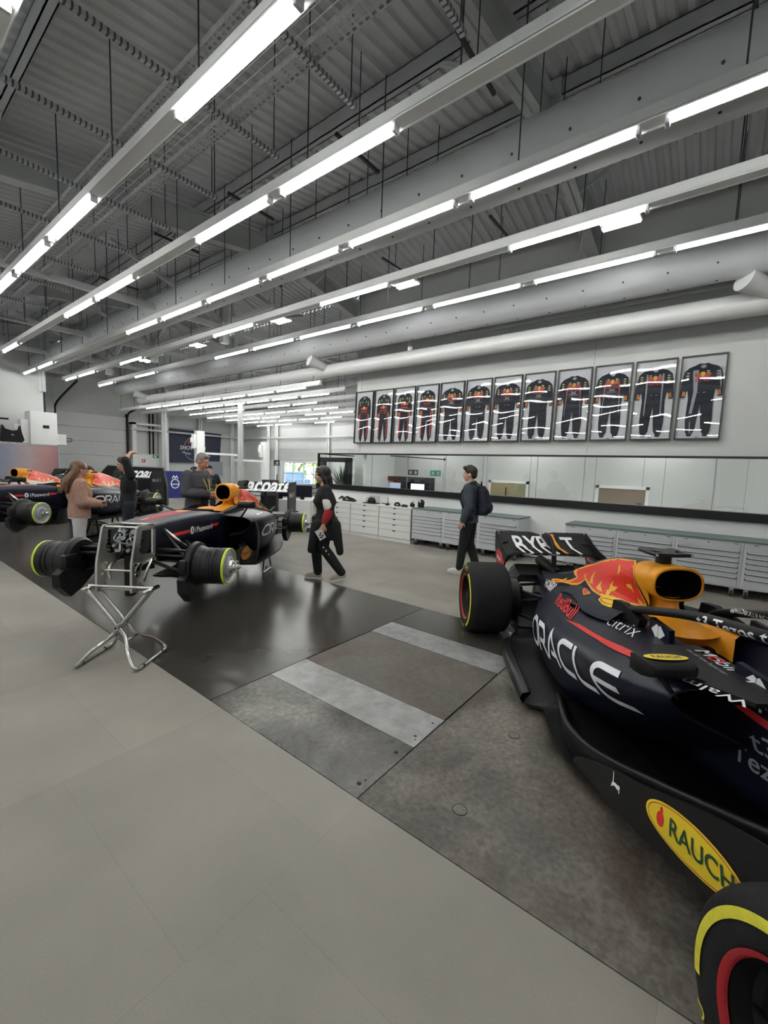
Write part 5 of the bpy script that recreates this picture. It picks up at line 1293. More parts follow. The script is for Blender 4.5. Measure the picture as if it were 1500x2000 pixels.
    for s in (-1, 1):
        ep = MB(); ep.prism([(-.34, .83), (-.36, .45), (-.46, .30), (-.60, .05), (-.84, .05), (-.92, .3), (-.93, .97), (-.44, .97)], .016, (0, s * .455, wz), (1, 0, 0), (0, 0, 1)); epo = ep.build('rear_wing_endplate', 'carbon', car)
        for s2 in (-1, 1):
            U = (-s2, 0, 0); x0 = -.42 if s2 > 0 else -.86
            decal('mobil_lettering', text_mesh('Mobil 1', .125, .012), (x0, s * .455 + s2 * .0095, .70 + wz), U, (0, 0, 1), 'silver' if not number else 'text_white', epo)
            decal('star_mark', text_mesh('*', .16, .01), (-.58 if s2 > 0 else -.68, s * .455 + s2 * .0095, .40 + wz), U, (0, 0, 1), 'silver', epo)
            decal('small_lettering', text_mesh('Heineken', .06, .006), (-.50 if s2 > 0 else -.78, s * .455 + s2 * .0095, .38 + wz), U, (0, 0, 1), 'silver', epo)
    py = MB(); py.tube(catmull([(-.45, 0, .42 + wz), (-.50, 0, .6 + wz), (-.55, 0, .78 + wz)], 4), .02, 8, sy=2); py.build('rear_wing_pylon', 'matt_black', car, True)
    bw = MB(); bw.grid(wing_surface(-.45, .45, [(-.40, .40 + wz), (-.5, .39 + wz), (-.6, .42 + wz), (-.58, .43 + wz), (-.48, .405 + wz)]), closed=True); bw.build('beam_wing', 'carbon', car, 'auto')
    gb = MB(); gb.box((-.55, -.12, .15 + wz), (.3, .12, .36 + wz), bev=.04); gb.tube([(-.5, .08, .40 + wz), (-.85, .08, .46 + wz)], .045, 12); gb.build('gearbox', 'matt_black', car, 'auto')
    df = MB(); df.grid([[(-.65, -.45, .24 + wz), (-.65, .45, .24 + wz)], [(-.3, -.45, .07 + wz), (-.3, .45, .07 + wz)]])
    for y in (-.45, -.2, .2, .45): df.prism([(-.66, .05), (-.66, .25), (-.3, .07), (-.3, .05)], .01, (0, y, wz), (1, 0, 0), (0, 0, 1))
    df.build('diffuser', 'carbon', car)
    # hubs and suspension
    za = .33 + Zl
    for s in (-1, 1):
        brake_drum(car, WB, s * t, za, s, True); brake_drum(car, 0, s * (t - .02), za - .01, s, False, .16, .24)
        yi = s * (t - .30)
        arms(car, [((WB, yi, za + .12), (WB - .45, s * .22, za + .14)), ((WB, yi, za + .12), (WB + .10, s * .17, za + .16)), ((WB, yi, za - .12), (WB - .42, s * .22, za + .02)), ((WB, yi, za - .12), (WB + .10, s * .16, za + .05)), ((WB - .03, yi, za - .10), (WB - .10, s * .19, za + .30)), ((WB + .05, yi, za + .08), (WB + .12, s * .17, za + .11))], r=.013)
        arms(car, [((0, s * (t - .27), za + .11), (.42, s * .16, za + .08)), ((0, s * (t - .27), za + .11), (-.28, s * .12, za + .08)), ((0, s * (t - .27), za - .12), (.45, s * .16, za - .12)), ((0, s * (t - .27), za - .1), (-.28, s * .12, za - .12)), ((.02, s * (t - .27), za), (0, s * .12, za))], r=.013)
        mb = MB(); mb.tube([(WB - .10, s * .19, za + .31), (WB - .12, s * .40, za + .14)], .016, 8); mb.build('pushrod', 'chrome', car, True)
    return car

car1 = car_complete()
car2 = car_show((4.3208, 6.0893), -2.5111, .38, 3.283, 'navy racing car without wheels, raised on a chrome trestle in the middle of the hall')
car3 = car_show((4.036, 10.787), -2.535, .44, 3.13, 'navy racing car without wheels standing behind the woman in the pink jumper', wing_text='acoate', number=False)
M['show_white'] = mat('white_car_paint', (.62, .62, .63), .38)
car4 = car_show((3.9, 14.9), -2.535, .34, 3.13, 'white racing car with red and amber engine cover, farthest left behind the navy one', base=(.62, .62, .63), base_m='show_white', wing_text='acoate', number=False)

# ------------------------------------------------------------------ trestles
def trestle(loc, th, label, ztop=.60):
    """folding chrome X trestle; local x = car forward, the X opens across the car"""
    e = empty('trestle', (loc[0], loc[1], 0), th, label, 'stand')
    R = .0155; zp = ztop * .49
    for s in (1, -1):
        q = .055 if s > 0 else .026
        def half(k):
            return [(k * q, -s * .25, ztop), (k * q, 0, zp), (k * (q + .004), s * .06, zp * .74), (k * .10, s * .10, zp * .58), (k * .165, s * .15, zp * .42), (k * .215, s * .215, .045), (k * .20, s * .245, R + .004), (k * .13, s * .25, R)]
        P = catmull(half(1), 6) + catmull(half(-1), 6)[::-1]
        mb = MB(); mb.tube(P, R, 12); mb.tube([(-.10, -s * .25, ztop), (.10, -s * .25, ztop)], R * 1.05, 12)
        fr = mb.build('tube_frame', 'chrome', e, True)
        for xx_ in (-.13, .13):
            cp = MB(); cp.tube([(xx_ - .008, s * .25, R), (xx_ + .008, s * .25, R)], R * 1.15, 12); cp.build('rubber_collar', 'black', fr, True)
        br = MB(); br.tube([(-.07, s * .08, zp * .64), (.07, s * .08, zp * .64)], R * .7, 8); br.build('brace', 'chrome', fr, True)
    pv = MB(); pv.cyl((-.085, 0, zp), (.085, 0, zp), .024, 18); pv.build('pivot', 'alu', e, 'auto')
    for k in (-1, 1): pv = MB(); pv.cyl((k * .083, 0, zp), (k * .09, 0, zp), .009, 12); pv.build('pivot_hole', 'black', e, 'auto')
    bar = MB(); bar.cyl((0, -.27, ztop + .012), (0, .27, ztop + .012), .013, 12); bar.build('support_bar', 'chrome', e, 'auto')
    return e
c2, s2 = cos(-2.5111), sin(-2.5111)
def on2(X, Y): return (4.3208 + c2 * X - s2 * Y, 6.0893 + s2 * X + c2 * Y)
tx, ty = on2(3.74, .145)
trestle((tx, ty), -2.5111, 'chrome folding X trestle holding up the bulkhead of the middle racing car', .60)
tx, ty = on2(3.60, .085)
ad = empty('bulkhead_adaptor', (tx, ty, 0), -2.5111, 'machined aluminium adaptor plates between trestle and car bulkhead', 'stand adaptor')
def rounded(P, r=.02, n=4):
    out = []
    for i in range(len(P)):
        a, b, c = Vector(P[i - 1]), Vector(P[i]), Vector(P[(i + 1) % len(P)])
        p = b + (a - b).normalized() * min(r, (a - b).length * .45); q = b + (c - b).normalized() * min(r, (c - b).length * .45)
        for k in range(n + 1):
            t = k / n; out.append(tuple(p * (1 - t) ** 2 + b * 2 * t * (1 - t) + q * t * t))
    return out
for s in (-1, 1):
    Y0 = s * .145
    parts_ = [rounded([(.02, 1.10), (-.02, 1.105), (.045, .86), (.075, .60), (.075, .56), (.15, .56), (.14, .80), (.06, 1.09)], .015),   # front upright
              rounded([(.05, 1.105), (-.17, 1.105), (-.20, 1.07), (-.20, 1.05), (.03, 1.06)], .015),                                   # top arm back to the bulkhead
              rounded([(.07, .90), (-.03, .85), (-.17, .84), (-.21, .80), (-.21, .77), (-.1, .78), (.0, .76), (.03, .68), (.03, .56), (.12, .56), (.14, .8)], .02),
              rounded([(-.16, .80), (-.20, .80), (-.21, 1.07), (-.17, 1.07)], .008)]
    mb = MB()
    for k, P in enumerate(parts_): mb.prism(P, .018 - .0006 * k, (0, Y0, 0), (1, 0, 0), (0, 0, 1))
    po = mb.build('side_plate', 'alu', ad)
    for (a, z, r) in ((.07, .75, .020), (.105, .79, .014), (.04, .78, .014), (.09, .70, .013), (-.18, .82, .009), (-.18, 1.06, .009), (.05, .62, .012)):
        bt = MB(); bt.cyl((a, Y0 - .016, z), (a, Y0 + .016, z), r, 14); bt.build('bolt', 'chrome', po, 'auto')
    lg = MB(); lg.tube(catmull([(-.17, Y0, .79), (-.10, Y0 + s * .02, .77), (-.04, Y0 + s * .02, .70), (-.03, Y0, .62)], 5), .014, 8); lg.build('curved_tube', 'chrome', po, True)
for a, z, r in ((.03, 1.09, .010), (-.17, 1.09, .010), (.09, .735, .009), (.10, .585, .016)):
    mb = MB(); mb.cyl((a, -.16, z), (a, .16, z), r); mb.build('cross_bar', 'chrome' if r < .015 else 'alu', ad, 'auto')
for s in (-1, 1):
    mb = MB(); mb.cyl((.10, s * .17, .60), (.10, s * .215, .60), .022); mb.build('rubber_bush', 'black', ad, 'auto')

def rear_stand(loc, th, h, label, m='chrome'):
    e = empty('rear_stand', (loc[0], loc[1], 0), th, label, 'stand')
    for s in (-1, 1):
        mb = MB(); mb.tube(catmull([(-.02, s * .22, h), (-.12, s * .26, h * .35), (-.14, s * .27, .03), (-.10, s * .27, .018), (.22, s * .27, .018), (.26, s * .27, .04), (.16, s * .25, h * .4), (.06, s * .22, h)], 5), .016, 10); mb.build('leg_loop', m, e, True)
    for q in (((.02, -.3, h), (.02, .3, h), .016), ((.0, -.26, h * .5), (.0, .26, h * .5), .010)): mb = MB(); mb.cyl(*q); mb.build('cross_bar', m, e, 'auto')
    return e
xx = on2(.55, .12); rear_stand(xx, -2.5111, .42, 'slim chrome stand under the rear of the middle racing car')
c3, s3 = cos(-2.535), sin(-2.535)
def on3(X, Y): return (4.036 + c3 * X - s3 * Y, 10.787 + s3 * X + c3 * Y)
xx = on3(.85, .2); rear_stand(xx, -2.535, .50, 'black tube stand under the rear of the navy car behind the pink jumper', 'matt_black')
xx = on3(3.45, 0); trestle(xx, -2.535, 'chrome trestle under the front of the navy car at the left edge', .66)
def on4(X, Y): return (3.9 + c3 * X - s3 * Y, 14.9 + s3 * X + c3 * Y)
xx = on4(3.2, 0); trestle(xx, -2.535, 'chrome trestle under the front of the white racing car', .60)
xx = on4(.6, 0); rear_stand(xx, -2.535, .4, 'stand under the rear of the white racing car', 'matt_black')
# ================================================================== cabinets along the suit wall
def copy_tree(o, parent=None):
    c = o.copy(); C.objects.link(c)
    if parent is not None: c.parent = parent
    for ch in list(o.children): copy_tree(ch, c)
    return c
M['cab_white'] = mat('drawer_front_white', (.70, .71, .69), .45, noise=(2, .02))
M['cab_grey'] = mat('tool_cabinet_grey', (.50, .52, .54), .4, noise=(2, .03))
M['cab_edge'] = mat('tool_cabinet_frame', (.56, .58, .60), .4)
M['worktop_green'] = mat('grey_green_worktop', (.12, .17, .16), .5, noise=(5, .08))
M['handle_alu'] = mat('pale_drawer_handle', (.62, .63, .65), .3, .3)
# low white drawer units
def white_unit():
    e = empty('drawer_cabinet', (0, 0, 0), 0, 'x', 'cabinet')
    W = .905
    mb = MB(); mb.box((.02, .004, 0), (.58, W - .004, .075)); mb.build('plinth', 'cab_white', e)
    mb = MB(); mb.box((.02, .002, .08), (.58, W - .002, .775)); mb.build('body', 'wall_joint', e)
    mb = MB(); mb.box((-.005, 0, .775), (.60, W, .80)); mb.build('top_board', 'cab_white', e)
    for z0, z1 in ((.085, .255), (.262, .392), (.399, .522), (.529, .648), (.655, .770)):
        mb = MB(); mb.box((0, .006, z0), (.02, W - .006, z1), bev=.002); d = mb.build('drawer', 'cab_white', e)
        mb = MB(); mb.prism([(W / 2 + .045 * cos(pi * k / 8), z1 - .001 - .024 * sin(pi * k / 8)) for k in range(9)], .004, (-.001, 0, 0), (0, 1, 0), (0, 0, 1)); mb.build('drawer_pull', 'black', d)
    return e
u = white_unit()
for k, y in enumerate((5.29, 6.2, 7.11, 8.02)):
    o = u if k == 0 else copy_tree(u)
    o.location = (7.80, y, 0)
    o['label'] = 'low white drawer cabinet, ' + ['directly next to the first grey tool cabinet', 'second from the grey tool cabinets', 'third from the grey tool cabinets', 'farthest one, behind the woman in black'][k]
# rolling tool cabinets
def tool_unit(W=.80):
    e = empty('tool_cabinet', (0, 0, 0), 0, 'x', 'tool cabinet')
    mb = MB(); mb.box((.0, .002, .14), (.60, W - .002, .80)); mb.build('body', 'cab_edge', e)
    mb = MB(); mb.box((-.012, -.003, .80), (.61, W + .003, .825)); mb.build('worktop', 'worktop_green', e)
    z = .155
    for h in (.148, .076, .076, .076, .072, .072):
        mb = MB(); mb.box((-.012, .035, z), (.002, W - .035, z + h - .004), bev=.002); d = mb.build('drawer', 'cab_grey', e)
        mb = MB(); mb.box((-.028, .045, z + h - .020), (-.010, W - .045, z + h - .006), bev=.003); mb.build('drawer_handle', 'handle_alu', d)
        mb = MB(); mb.box((-.0135, .045, z + h - .030), (-.011, W - .045, z + h - .021)); mb.build('handle_recess', 'matt_black', d)
        for yy in (.040, W - .050): mb = MB(); mb.box((-.029, yy, z + h - .024), (-.010, yy + .010, z + h - .006)); mb.build('handle_end', 'black', d)
        z += h
    mb = MB(); mb.box((-.010, .035, z + .003), (.002, W - .035, .79), bev=.002); tp = mb.build('lock_panel', 'cab_grey', e)
    mb = MB(); mb.cyl((-.010, W / 2, .762), (-.016, W / 2, .762), .009, 12); mb.build('lock', 'black', tp)
    for yy, w in ((.09, .05), (W - .13, .05)): mb = MB(); mb.box((-.0125, yy - w / 2, .772), (-.0098, yy + w / 2, .780)); mb.build('maker_plate', 'black', tp)
    for x in (.07, .52):
        for y in (.08, W - .08):
            mb = MB(); mb.tube([(x, y - .016, .05), (x, y + .016, .05)], .05, 18); c_ = mb.build('castor', 'castor', e, 'auto')
            mb = MB(); mb.prism([(-.03, .14), (.03, .14), (.02, .05), (-.01, .04)], .05, (x, y, 0), (1, 0, 0), (0, 0, 1)); mb.build('castor_fork', 'galv', c_)
    return e
tu = tool_unit()
labs = ['grey tool cabinet right beside the white drawer cabinets', 'second grey tool cabinet from the white drawers, partly behind the young man', 'grey tool cabinet at the right end of the first group, behind the rucksack',
        'grey tool cabinet at the left end of the second group, behind the rear wing', 'second grey tool cabinet of the right group, behind the red engine cover', 'third grey tool cabinet of the right group, right of the air intake', 'grey tool cabinet cut by the right edge of the picture']
for k, y in enumerate((4.45, 3.65, 2.85, 1.22, .42, -.38, -1.18)):
    o = tu if k == 0 else copy_tree(tu); o.location = (7.80, y, 0); o['label'] = labs[k]
# trophies of car parts on the white units
def blob(name, pts, label, cat, m='carbon', sub=2, loc=(0, 0, 0)):
    """organic casting: overlapping limbs remeshed into one surface"""
    mb = MB()
    for a, b, r0, r1 in pts: mb.tube([a, Vector(a).lerp(Vector(b), .5), b], [r0, (r0 + r1) / 2, r1], 12)
    me = mb.mesh(name); o = link_mesh(name, me, m, None, True); r = o.modifiers.new('r', 'REMESH'); r.mode = 'VOXEL'; r.voxel_size = .007
    sm_ = o.modifiers.new('s', 'SMOOTH'); sm_.iterations = 3
    dg = bpy.context.evaluated_depsgraph_get(); me2 = bpy.data.meshes.new_from_object(o.evaluated_get(dg)); o.modifiers.clear(); o.data = me2; bpy.data.meshes.remove(me)
    me2.polygons.foreach_set('use_smooth', [True] * len(me2.polygons)); o.location = loc
    return tag(o, label, cat)
rnd = random.Random(9)
def twisty(n, L, h, r, seed):
    q = random.Random(seed); out = []
    for k in range(n):
        y = L * (k / n - .5); P = [(q.uniform(-.05, .05), y, r), (q.uniform(-.08, .08), y + L * .25, q.uniform(.3, 1) * h), (q.uniform(-.06, .06), y + L * .45, q.uniform(.1, .6) * h + r)]
        out += [(P[0], P[1], r, r * .9), (P[1], P[2], r * .9, r * .8)]
    out.append(((0, -L * .45, r), (0, L * .5, r), r, r)); return out
blob('exhaust_manifold', twisty(6, .42, .17, .022, 2), 'dark twisted exhaust manifold on the white drawers nearest the woman in black', 'car part', loc=(8.0, 7.35, .80))
g = empty('gearbox_casing', (8.02, 6.62, .80), 0, 'dark gearbox casing with a clear box behind it on the white drawers', 'car part')
mb = MB(); rows = []
for k, (y, r) in enumerate(((-.11, .05), (-.08, .085), (0, .095), (.07, .08), (.10, .05))): rows.append([(r * .8 * cos(pi * i / 10), y, max(0, r * 1.5 * sin(pi * i / 10)) + .02) for i in range(11)])
mb.grid(rows); mb.box((-.10, -.20, 0), (.10, .20, .022), bev=.006); mb.build('casing', 'carbon', g, 'auto')
mb = MB()
for k in range(5): mb.tube([(-.085, -.1 + k * .05, .02), (-.06, -.1 + k * .05, .12), (0, -.1 + k * .05, .15)], .007, 6)
mb.build('casing_rib', 'black', g, True)
M['acrylic'] = glass_mat('clear_acrylic', .06, (.86, .88, .88))
mb = MB(); mb.box((.12, -.17, 0), (.125, .17, .19)); mb.build('clear_panel', 'acrylic', g)
g = empty('wing_mirror', (7.98, 6.1, .80), 0, 'small dark wing mirror standing on a long stalk on the white drawers', 'car part')
mb = MB(); mb.box((-.04, -.05, 0), (.04, .03, .05), bev=.01); mb.tube([(0, 0, .03), (0, .17, .035)], .010, 8); mb.tube([(0, -.02, .04), (0, -.02, .12)], .009, 8); mb.build('stalk', 'carbon', g, 'auto')
mb = MB(); mb.ellipsoid((0, -.02, .155), (.015, .032, .05)); mb.build('mirror_head', 'galv', g, True)
blob('caliper', [((0, -.08, .02), (0, -.03, .08), .022, .026), ((0, -.03, .08), (0, .05, .07), .026, .024), ((0, .05, .07), (0, .09, .02), .022, .018), ((0, -.08, .02), (0, .09, .02), .016, .016)], 'arched dark brake caliper on the white drawers, left of the flat casting', 'car part', loc=(7.98, 5.80, .80))
blob('flat_casting', [((0, -.09, .02), (0, .09, .02), .02, .02), ((.02, -.06, .04), (0, .06, .045), .018, .016), ((0, -.02, .03), (.03, .05, .05), .018, .014)], 'low flat dark casting on the white drawers between caliper and turbine', 'car part', loc=(7.98, 5.60, .80))
blob('turbo_casting', [((0, 0, .02), (0, 0, .10), .035, .04), ((0, -.04, .06), (0, .045, .06), .045, .045), ((0, 0, .1), (0, -.02, .16), .014, .008), ((0, .02, .1), (0, .05, .13), .012, .008), ((0, -.04, .03), (0, -.07, 0), .012, .01)], 'spiky round turbine casting on the white drawers near the tall black block', 'car part', loc=(7.98, 5.38, .80))
g = empty('black_block', (7.98, 5.15, .825), 0, 'tall notched black block on the first grey tool cabinet', 'car part')
mb = MB(); mb.prism([(-.06, 0), (.06, 0), (.07, .13), (.03, .17), (.0, .18), (-.01, .12), (-.03, .11), (-.05, .14), (-.065, .13)], .07, (0, 0, 0), (0, -1, 0), (0, 0, 1)); mb.build('block', 'matt_black', g)
mb = MB(); mb.ellipsoid((-.036, .01, .135), (.008, .03, .03)); mb.build('block_badge', 'galv', g, True)

# ================================================================== framed race suits
M['suit_navy'] = mat('suit_navy_cloth', (.010, .012, .022), .8, noise=(12, .3))
M['suit_red'] = mat('suit_red_panel', (.50, .05, .035), .8)
M['suit_grey'] = mat('suit_grey_stripe', (.33, .34, .38), .8)
M['mount'] = mat('picture_mount', (.58, .59, .61), .7)
M['patch_yellow'] = mat('suit_yellow_patch', (.55, .48, .06), .7); M['patch_white'] = mat('suit_white_patch', (.45, .46, .46), .7); M['logo_red'] = mat('suit_logo_red', (.50, .06, .04), .7); M['logo_gold'] = mat('suit_logo_gold', (.72, .38, .05), .7)
FW, FH = .585, 1.31
def race_suit(kind, k):
    """kind 0 modern red-leg, 1 dark, 2 white piping, 3 old wide stripe.  plane: local y = -across (left of viewer is +y), x = out of the wall (negative towards room)"""
    e = empty('framed_race_suit', (0, 0, 0), 0, 'x', 'framed suit')
    U = Vector((0, -1, 0)); V = Vector((0, 0, 1)); D = -.004
    def P(poly, x): return [(x, -u * 1.0, v) for u, v in poly]
    mb = MB(); t = .019
    for a, b in (((-FW / 2, -FH / 2), (-FW / 2 + t, FH / 2)), ((FW / 2 - t, -FH / 2), (FW / 2, FH / 2)), ((-FW / 2, -FH / 2), (FW / 2, -FH / 2 + t)), ((-FW / 2, FH / 2 - t), (FW / 2, FH / 2))):
        mb.box((-.045, a[0], a[1]), (0, b[0], b[1]))
    mb.build('frame', 'black', e)
    mb = MB(); mb.box((-.008, -FW / 2 + .01, -FH / 2 + .01), (-.002, FW / 2 - .01, FH / 2 - .01)); mb.build('mount_board', 'mount', e)
    broad = 1.12 if kind == 0 else 1.14
    half = [(0, .50), (.045, .51), (.085, .485), (.155, .455), (.205, .40), (.225, .30), (.232, .18), (.236, .10), (.234, .01), (.18, .01), (.175, .10), (.155, .12), (.140, -.02), (.145, -.16), (.150, -.35), (.135, -.52), (.12, -.555), (.115, -.585), (.065, -.585), (.06, -.55), (.035, -.50), (.018, -.30), (0, -.10)]
    if kind == 0: half = [(0, .50), (.04, .515), (.08, .49), (.13, .46), (.165, .41), (.18, .30), (.182, .18), (.185, .05), (.18, -.02), (.14, -.02), (.138, .08), (.120, .05), (.125, -.2), (.13, -.38), (.12, -.52), (.09, -.565), (.085, -.60), (.06, -.60), (.055, -.56), (.03, -.42), (.012, -.22), (0, -.08)]
    full = [(u * broad, v * 1.03) for u, v in half] + [(-u * broad, v * 1.03) for u, v in half[::-1][1:-1]]
    mb = MB(); mb.prism(full, .016, (-.018, 0, 0), (0, -1, 0), (0, 0, 1)); suit = mb.build('race_suit', 'suit_navy', e)
    X = -.0275
    def pch(name, poly, m, dx=0.0):
        me = MB(); me.add([(X - dx, -u, v) for u, v in poly], [tuple(range(len(poly)))]); me.build(name, m, suit)
    def ell(cx, cy, rx, ry, n=14): return [(cx + rx * cos(2 * pi * i / n), cy + ry * sin(2 * pi * i / n)) for i in range(n)]
    pch('collar', ell(0, .475, .035, .026), 'suit_grey')
    ly = .20 if kind == 0 else .30
    if kind == 0: ly = (.18, .17, .21, .26)[k % 4]
    # chest mark: gold disc with two red shapes and red letters
    pch('gold_disc', ell(0, ly + .055, .034, .040), 'logo_gold')
    for s in (-1, 1): pch('red_shape', [(s * .014, ly + .035), (s * .05, ly + .068), (s * .10, ly + .075), (s * .108, ly + .04), (s * .08, ly + .012), (s * .024, ly + .010)], 'logo_red', .001)
    tm = text_mesh('Red Bull', .080, .012); w_ = max(v[0] for v in tm[0]); me = bpy.data.meshes.new('t'); me.from_pydata([(X - .001, -(x - w_ / 2) * .70, y + ly - .058) for x, y in tm[0]], [], tm[1]); link_mesh('chest_lettering', me, 'logo_red', suit, False)
    if kind in (1, 2):
        P8 = [(.036 * sin(2 * pi * i / 24), ly - .085 + .016 * sin(4 * pi * i / 24)) for i in range(24)]; vs, fs = stroke2d([P8 + [P8[0]]], .008)
        me = bpy.data.meshes.new('t'); me.from_pydata([(X - .001, -a, b) for a, b in vs], [], fs); link_mesh('loop_mark', me, 'patch_white', suit, False)
        tm = text_mesh('INFINITI', .03, .003, 1.3); w_ = max(v[0] for v in tm[0]); me = bpy.data.meshes.new('t'); me.from_pydata([(X - .001, -(x - w_ / 2), y + ly - .13) for x, y in tm[0]], [], tm[1]); link_mesh('small_lettering', me, 'patch_white', suit, False)
    q = random.Random(k)
    for s in (-1, 1):
        ux = .135 if kind == 0 else .19
        for j, vv in enumerate((.385, .345, .305)): pch('sleeve_patch', ell(s * ux, vv, .022, .012, 10), 'patch_yellow' if (kind != 3 and j != (k % 3)) else 'patch_white')
        for j, vv in enumerate((.40, .375)): pch('chest_patch', ell(s * .065, vv, .022, .009, 10), 'patch_white' if (j + k) % 2 else 'patch_yellow')
        cx, cy = (.162, .03) if kind == 0 else (.228, .06)
        pch('cuff_flame', [(s * (cx - .022), cy - .035), (s * (cx - .020), cy + .02), (s * (cx - .006), cy + .05), (s * cx, cy + .025), (s * (cx + .010), cy + .055), (s * (cx + .02), cy - .03)], 'logo_gold'); pch('cuff_flame', [(s * (cx - .012), cy - .025), (s * (cx - .006), cy + .03), (s * (cx + .010), cy + .03), (s * (cx + .01), cy - .03)], 'suit_red', .001)
    pch('belt_mark', [(-.05, .075), (-.02, .085), (-.03, .07)], 'patch_white'); pch('belt_mark', [(.02, .075), (.06, .082), (.06, .074), (.02, .067)], 'patch_white')
    if kind == 0:
        rr = (.30, .22, .55, .62)[k % 4]
        for s in (-1, 1):
            pch('leg_stripe', [(s * .100, .12), (s * .120, .12), (s * .137, -.2), (s * .138, -.45), (s * .108, -.53), (s * .112, -.2)], 'suit_red')
            tm = text_mesh('RED BULL', .03, .004); me = bpy.data.meshes.new('t'); me.from_pydata([(X - .001, -(s * .124 - y + .01), -.12 + x * .9) for x, y in tm[0]], [], tm[1]); link_mesh('leg_lettering', me, 'suit_navy', suit, False)
    if kind == 2:
        for s in (-1, 1): pch('side_piping', [(s * .095, .40), (s * .10, .40), (s * .125, .1), (s * .14, -.2), (s * .134, -.2), (s * .118, .1)], 'patch_white'); pch('side_panel', [(s * .10, .36), (s * .13, .25), (s * .12, .1), (s * .105, .05), (s * .115, .2)], 'suit_red')
    if kind == 3:
        pch('chest_stripe', [(-.13, .42), (-.06, .43), (-.05, .1), (-.09, -.25), (-.13, -.25), (-.10, .1)], 'suit_grey'); pch('leg_stripe', [(-.115, -.38), (-.10, -.38), (-.085, -.56), (-.10, -.56)], 'suit_grey')
        pch('sleeve_stripe', [(.20, .41), (.215, .41), (.245, .2), (.24, .12), (.225, .2)], 'suit_grey')
    if kind == 4:
        for s in (-1, 1): pch('chest_stripe', [(s * .10, .42), (s * .125, .42), (s * .12, .1), (s * .125, -.25), (s * .11, -.25), (s * .10, .1)], 'suit_grey')
    mb = MB(); mb.box((-.012, -.028, -.625), (-.008, .028, -.615)); mb.build('caption_plate', 'black', e)
    mb = MB(); a, b = FW / 2 - .012, FH / 2 - .012; mb.add([(-.040, -a, -b), (-.040, a, -b), (-.040, a, b), (-.040, -a, b)], [(0, 3, 2, 1)]); mb.build('glass_pane', 'frame_glass', e)
    return e
desc = ['red-striped legs and low chest mark, leftmost frame', 'dull red leg stripes, second frame from the left', 'bright red leg stripes, third frame from the left', 'red leg stripes, high chest mark, fourth frame from the left',
        'all-dark legs, fifth frame from the left', 'wide shoulders and dark legs, sixth frame from the left', 'red cuffs at the ankles, seventh frame from the left', 'swirl reflected on its leg, eighth frame from the left',
        'red waist panels, ninth frame from the left', 'white piping and red sides, third frame from the right', 'twin grey chest stripes, second frame from the right', 'one broad grey stripe down the chest, rightmost frame']
kinds = [0, 0, 0, 0, 1, 1, 1, 1, 2, 2, 4, 3]
for k in range(12):
    e = race_suit(kinds[k], k); e.location = (XR - .032, 7.275 - k * .6318, 2.945); e.rotation_euler = (0, radians(2.3), 0)
    e['label'] = 'black framed racing suit with ' + desc[k]; e['group'] = 'framed racing suits on the wall'
M['sign_green'] = mat('exit_sign_green', (.01, .30, .16), .5)
for k, (y, x, lab) in enumerate(((6.3, 9.3, 'dark hanging exit sign above the lit booth, behind the glass'), (5.62, 9.3, 'green and white running-man exit sign hung behind the office glass'))):
    mb = MB(); mb.box((x, y - .15, 1.52), (x + .02, y + .15, 1.66)); o = tag(mb.build('exit_sign', 'black' if k == 0 else 'sign_green'), lab, 'sign')
    for s in (-1, 1): mb = MB(); mb.tube([(x + .01, y + s * .12, 1.66), (x + .01, y + s * .12, 2.7)], .003, 5); mb.build('hanger', 'galv', o)
    mb = MB(); mb.box((x - .003, y - .12, 1.55), (x - .001, y - .05, 1.63)); mb.box((x - .003, y + .03, 1.55), (x - .001, y + .10, 1.63)); mb.build('pictogram', 'patch_white', o)
mb = MB(); mb.tube([(8.7, 6.6, 1.99), (9.0, 5.2, 1.93)], .012, 8); mb.ellipsoid((9.0, 5.2, 1.93), (.03, .03, .03)); tag(mb.build('door_arm', 'matt_black', None, True), 'thin dark arm under the top edge inside the long office window', 'rail')

# ================================================================== far left: lift posts, mural, signs
M['mural'] = mat('mural', (.3, .3, .4), .5)
nt, b = nodes_of(M['mural']); N = nt.nodes; L = nt.links
tc = N.new('ShaderNodeTexCoord'); sp = N.new('ShaderNodeSeparateXYZ'); L.new(tc.outputs['Object'], sp.inputs[0])
mr = N.new('ShaderNodeMapRange'); mr.inputs[1].default_value = 2.6; mr.inputs[2].default_value = 5.0; n = N.new('ShaderNodeTexNoise'); n.inputs['Scale'].default_value = 1.2; n.inputs['Distortion'].default_value = 1.5; L.new(tc.outputs['Object'], n.inputs['Vector'])
ad_ = N.new('ShaderNodeMath'); ad_.operation = 'MULTIPLY_ADD'; ad_.inputs[1].default_value = .35; L.new(n.outputs['Fac'], ad_.inputs[0]); L.new(sp.outputs['X'], mr.inputs[0]); L.new(mr.outputs[0], ad_.inputs[2])
cr = N.new('ShaderNodeValToRGB'); cs = cr.color_ramp.elements; cs[0].position = .15; cs[0].color = (.20, .24, .36, 1); cs[1].position = 1.0; cs[1].color = (.42, .22, .26, 1)
for p_, c_ in ((.45, (.30, .32, .42, 1)), (.70, (.50, .42, .42, 1)), (.88, (.55, .30, .28, 1))): el = cs.new(p_); el.color = c_
L.new(ad_.outputs[0], cr.inputs[0]); L.new(cr.outputs[0], b.inputs['Base Color'])
e = empty('mural_panel', (-.3, 15.9, 0), 0, 'large mural panel fading from blue to pink behind the white racing car', 'panel')
mb = MB(); mb.box((0, 0, .1), (4.5, .06, 1.98)); mb.build('printed_face', 'mural', e)
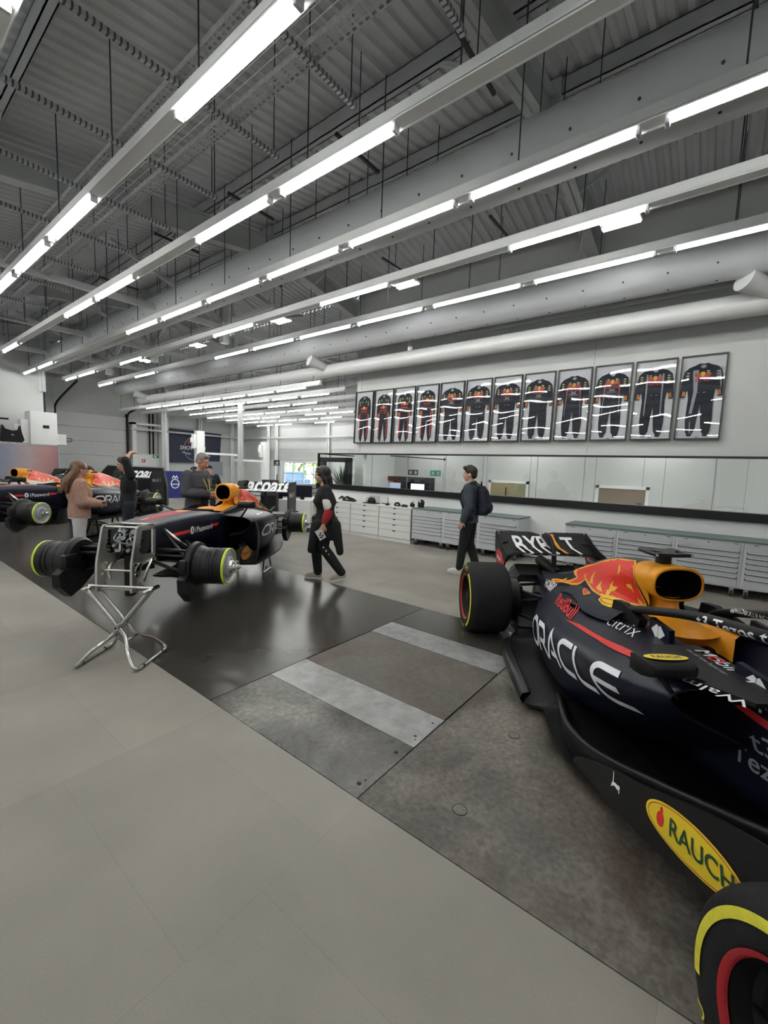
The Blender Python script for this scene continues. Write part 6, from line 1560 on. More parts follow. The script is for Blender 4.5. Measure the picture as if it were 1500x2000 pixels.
mb = MB(); mb.box((-.02, -.01, 1.98), (4.53, .07, 2.01)); mb.box((4.5, -.01, 0), (4.53, .07, 2.0)); mb.box((2.98, -.004, .1), (2.985, .0, 1.98)); mb.build('panel_trim', 'galv', e)
# mezzanine shelf with bench above the mural
mb = MB(); mb.box((-.5, 16.2, 1.98), (3.6, 17.6, 2.04)); sf = tag(mb.build('storage_shelf', 'galv'), 'grey storage shelf behind the top of the mural panel', 'shelf')
for x in (-.4, 3.1):
    mb = MB(); mb.box((x, 16.3, 0), (x + .06, 17.5, 1.98)); mb.build('shelf_leg', 'galv', sf)
def bag(x, label, w=.55, h=.5):
    e = empty('black_bodywork_bag', (x, 16.55, 2.04), 0, label, 'car part')
    mb = MB(); mb.prism([(-w / 2, .04), (-w / 2 + .06, 0), (w / 2 - .06, 0), (w / 2, .08), (w / 2 - .06, h * .62), (w / 2 - .08, h), (w / 2 - .12, h * .75), (0, h * .68), (-w / 2 + .12, h * .78), (-w / 2 + .06, h), (-w / 2 + .02, h * .5)], .22, (0, 0, 0), (1, 0, 0), (0, 0, 1)); mb.build('shell', 'matt_black', e)
    mb = MB(); mb.add([(-.03, -.115, h * .42), (.03, -.115, h * .40), (.03, -.115, h * .45), (-.01, -.115, h * .48)], [(0, 1, 2, 3)]); mb.build('small_mark', 'patch_white', e)
bag(3.26, 'black notched car shell on the shelf above the mural, beside the white lift head'); bag(2.72, 'black car shell on the shelf at the left edge of the picture', .5, .3)
for k, z in enumerate((2.50, 2.72)): 
    mb = MB(); mb.box((-.6, 17.0, z), (3.3, 17.06, z + .05)); tag(mb.build('wall_rail', 'matt_black' if k else 'galv'), 'horizontal %s rail behind the black shells at the left edge' % ('dark upper' if k else 'grey lower'), 'rail')
def lift_head(name, x, y, z0, z1, w, label, arm=0, side=1):
    e = empty(name, (x, y, 0), 0, label, 'vehicle lift')
    mb = MB(); mb.box((-w / 2, -.12, 0 if z0 < .5 else z0), (w / 2, .12, z1), bev=.02); mb.build('post', 'white_paint', e, 'auto')
    mb = MB(); mb.box((-w / 2 - .14, -.10, z1 - .75), (-w / 2, .10, z1 - .15), bev=.03); mb.box((-w / 2 - .22, -.05, z1 - .5), (-w / 2 - .12, .05, z1 - .3), bev=.02); mb.build('carriage', 'white_paint', e, 'auto')
    if arm:
        mb = MB(); mb.box((w / 2 if arm > 0 else -w / 2 + arm, -.16, z1 - .98), (w / 2 + arm if arm > 0 else -w / 2, -.10, z1 - .89)); mb.build('lift_arm', 'white_paint', e)
    return e
e = empty('machine_cabinet', (4.36, 18.1, 0), 0, 'tall white box with a small black window, beside the roller door', 'machine')
e.scale = (1.08, 1, 1.035)
mb = MB(); mb.box((-.35, -.3, 0), (.33, .3, 3.02), bev=.02); mb.build('housing', 'white_paint', e, 'auto')
mb = MB(); mb.box((-.55, -.2, 1.9), (-.35, .2, 2.75), bev=.03); mb.box((-.68, -.1, 2.35), (-.5, .1, 2.6), bev=.02); mb.build('side_housing', 'white_paint', e, 'auto')
mb = MB(); mb.box((-.04, -.306, 2.50), (.12, -.29, 2.60)); mb.build('display', 'black', e)
mb = MB(); mb.box((.33, -.2, 2.0), (.58, .2, 2.35), bev=.01); mb.build('switch_box', 'white_paint', e)
mb = MB(); mb.tube(catmull([(.58, 0, 2.24), (.74, 0, 2.24), (.78, 0, 2.19), (.74, 0, 2.14), (.58, 0, 2.14)], 4), .012, 6); mb.build('cable_loop', 'black', e, True)
lift_head('lift_post', 9.65, 17.6, 0, 2.98, .36, 'white vehicle lift post in front of the dark showrun banner', 1.75)
lift_head('lift_post', 13.0, 17.6, 0, 2.75, .34, 'white vehicle lift post right of the dark showrun banner', -1.6)
# banner
M['banner'] = mat('dark_blue_banner', (.022, .030, .062), .6)
e = empty('wall_banner', (11.6, YF - .18, 2.46), radians(0), 'dark blue SHOWRUN banner hung under the white rail on the far wall', 'banner')
mb = MB(); mb.prism([(-1.62, -.86), (1.52, -.82), (1.62, .78), (-1.50, .84)], .01, (0, 0, 0), (1, 0, 0), (0, 0, 1)); mb.build('cloth', 'banner', e)
decal('showrun_lettering', text_mesh('SHOWRUN', .27, .012, shear=.2), (0, -.012, -.08), (1, 0, 0), (0, 0, 1), 'text_white', e, center=True)
decal('round_mark', stroke2d([[(x, y) for x, y in ellipse2(.5, .58, 40)[0]] + [(.5, 0)]], .03), (.02, -.010, -.12), (1, 0, 0), (0, 0, 1), 'suit_grey', e)
decal('gold_disc', ellipse2(.13, .13, 20), (.02, -.011, .2), (1, 0, 0), (0, 0, 1), 'logo_gold', e); 
for s in (-1, 1): decal('red_shape', poly2([(s * .05, .0), (s * .15, .12), (s * .32, .12), (s * .28, 0), (s * .12, -.04)]), (.02, -.012, .16), (1, 0, 0), (0, 0, 1), 'logo_red', e)
for s in (-1, 1): decal('wing_mark', poly2([(s * .1, -.02), (s * .62, .06), (s * .6, -.02), (s * .2, -.1)]), (.02, -.012, -.34), (1, 0, 0), (0, 0, 1), 'suit_grey', e)
# poster, signs, benches in the distance
M['blue_banner'] = mat('royal_blue_print', (.02, .03, .20), .5)
e = empty('display_stand', (8.1, 16.4, 0), -.2, 'royal blue display board with white crest standing behind the racing cars', 'board')
mb = MB(); mb.box((-.62, -.02, .25), (.62, .02, 1.28)); mb.build('board', 'blue_banner', e); decal('crest', stroke2d([[(x, y) for x, y in ellipse2(.14, .17, 18)[0]] + [(.14, 0)], [(-.1, .2), (-.05, .3), (0, .22), (.05, .3), (.1, .2)], [(-.12, -.02), (.12, -.02)]], .035), (-.1, -.024, .8), (1, 0, 0), (0, 0, 1), 'text_white', e)
for s in (-.5, .5): mb = MB(); mb.box((s - .02, -.15, 0), (s + .02, .15, .25)); mb.build('board_foot', 'galv', e)
M['sign_green2'] = mat('exit_sign_green2', (.01, .30, .16), .5); M['sign_red'] = mat('fire_sign_red', (.55, .04, .03), .5)
for x, z, w, h, mm, lab in ((9.72, 1.78, .28, .13, 'sign_green', 'green exit sign on the white bay right of the roller door'), (9.15, 1.55, .15, .15, 'sign_red', 'small red fire sign on the white bay right of the roller door')):
    mb = MB(); mb.box((x - w / 2, YF - .17, z), (x + w / 2, YF - .15, z + h)); o = tag(mb.build('wall_sign', mm), lab, 'sign'); mb = MB(); mb.box((x - w * .3, YF - .175, z + h * .25), (x + w * .1, YF - .171, z + h * .75)); mb.build('pictogram', 'text_white', o)
e = empty('hanging_exit_sign', (13.5, 17.3, 1.62), 0, 'black and white running-man sign hanging near the right lift post', 'sign'); mb = MB(); mb.box((-.17, 0, 0), (.17, .03, .28)); mb.build('board', 'black', e); decal('pictogram', stroke2d([[(-.08, .04), (0, .12), (.06, .05)], [(0, .12), (.02, .2)], [(-.06, .18), (.08, .16)]], .025), (0, -.003, 0), (1, 0, 0), (0, 0, 1), 'text_white', e)
mb = MB(); mb.tube([(-.14, .01, .28), (-.14, .01, 4.22)], .006, 6); mb.build('bracket', 'galv', e, True)
mb = MB(); mb.box((12.2, YF - .2, 1.0), (13.3, YF - .16, 1.72)); tag(mb.build('poster', 'suit_grey'), 'grey-blue poster low on the far wall behind the lift posts', 'poster')
def bench(x, y, rz, L, label):
    e = empty('workbench', (x, y, 0), rz, label, 'workbench'); mb = MB(); mb.box((-L / 2, -.35, .86), (L / 2, .35, .90)); mb.build('bench_top', 'galv', e)
    n_ = int(L / .6)
    for k in range(n_):
        a = -L / 2 + k * L / n_
        mb = MB(); mb.box((a + .01, -.33, .1), (a + L / n_ - .01, .33, .86)); d = mb.build('drawer_block', 'grey_steel', e)
        for z in (.3, .5, .7): mb = MB(); mb.box((a + .06, -.345, z), (a + L / n_ - .06, -.33, z + .03)); mb.build('drawer_pull', 'matt_black', d)
    return e
bench(8.9, 13.6, radians(-8), 3.0, 'long grey workbench behind the man in the grey jacket'); bench(11.6, 13.9, 0, 2.4, 'grey workbench left of the far car park window'); 
M['panel_wh'] = M['cab_white']
e = empty('white_cart', (7.15, 8.55, 0), -.95, 'white trolley with two dark monitors behind the rear wing of the middle car', 'trolley')
mb = MB(); mb.box((-.55, -.3, .12), (.55, .3, .80), bev=.01); mb.build('body', 'white_paint', e)
for x in (-.5, .5):
    for y in (-.25, .25): mb = MB(); mb.cyl((x - .02, y, .05), (x + .02, y, .05), .05, 14); mb.build('castor', 'castor', e, 'auto')
for x in (-.28, .28): mb = MB(); mb.box((x - .25, -.05, .86), (x + .25, -.01, 1.16), bev=.008); mb.box((x - .05, -.04, .80), (x + .05, 0, .88)); mb.build('monitor', 'navy', e)
mb = MB(); mb.box((.1, -.305, .5), (.25, -.30, .53)); mb.build('drawer_pull', 'black', e)
# black rear bodywork standing behind the middle car
e = empty('upright_bodywork', (6.45, 8.5, 0), -2.3, 'black raised engine bodywork and fin with white flash behind the middle car', 'car part')
mb = MB(); mb.prism([(-.55, .95), (-.50, 1.02), (-.25, 1.30), (.35, 1.28), (.30, 1.10), (.45, .98), (.5, .0), (-.5, .0)], .35, (0, 0, 0), (-1, 0, 0), (0, 0, 1)); mb.build('cover_shell', 'matt_black', e)
mb = MB(); mb.prism([(.32, .98), (.50, 1.12), (.82, 1.42), (.74, 1.10), (.62, .96)], .02, (0, .1, 0), (-1, 0, 0), (0, 0, 1)); fo = mb.build('shark_fin', 'carbon', e); 
for q in (.112, .088): decal('white_flash', poly2([(.42, 1.05), (.55, 1.16), (.60, 1.12), (.74, 1.30), (.70, 1.32), (.60, 1.18), (.55, 1.21), (.42, 1.10)]), (0, q, 0), (-1, 0, 0), (0, 0, 1), 'text_white', fo)
# spare wheel rim seen behind the cars and dark cover box
e = empty('rim_on_stand', (3.9, 12.9, 0), -.6, 'brown wooden-looking spoked drum behind the white car engine cover', 'wheel rim')
M['rim_brown'] = mat('bronze_rim', (.16, .08, .045), .4, .3)
mb = MB(); mb.lathe([(.30, -.10), (.36, -.10), (.38, -.06), (.38, .06), (.36, .10), (.30, .10)], (0, 0, 1.10), 'y', 36); ro = mb.build('rim', 'matt_black', e, 'auto')
for k in range(18): a = 2 * pi * k / 18; mb = MB(); mb.obox((.385 * cos(a), 0, 1.10 + .385 * sin(a)), (0, 1, 0), .07, .02, .13, (cos(a), 0, sin(a))); mb.build('bronze_slat', 'rim_brown', ro)
mb = MB(); mb.box((-.25, -.2, 0), (.25, .2, .72)); mb.build('stand', 'matt_black', e)
e = empty('cover_box', (5.35, 13.6, 0), -.55, 'large black slope-fronted rear wing box behind the navy car', 'car part')
mb = MB(); mb.prism([(-.95, .3), (-.95, 1.0), (-.55, 1.50), (.85, 1.46), (.95, .9), (.95, .3)], .5, (0, 0, 0), (1, 0, 0), (0, 0, 1)); mb.build('shell', 'carbon', e); mb = MB(); mb.prism([(-.93, 1.03), (-.55, 1.50), (.85, 1.46), (.85, 1.44), (-.54, 1.47), (-.90, 1.03)], .54, (0, 0, 0), (1, 0, 0), (0, 0, 1)); mb.build('silver_edge', 'galv', e)
mb = MB(); mb.box((-.8, -.2, 0), (.8, .2, .3)); mb.build('base', 'matt_black', e)
# ================================================================== people
def solid(name, mb, m, parent, voxel=.009, smooth_it=4):
    me = mb.mesh(name); o = link_mesh(name, me, None, parent, True)
    r = o.modifiers.new('r', 'REMESH'); r.mode = 'VOXEL'; r.voxel_size = voxel
    s = o.modifiers.new('s', 'SMOOTH'); s.iterations = smooth_it; s.factor = .5
    dg = bpy.context.evaluated_depsgraph_get(); me2 = bpy.data.meshes.new_from_object(o.evaluated_get(dg)); o.modifiers.clear(); o.data = me2; bpy.data.meshes.remove(me)
    me2.polygons.foreach_set('use_smooth', [True] * len(me2.polygons)); me2.materials.clear(); me2.materials.append(M[m] if isinstance(m, str) else m)
    return o
def limb(mb, P, R, n=14):
    P = [Vector(p) for p in P]; mb.tube(P, R, n)
    for p, r in zip(P, R): mb.ellipsoid(p, (r, r, r), n, 8)
def torso(mb, secs, n=20):
    """secs: (centre xyz, depth rx, half width ry, yaw)"""
    rows = []
    for c, rx, ry, *w in secs:
        yaw = w[0] if w else 0
        rows.append([(c[0] + rx * cos(2 * pi * i / n) * cos(yaw) - ry * sin(2 * pi * i / n) * sin(yaw), c[1] + rx * cos(2 * pi * i / n) * sin(yaw) + ry * sin(2 * pi * i / n) * cos(yaw), c[2]) for i in range(n)])
    mb.grid(rows, closed=True); b = len(mb.v); mb.f.append(tuple(range(b - n, b))); mb.mi.append(0); mb.f.append(tuple(range(b - len(rows) * n, b - (len(rows) - 1) * n))); mb.mi.append(0)
def hand(mb, w, d, palm_n, curl=.5, s=1, L=.175):
    """w wrist, d direction of the fingers, palm_n palm normal; s=+1/-1 thumb side"""
    w = Vector(w); d = Vector(d).normalized(); n = Vector(palm_n); n = (n - d * n.dot(d)).normalized(); t = d.cross(n) * s
    pl = L * .52
    for k in range(-2, 3): limb(mb, [w + t * k * .004, w + d * pl * .5 + t * k * .012, w + d * pl + t * k * .0155], [.016, .0145, .0125], 8)
    for k, ln in enumerate((.42, .48, .45, .36)):
        b0 = w + d * pl * .96 + t * (1.5 - k) * .0195; q = d; P = [b0]; a = curl
        for j, f in enumerate((.46, .31, .23)):
            ang = a * (j * .75 + .55); dd = d * cos(ang) + n * sin(ang); P.append(P[-1] + dd * L * ln * f)
        limb(mb, P, [.0092, .0086, .0080, .0068], 8)
    b0 = w + d * pl * .25 + t * .022; limb(mb, [b0, b0 + (d * .55 + t * .8 + n * .25).normalized() * .036, b0 + (d * .55 + t * .8 + n * .25).normalized() * .036 + (d * .85 + t * .3 + n * .35).normalized() * .034, b0 + (d * .55 + t * .8 + n * .25).normalized() * .036 + (d * .9 + t * .1 + n * .45).normalized() * .056], [.013, .011, .0098, .008], 8)

def rotm(yaw, pitch, roll=0.0):
    return Matrix.Rotation(yaw, 3, 'Z') @ Matrix.Rotation(pitch, 3, 'Y') @ Matrix.Rotation(roll, 3, 'X')
def head(mb, c, R, k=1.0):
    """skull, jaw, nose, brow, ears; R orients the head (faces local +x)"""
    c = Vector(c); T = lambda p: c + R @ (Vector(p) * k)
    def E(p, r, n=16): mb.ellipsoid(T(p), (r[0] * k, r[1] * k, r[2] * k), n, 12, 0, R)
    E((-.012, 0, .025), (.098, .078, .098)); E((.018, 0, -.030), (.076, .064, .082)); E((.045, 0, -.078), (.040, .040, .034)); E((.062, 0, -.086), (.020, .024, .018))
    E((.066, 0, .028), (.026, .056, .016)); E((.060, .030, -.025), (.028, .024, .026)); E((.060, -.030, -.025), (.028, .024, .026))
    mb.tube([T((.082, 0, .018)), T((.100, 0, -.010)), T((.108, 0, -.026)), T((.088, 0, -.036))], [.008 * k, .011 * k, .014 * k, .010 * k], 10)
    E((.098, 0, -.026), (.014, .015, .010), 10)
    E((.086, 0, -.052), (.012, .024, .006), 10); E((.084, 0, -.062), (.013, .022, .007), 10)
    for s in (-1, 1): E((-.008, s * .078, -.012), (.022, .010, .032), 10)
    return T
def face_bits(parent, T, R, k, lips='lip', brow='brow', glasses=False):
    for s in (-1, 1):
        mb = MB(); mb.ellipsoid(T((.078, s * .031, .006)), (.010 * k, .014 * k, .008 * k), 12, 8, 0, R); eo = mb.build('eye', 'eye_white', parent, True)
        mb = MB(); mb.ellipsoid(T((.0865, s * .031, .006)), (.003 * k, .0062 * k, .0065 * k), 10, 6, 0, R); mb.build('iris', 'matt_black', eo, True)
        mb = MB(); mb.tube([T((.084, s * .014, .026)), T((.090, s * .032, .032)), T((.074, s * .050, .027))], [.003 * k, .0042 * k, .0025 * k], 6); mb.build('eyebrow', brow, parent, True)
    mb = MB(); mb.tube([T((.083, -.022, -.057)), T((.0975, 0, -.056)), T((.083, .022, -.057))], [.003 * k, .0055 * k, .003 * k], 8); mb.build('mouth', lips, parent, True)
    if glasses:
        mb = MB()
        for s in (-1, 1): mb.ellipsoid(T((.093, s * .032, .004)), (.006 * k, .028 * k, .020 * k), 14, 8, 0, R)
        mb.tube([T((.095, -.06, .010)), T((.10, 0, .012)), T((.095, .06, .010))], .003, 6)
        for s in (-1, 1): mb.tube([T((.090, s * .062, .010)), T((-.01, s * .082, .008))], .003, 6)
        mb.build('sunglasses', 'black', parent, True)
M['eye_white'] = mat('eye_white', (.6, .58, .55), .3); M['lip'] = mat('lips', (.36, .12, .10), .5); M['brow'] = mat('eyebrow_hair', (.03, .02, .015), .8); M['brow_grey'] = mat('grey_eyebrow', (.14, .13, .12), .8)
M['hair_black'] = mat('black_hair', (.010, .008, .008), .42, noise=(40, .4)); M['hair_brown'] = mat('long_brown_hair', (.14, .07, .035), .5, noise=(30, .35)); M['hair_grey'] = mat('short_grey_hair', (.22, .21, .20), .7, noise=(40, .3)); M['hair_dark'] = mat('dark_brown_hair', (.025, .015, .010), .6, noise=(40, .4))
M['cloth_black'] = mat('black_cloth', (.010, .011, .013), .85, noise=(10, .3)); M['cloth_navy'] = mat('dark_navy_cloth', (.012, .017, .028), .85, noise=(10, .3)); M['cloth_grey'] = mat('charcoal_cloth', (.055, .060, .068), .85, noise=(10, .2)); M['cloth_slate'] = mat('slate_jacket', (.050, .062, .078), .8, noise=(8, .2)); M['cloth_pink'] = mat('dusty_pink_knit', (.42, .25, .19), .9, noise=(40, .2), bump=(60, .4)); M['cloth_white'] = mat('white_trousers', (.55, .54, .53), .85, noise=(5, .1)); M['cloth_red'] = mat('red_sleeve', (.42, .02, .025), .8); M['cloth_cream'] = mat('white_patch_cloth', (.62, .60, .58), .8)
M['shoe_beige'] = mat('beige_trainer', (.40, .35, .27), .7); M['shoe_white'] = mat('white_trainer', (.62, .62, .60), .6); M['shoe_black'] = mat('black_shoe', (.02, .02, .02), .6); M['lanyard'] = mat('yellow_lanyard', (.72, .62, .06), .6); M['bag_navy'] = mat('navy_rucksack', (.010, .011, .026), .75, noise=(12, .3), bump=(30, .3))

def shoe(parent, heel, toe, m, sole='shoe_white'):
    heel = Vector(heel); toe = Vector(toe); d = (toe - heel)
    mb = MB(); limb(mb, [heel + Vector((0, 0, .045)), heel + d * .35 + Vector((0, 0, .048)), heel + d * .7 + Vector((0, 0, .038)), heel + d * .95 + Vector((0, 0, .03))], [.042, .045, .044, .032], 12)
    mb.tube([heel + Vector((0, 0, .05)), heel + Vector((0, 0, .10))], [.04, .044], 12)
    o = solid('shoe', mb, m, parent, .008, 2)
    sb = MB(); n = d.normalized(); s = Vector((-n.y, n.x, 0)); P = [heel - n * .045, heel - n * .02 + s * .04, heel + d * .5 + s * .046, heel + d * .85 + s * .042, heel + d * 1.0 + s * .02 + n * .02, heel + d * 1.0 - s * .02 + n * .02, heel + d * .85 - s * .042, heel + d * .5 - s * .04, heel - n * .02 - s * .04]
    zb = [p.z for p in P]; sb.add([(p.x, p.y, p.z + .001) for p in P] + [(p.x, p.y, p.z + .022) for p in P], [tuple(range(len(P)))[::-1], tuple(range(len(P), 2 * len(P)))] + [(i, (i + 1) % len(P), len(P) + (i + 1) % len(P), len(P) + i) for i in range(len(P))]); sb.build('sole', sole, o)
    return o

def person(loc, heading, label, J, skin='skin', top='cloth_black', legs='cloth_black', shoes='shoe_black', sole='shoe_white', infl=(.022, .016), sleeve=1.0, hem=0.0, hemr=0.0, k=1.0, headR=None, handsdef=None, tw=.0, fem=False, leg_infl=.018, glasses=False, lips='lip', brow='brow', bust=0.0):
    """J: joints in metres, body faces local +x, left = +y"""
    e = empty('person', (loc[0], loc[1], 0), heading, label, 'person')
    e.scale = (k, k, k)
    sw = .165 if fem else .19
    pel, chest, neck, hd = [Vector(J[q]) for q in ('pelvis', 'chest', 'neck', 'head')]
    shL, shR = Vector(J['shL']), Vector(J['shR']); hipL = pel + Vector((0, .09, -.03)); hipR = pel + Vector((0, -.09, -.03))
    mid = pel.lerp(chest, .5)
    def body_torso(mb, g, low=0.0, flare=0.0):
        S = []
        if low: S.append((pel + Vector((0, 0, -low)), .115 + g + flare, .165 + g + flare))
        S += [(pel + Vector((0, 0, -.08)), .105 + g, .155 + g), (pel + Vector((0, 0, .03)), .105 + g, .150 + g), (mid, .095 + g, .125 + g if fem else .140 + g), (chest + Vector((.0, 0, -.05)), .110 + g + bust, sw - .015 + g), (chest + Vector((0, 0, .06)), .098 + g, sw + g), (neck + Vector((0, 0, -.06)), .07 + g, sw - .05 + g), (neck, .048 + g * .3, .05 + g * .3)]
        torso(mb, S)
    def arm(mb, s, g, cut=1.0, flare=0.0):
        a, b, c = Vector(J['sh' + s]), Vector(J['el' + s]), Vector(J['wr' + s])
        limb(mb, [a, a.lerp(b, .5), b], [.056 + g, .048 + g, .042 + g], 14)
        if cut > 0: limb(mb, [b, b.lerp(c, .45 * cut), b.lerp(c, cut)], [.042 + g, .040 + g, .028 + g + flare], 14)
    def leg(mb, s, g, to=1.0):
        a, b, c = (hipL if s == 'L' else hipR), Vector(J['kn' + s]), Vector(J['an' + s])
        limb(mb, [a, a.lerp(b, .5), b], [.088 + g, .074 + g, .054 + g], 14); limb(mb, [b, b.lerp(c, .35), b.lerp(c, to)], [.054 + g, .055 + g, .038 + g * 1.2], 14)
    mb = MB(); body_torso(mb, 0); limb(mb, [neck + Vector((0, 0, -.03)), neck.lerp(hd, .45)], [.055, .050])
    for s in 'LR': arm(mb, s, -.004); leg(mb, s, 0)
    for s in 'LR':
        an = Vector(J['an' + s]); to = Vector(J['to' + s]); limb(mb, [an, Vector((an.x, an.y, an.z - .05)), to], [.036, .034, .026], 10)
    R = rotm(*headR) if headR else Matrix.Identity(3)
    T = head(mb, hd, R)
    hh = handsdef or {}
    for s in 'LR':
        a, b, c = Vector(J['el' + s]), Vector(J['wr' + s]), hh.get(s, {})
        d = c.get('d', (b - a)); n = c.get('n', (0, -1 if s == 'L' else 1, 0)); hand(mb, b, d, n, c.get('curl', .55), c.get('t', 1 if s == 'L' else -1))
    body = solid('body', mb, skin, e, .0075, 3)
    face_bits(e, T, R, 1.0, lips, brow, glasses)
    mb = MB(); body_torso(mb, infl[0], hem, hemr)
    for s in 'LR': arm(mb, s, infl[1], sleeve)
    tp = solid('top', mb, top, e, .010, 4)
    mb = MB(); torso(mb, [(pel + Vector((0, 0, -.10)), .10 + .01, .15 + .01), (pel + Vector((0, 0, .08)), .108, .150)])
    for s in 'LR': leg(mb, s, leg_infl, .96)
    tr = solid('trousers', mb, legs, e, .010, 4)
    for s in 'LR':
        an = Vector(J['an' + s]); to = Vector(J['to' + s]); he = an + (an - to).normalized() * .02; shoe(e, (he.x, he.y, max(0, an.z - .085)), (to.x, to.y, max(0, to.z - .035)), shoes, sole)
    return e, T, R, tp
def J0(**kw):
    J = dict(pelvis=(0, 0, .95), chest=(.01, 0, 1.27), neck=(.0, 0, 1.46), head=(.03, 0, 1.62), shL=(0, .19, 1.40), shR=(0, -.19, 1.40), elL=(-.03, .24, 1.12), elR=(-.03, -.24, 1.12), wrL=(.05, .25, .87), wrR=(.05, -.25, .87),
             knL=(.02, .10, .50), knR=(.02, -.10, .50), anL=(-.02, .10, .085), anR=(-.02, -.10, .085), toL=(.17, .12, .035), toR=(.17, -.12, .035)); J.update(kw); return J
def lanyard(e, pts, m='lanyard'):
    mb = MB(); mb.tube(catmull(pts, 5), .007, 6); mb.build('lanyard', m, e, True)

# 1 woman in black, walking to the left of the picture
J = J0(pelvis=(0, 0, .92), chest=(.02, 0, 1.22), neck=(.03, 0, 1.40), head=(.07, 0, 1.555), shL=(.0, .17, 1.345), shR=(.02, -.17, 1.345), elL=(-.06, .23, 1.09), wrL=(.02, .25, .86), elR=(.02, -.22, 1.08), wrR=(.12, -.20, .88),
       knL=(.02, .09, .50), anL=(-.26, .09, .12), toL=(-.10, .10, .035), knR=(.14, -.09, .50), anR=(.10, -.09, .085), toR=(.28, -.10, .035))
W, T, R, tp = person((4.33, 4.42), radians(134), 'person with black bob and red-sleeved black tunic walking beside the middle car', J, 'skin_pale', 'cloth_black', 'cloth_black', 'shoe_beige', infl=(.035, .028), sleeve=.06, fem=True, k=.985, headR=(.25, .16), bust=.03, leg_infl=.022)
mb = MB()
a, b, c = Vector(J['elL']), Vector(J['wrL']), None; limb(mb, [a, a.lerp(b, .5), a.lerp(b, .80)], [.068, .060, .046]); solid('red_sleeve', mb, 'cloth_red', W, .010)
mb = MB(); a, b, c = Vector(J['elR']), Vector(J['wrR']), None; limb(mb, [a, a.lerp(b, .5), a.lerp(b, .80)], [.068, .060, .046]); solid('red_sleeve', mb, 'cloth_red', W, .010)
mb = MB(); a = Vector(J['shL']); b = Vector(J['elL']); limb(mb, [a.lerp(b, .62) + Vector((.012, .005, 0)), a.lerp(b, .92) + Vector((.012, .005, 0))], [.0745, .0735]); solid('white_sleeve_band', mb, 'cloth_cream', W, .010)
mb = MB()   # jacket tied round the waist, tails hanging
torso(mb, [((-.04, 0, .62), .17, .20), ((-.02, 0, .80), .165, .205), ((0, 0, .98), .14, .185), ((0, 0, 1.03), .12, .165)])
for (x, y, z, x2, z2, r) in ((-.15, .17, .85, -.22, .46, .055), (.13, .16, .85, .20, .48, .05), (-.12, -.17, .85, -.18, .5, .05), (.14, -.15, .9, .18, .50, .05)): limb(mb, [(x, y, z), (x2, y, z2)], [.075, r])
solid('waist_jacket', mb, 'cloth_black', W, .012)
mb = MB(); mb.ellipsoid(T((-.030, 0, .030)), (.115, .100, .110), 18, 12, 0, R); mb.ellipsoid(T((-.055, 0, -.06)), (.088, .098, .105), 18, 12, 0, R)
for s in (-1, 1): mb.tube([T((.01, s * .062, .085)), T((.012, s * .086, .02)), T((-.005, s * .096, -.06)), T((-.02, s * .088, -.16))], [.026, .024, .034, .026], 12)
mb.tube([T((-.09, -.04, -.05)), T((-.10, 0, -.14)), T((-.09, .04, -.05))], [.05, .05, .05], 10)
mb.tube([T((.035, -.05, .095)), T((.045, 0, .108)), T((.035, .05, .095))], [.020, .020, .020], 10)
hr = solid('hair', mb, 'hair_black', W, .009)
lanyard(W, [(.02, .06, 1.41), (.10, .055, 1.30), (.165, .02, 1.12), (.165, .0, 1.06)]); lanyard(W, [(.02, -.06, 1.41), (.10, -.04, 1.30), (.165, -.01, 1.12), (.165, 0, 1.06)])
mb = MB(); mb.box((.160, -.035, .95), (.168, .035, 1.06)); mb.build('badge', 'cloth_cream', W)
q = MB()
for i in range(8): t = i / 7; p = Vector((.02, .165, .52)).lerp(Vector((-.25, .145, .16)), t); q.ellipsoid(p, (.012, .006, .014), 8, 6)
q.build('leg_dots', 'cloth_cream', W, True)
def attach_world(o, e, off):   # place a separate thing relative to a figure, in world space
    bpy.context.view_layer.update(); o.matrix_world = e.matrix_world @ Matrix.Translation(off)
card = empty('info_card', (0, 0, 0), 0, "white card with black print held in the walking woman's hand", 'card'); mb = MB(); mb.box((-.05, -.003, -.13), (.05, .003, .02)); mb.build('paper', 'cloth_cream', card)
mb = MB()
for x, z in ((-.02, -.08), (.01, -.06), (-.01, -.04), (.02, -.09), (0, -.1)): mb.box((x - .014, .0035, z - .009), (x + .014, .0045, z + .009))
mb.build('print', 'black', card); attach_world(card, W, (.09, .262, .77)); card.rotation_euler = (0, radians(32), radians(126))

# 2 young man with rucksack
J = J0(knL=(.06, .09, .50), anL=(.10, .09, .085), toL=(.28, .10, .035), knR=(.0, -.10, .50), anR=(-.14, -.10, .085), toR=(.03, -.12, .035), elL=(-.05, .24, 1.13), wrL=(.05, .23, .88), head=(.035, 0, 1.615))
Y, T, R, tp = person((6.26, 3.10), radians(102), 'person in slate jacket and black trousers with navy rucksack, standing before the tool cabinets', J, 'skin_pale', 'cloth_slate', 'cloth_black', 'shoe_white', infl=(.030, .024), sleeve=.92, k=1.0, headR=(.12, .02), hem=.10, hemr=.0)
mb = MB(); mb.ellipsoid(T((-.022, 0, .045)), (.104, .088, .095), 18, 12, 0, R); mb.ellipsoid(T((-.065, 0, -.01)), (.055, .078, .065), 16, 10, 0, R); mb.tube([T((.05, -.05, .09)), T((.085, 0, .105)), T((.05, .05, .09))], [.03, .034, .03], 10); mb.ellipsoid(T((.0, .0, .11)), (.07, .07, .045), 14, 8, 0, R)
solid('hair', mb, 'hair_dark', Y, .009)
mb = MB(); mb.tube([(.0, -.08, 1.47), (-.06, 0, 1.50), (.0, .08, 1.47), (.075, .03, 1.43), (.075, -.03, 1.43)], .022, 8, closed=True); mb.build('collar', 'cloth_slate', Y, True)
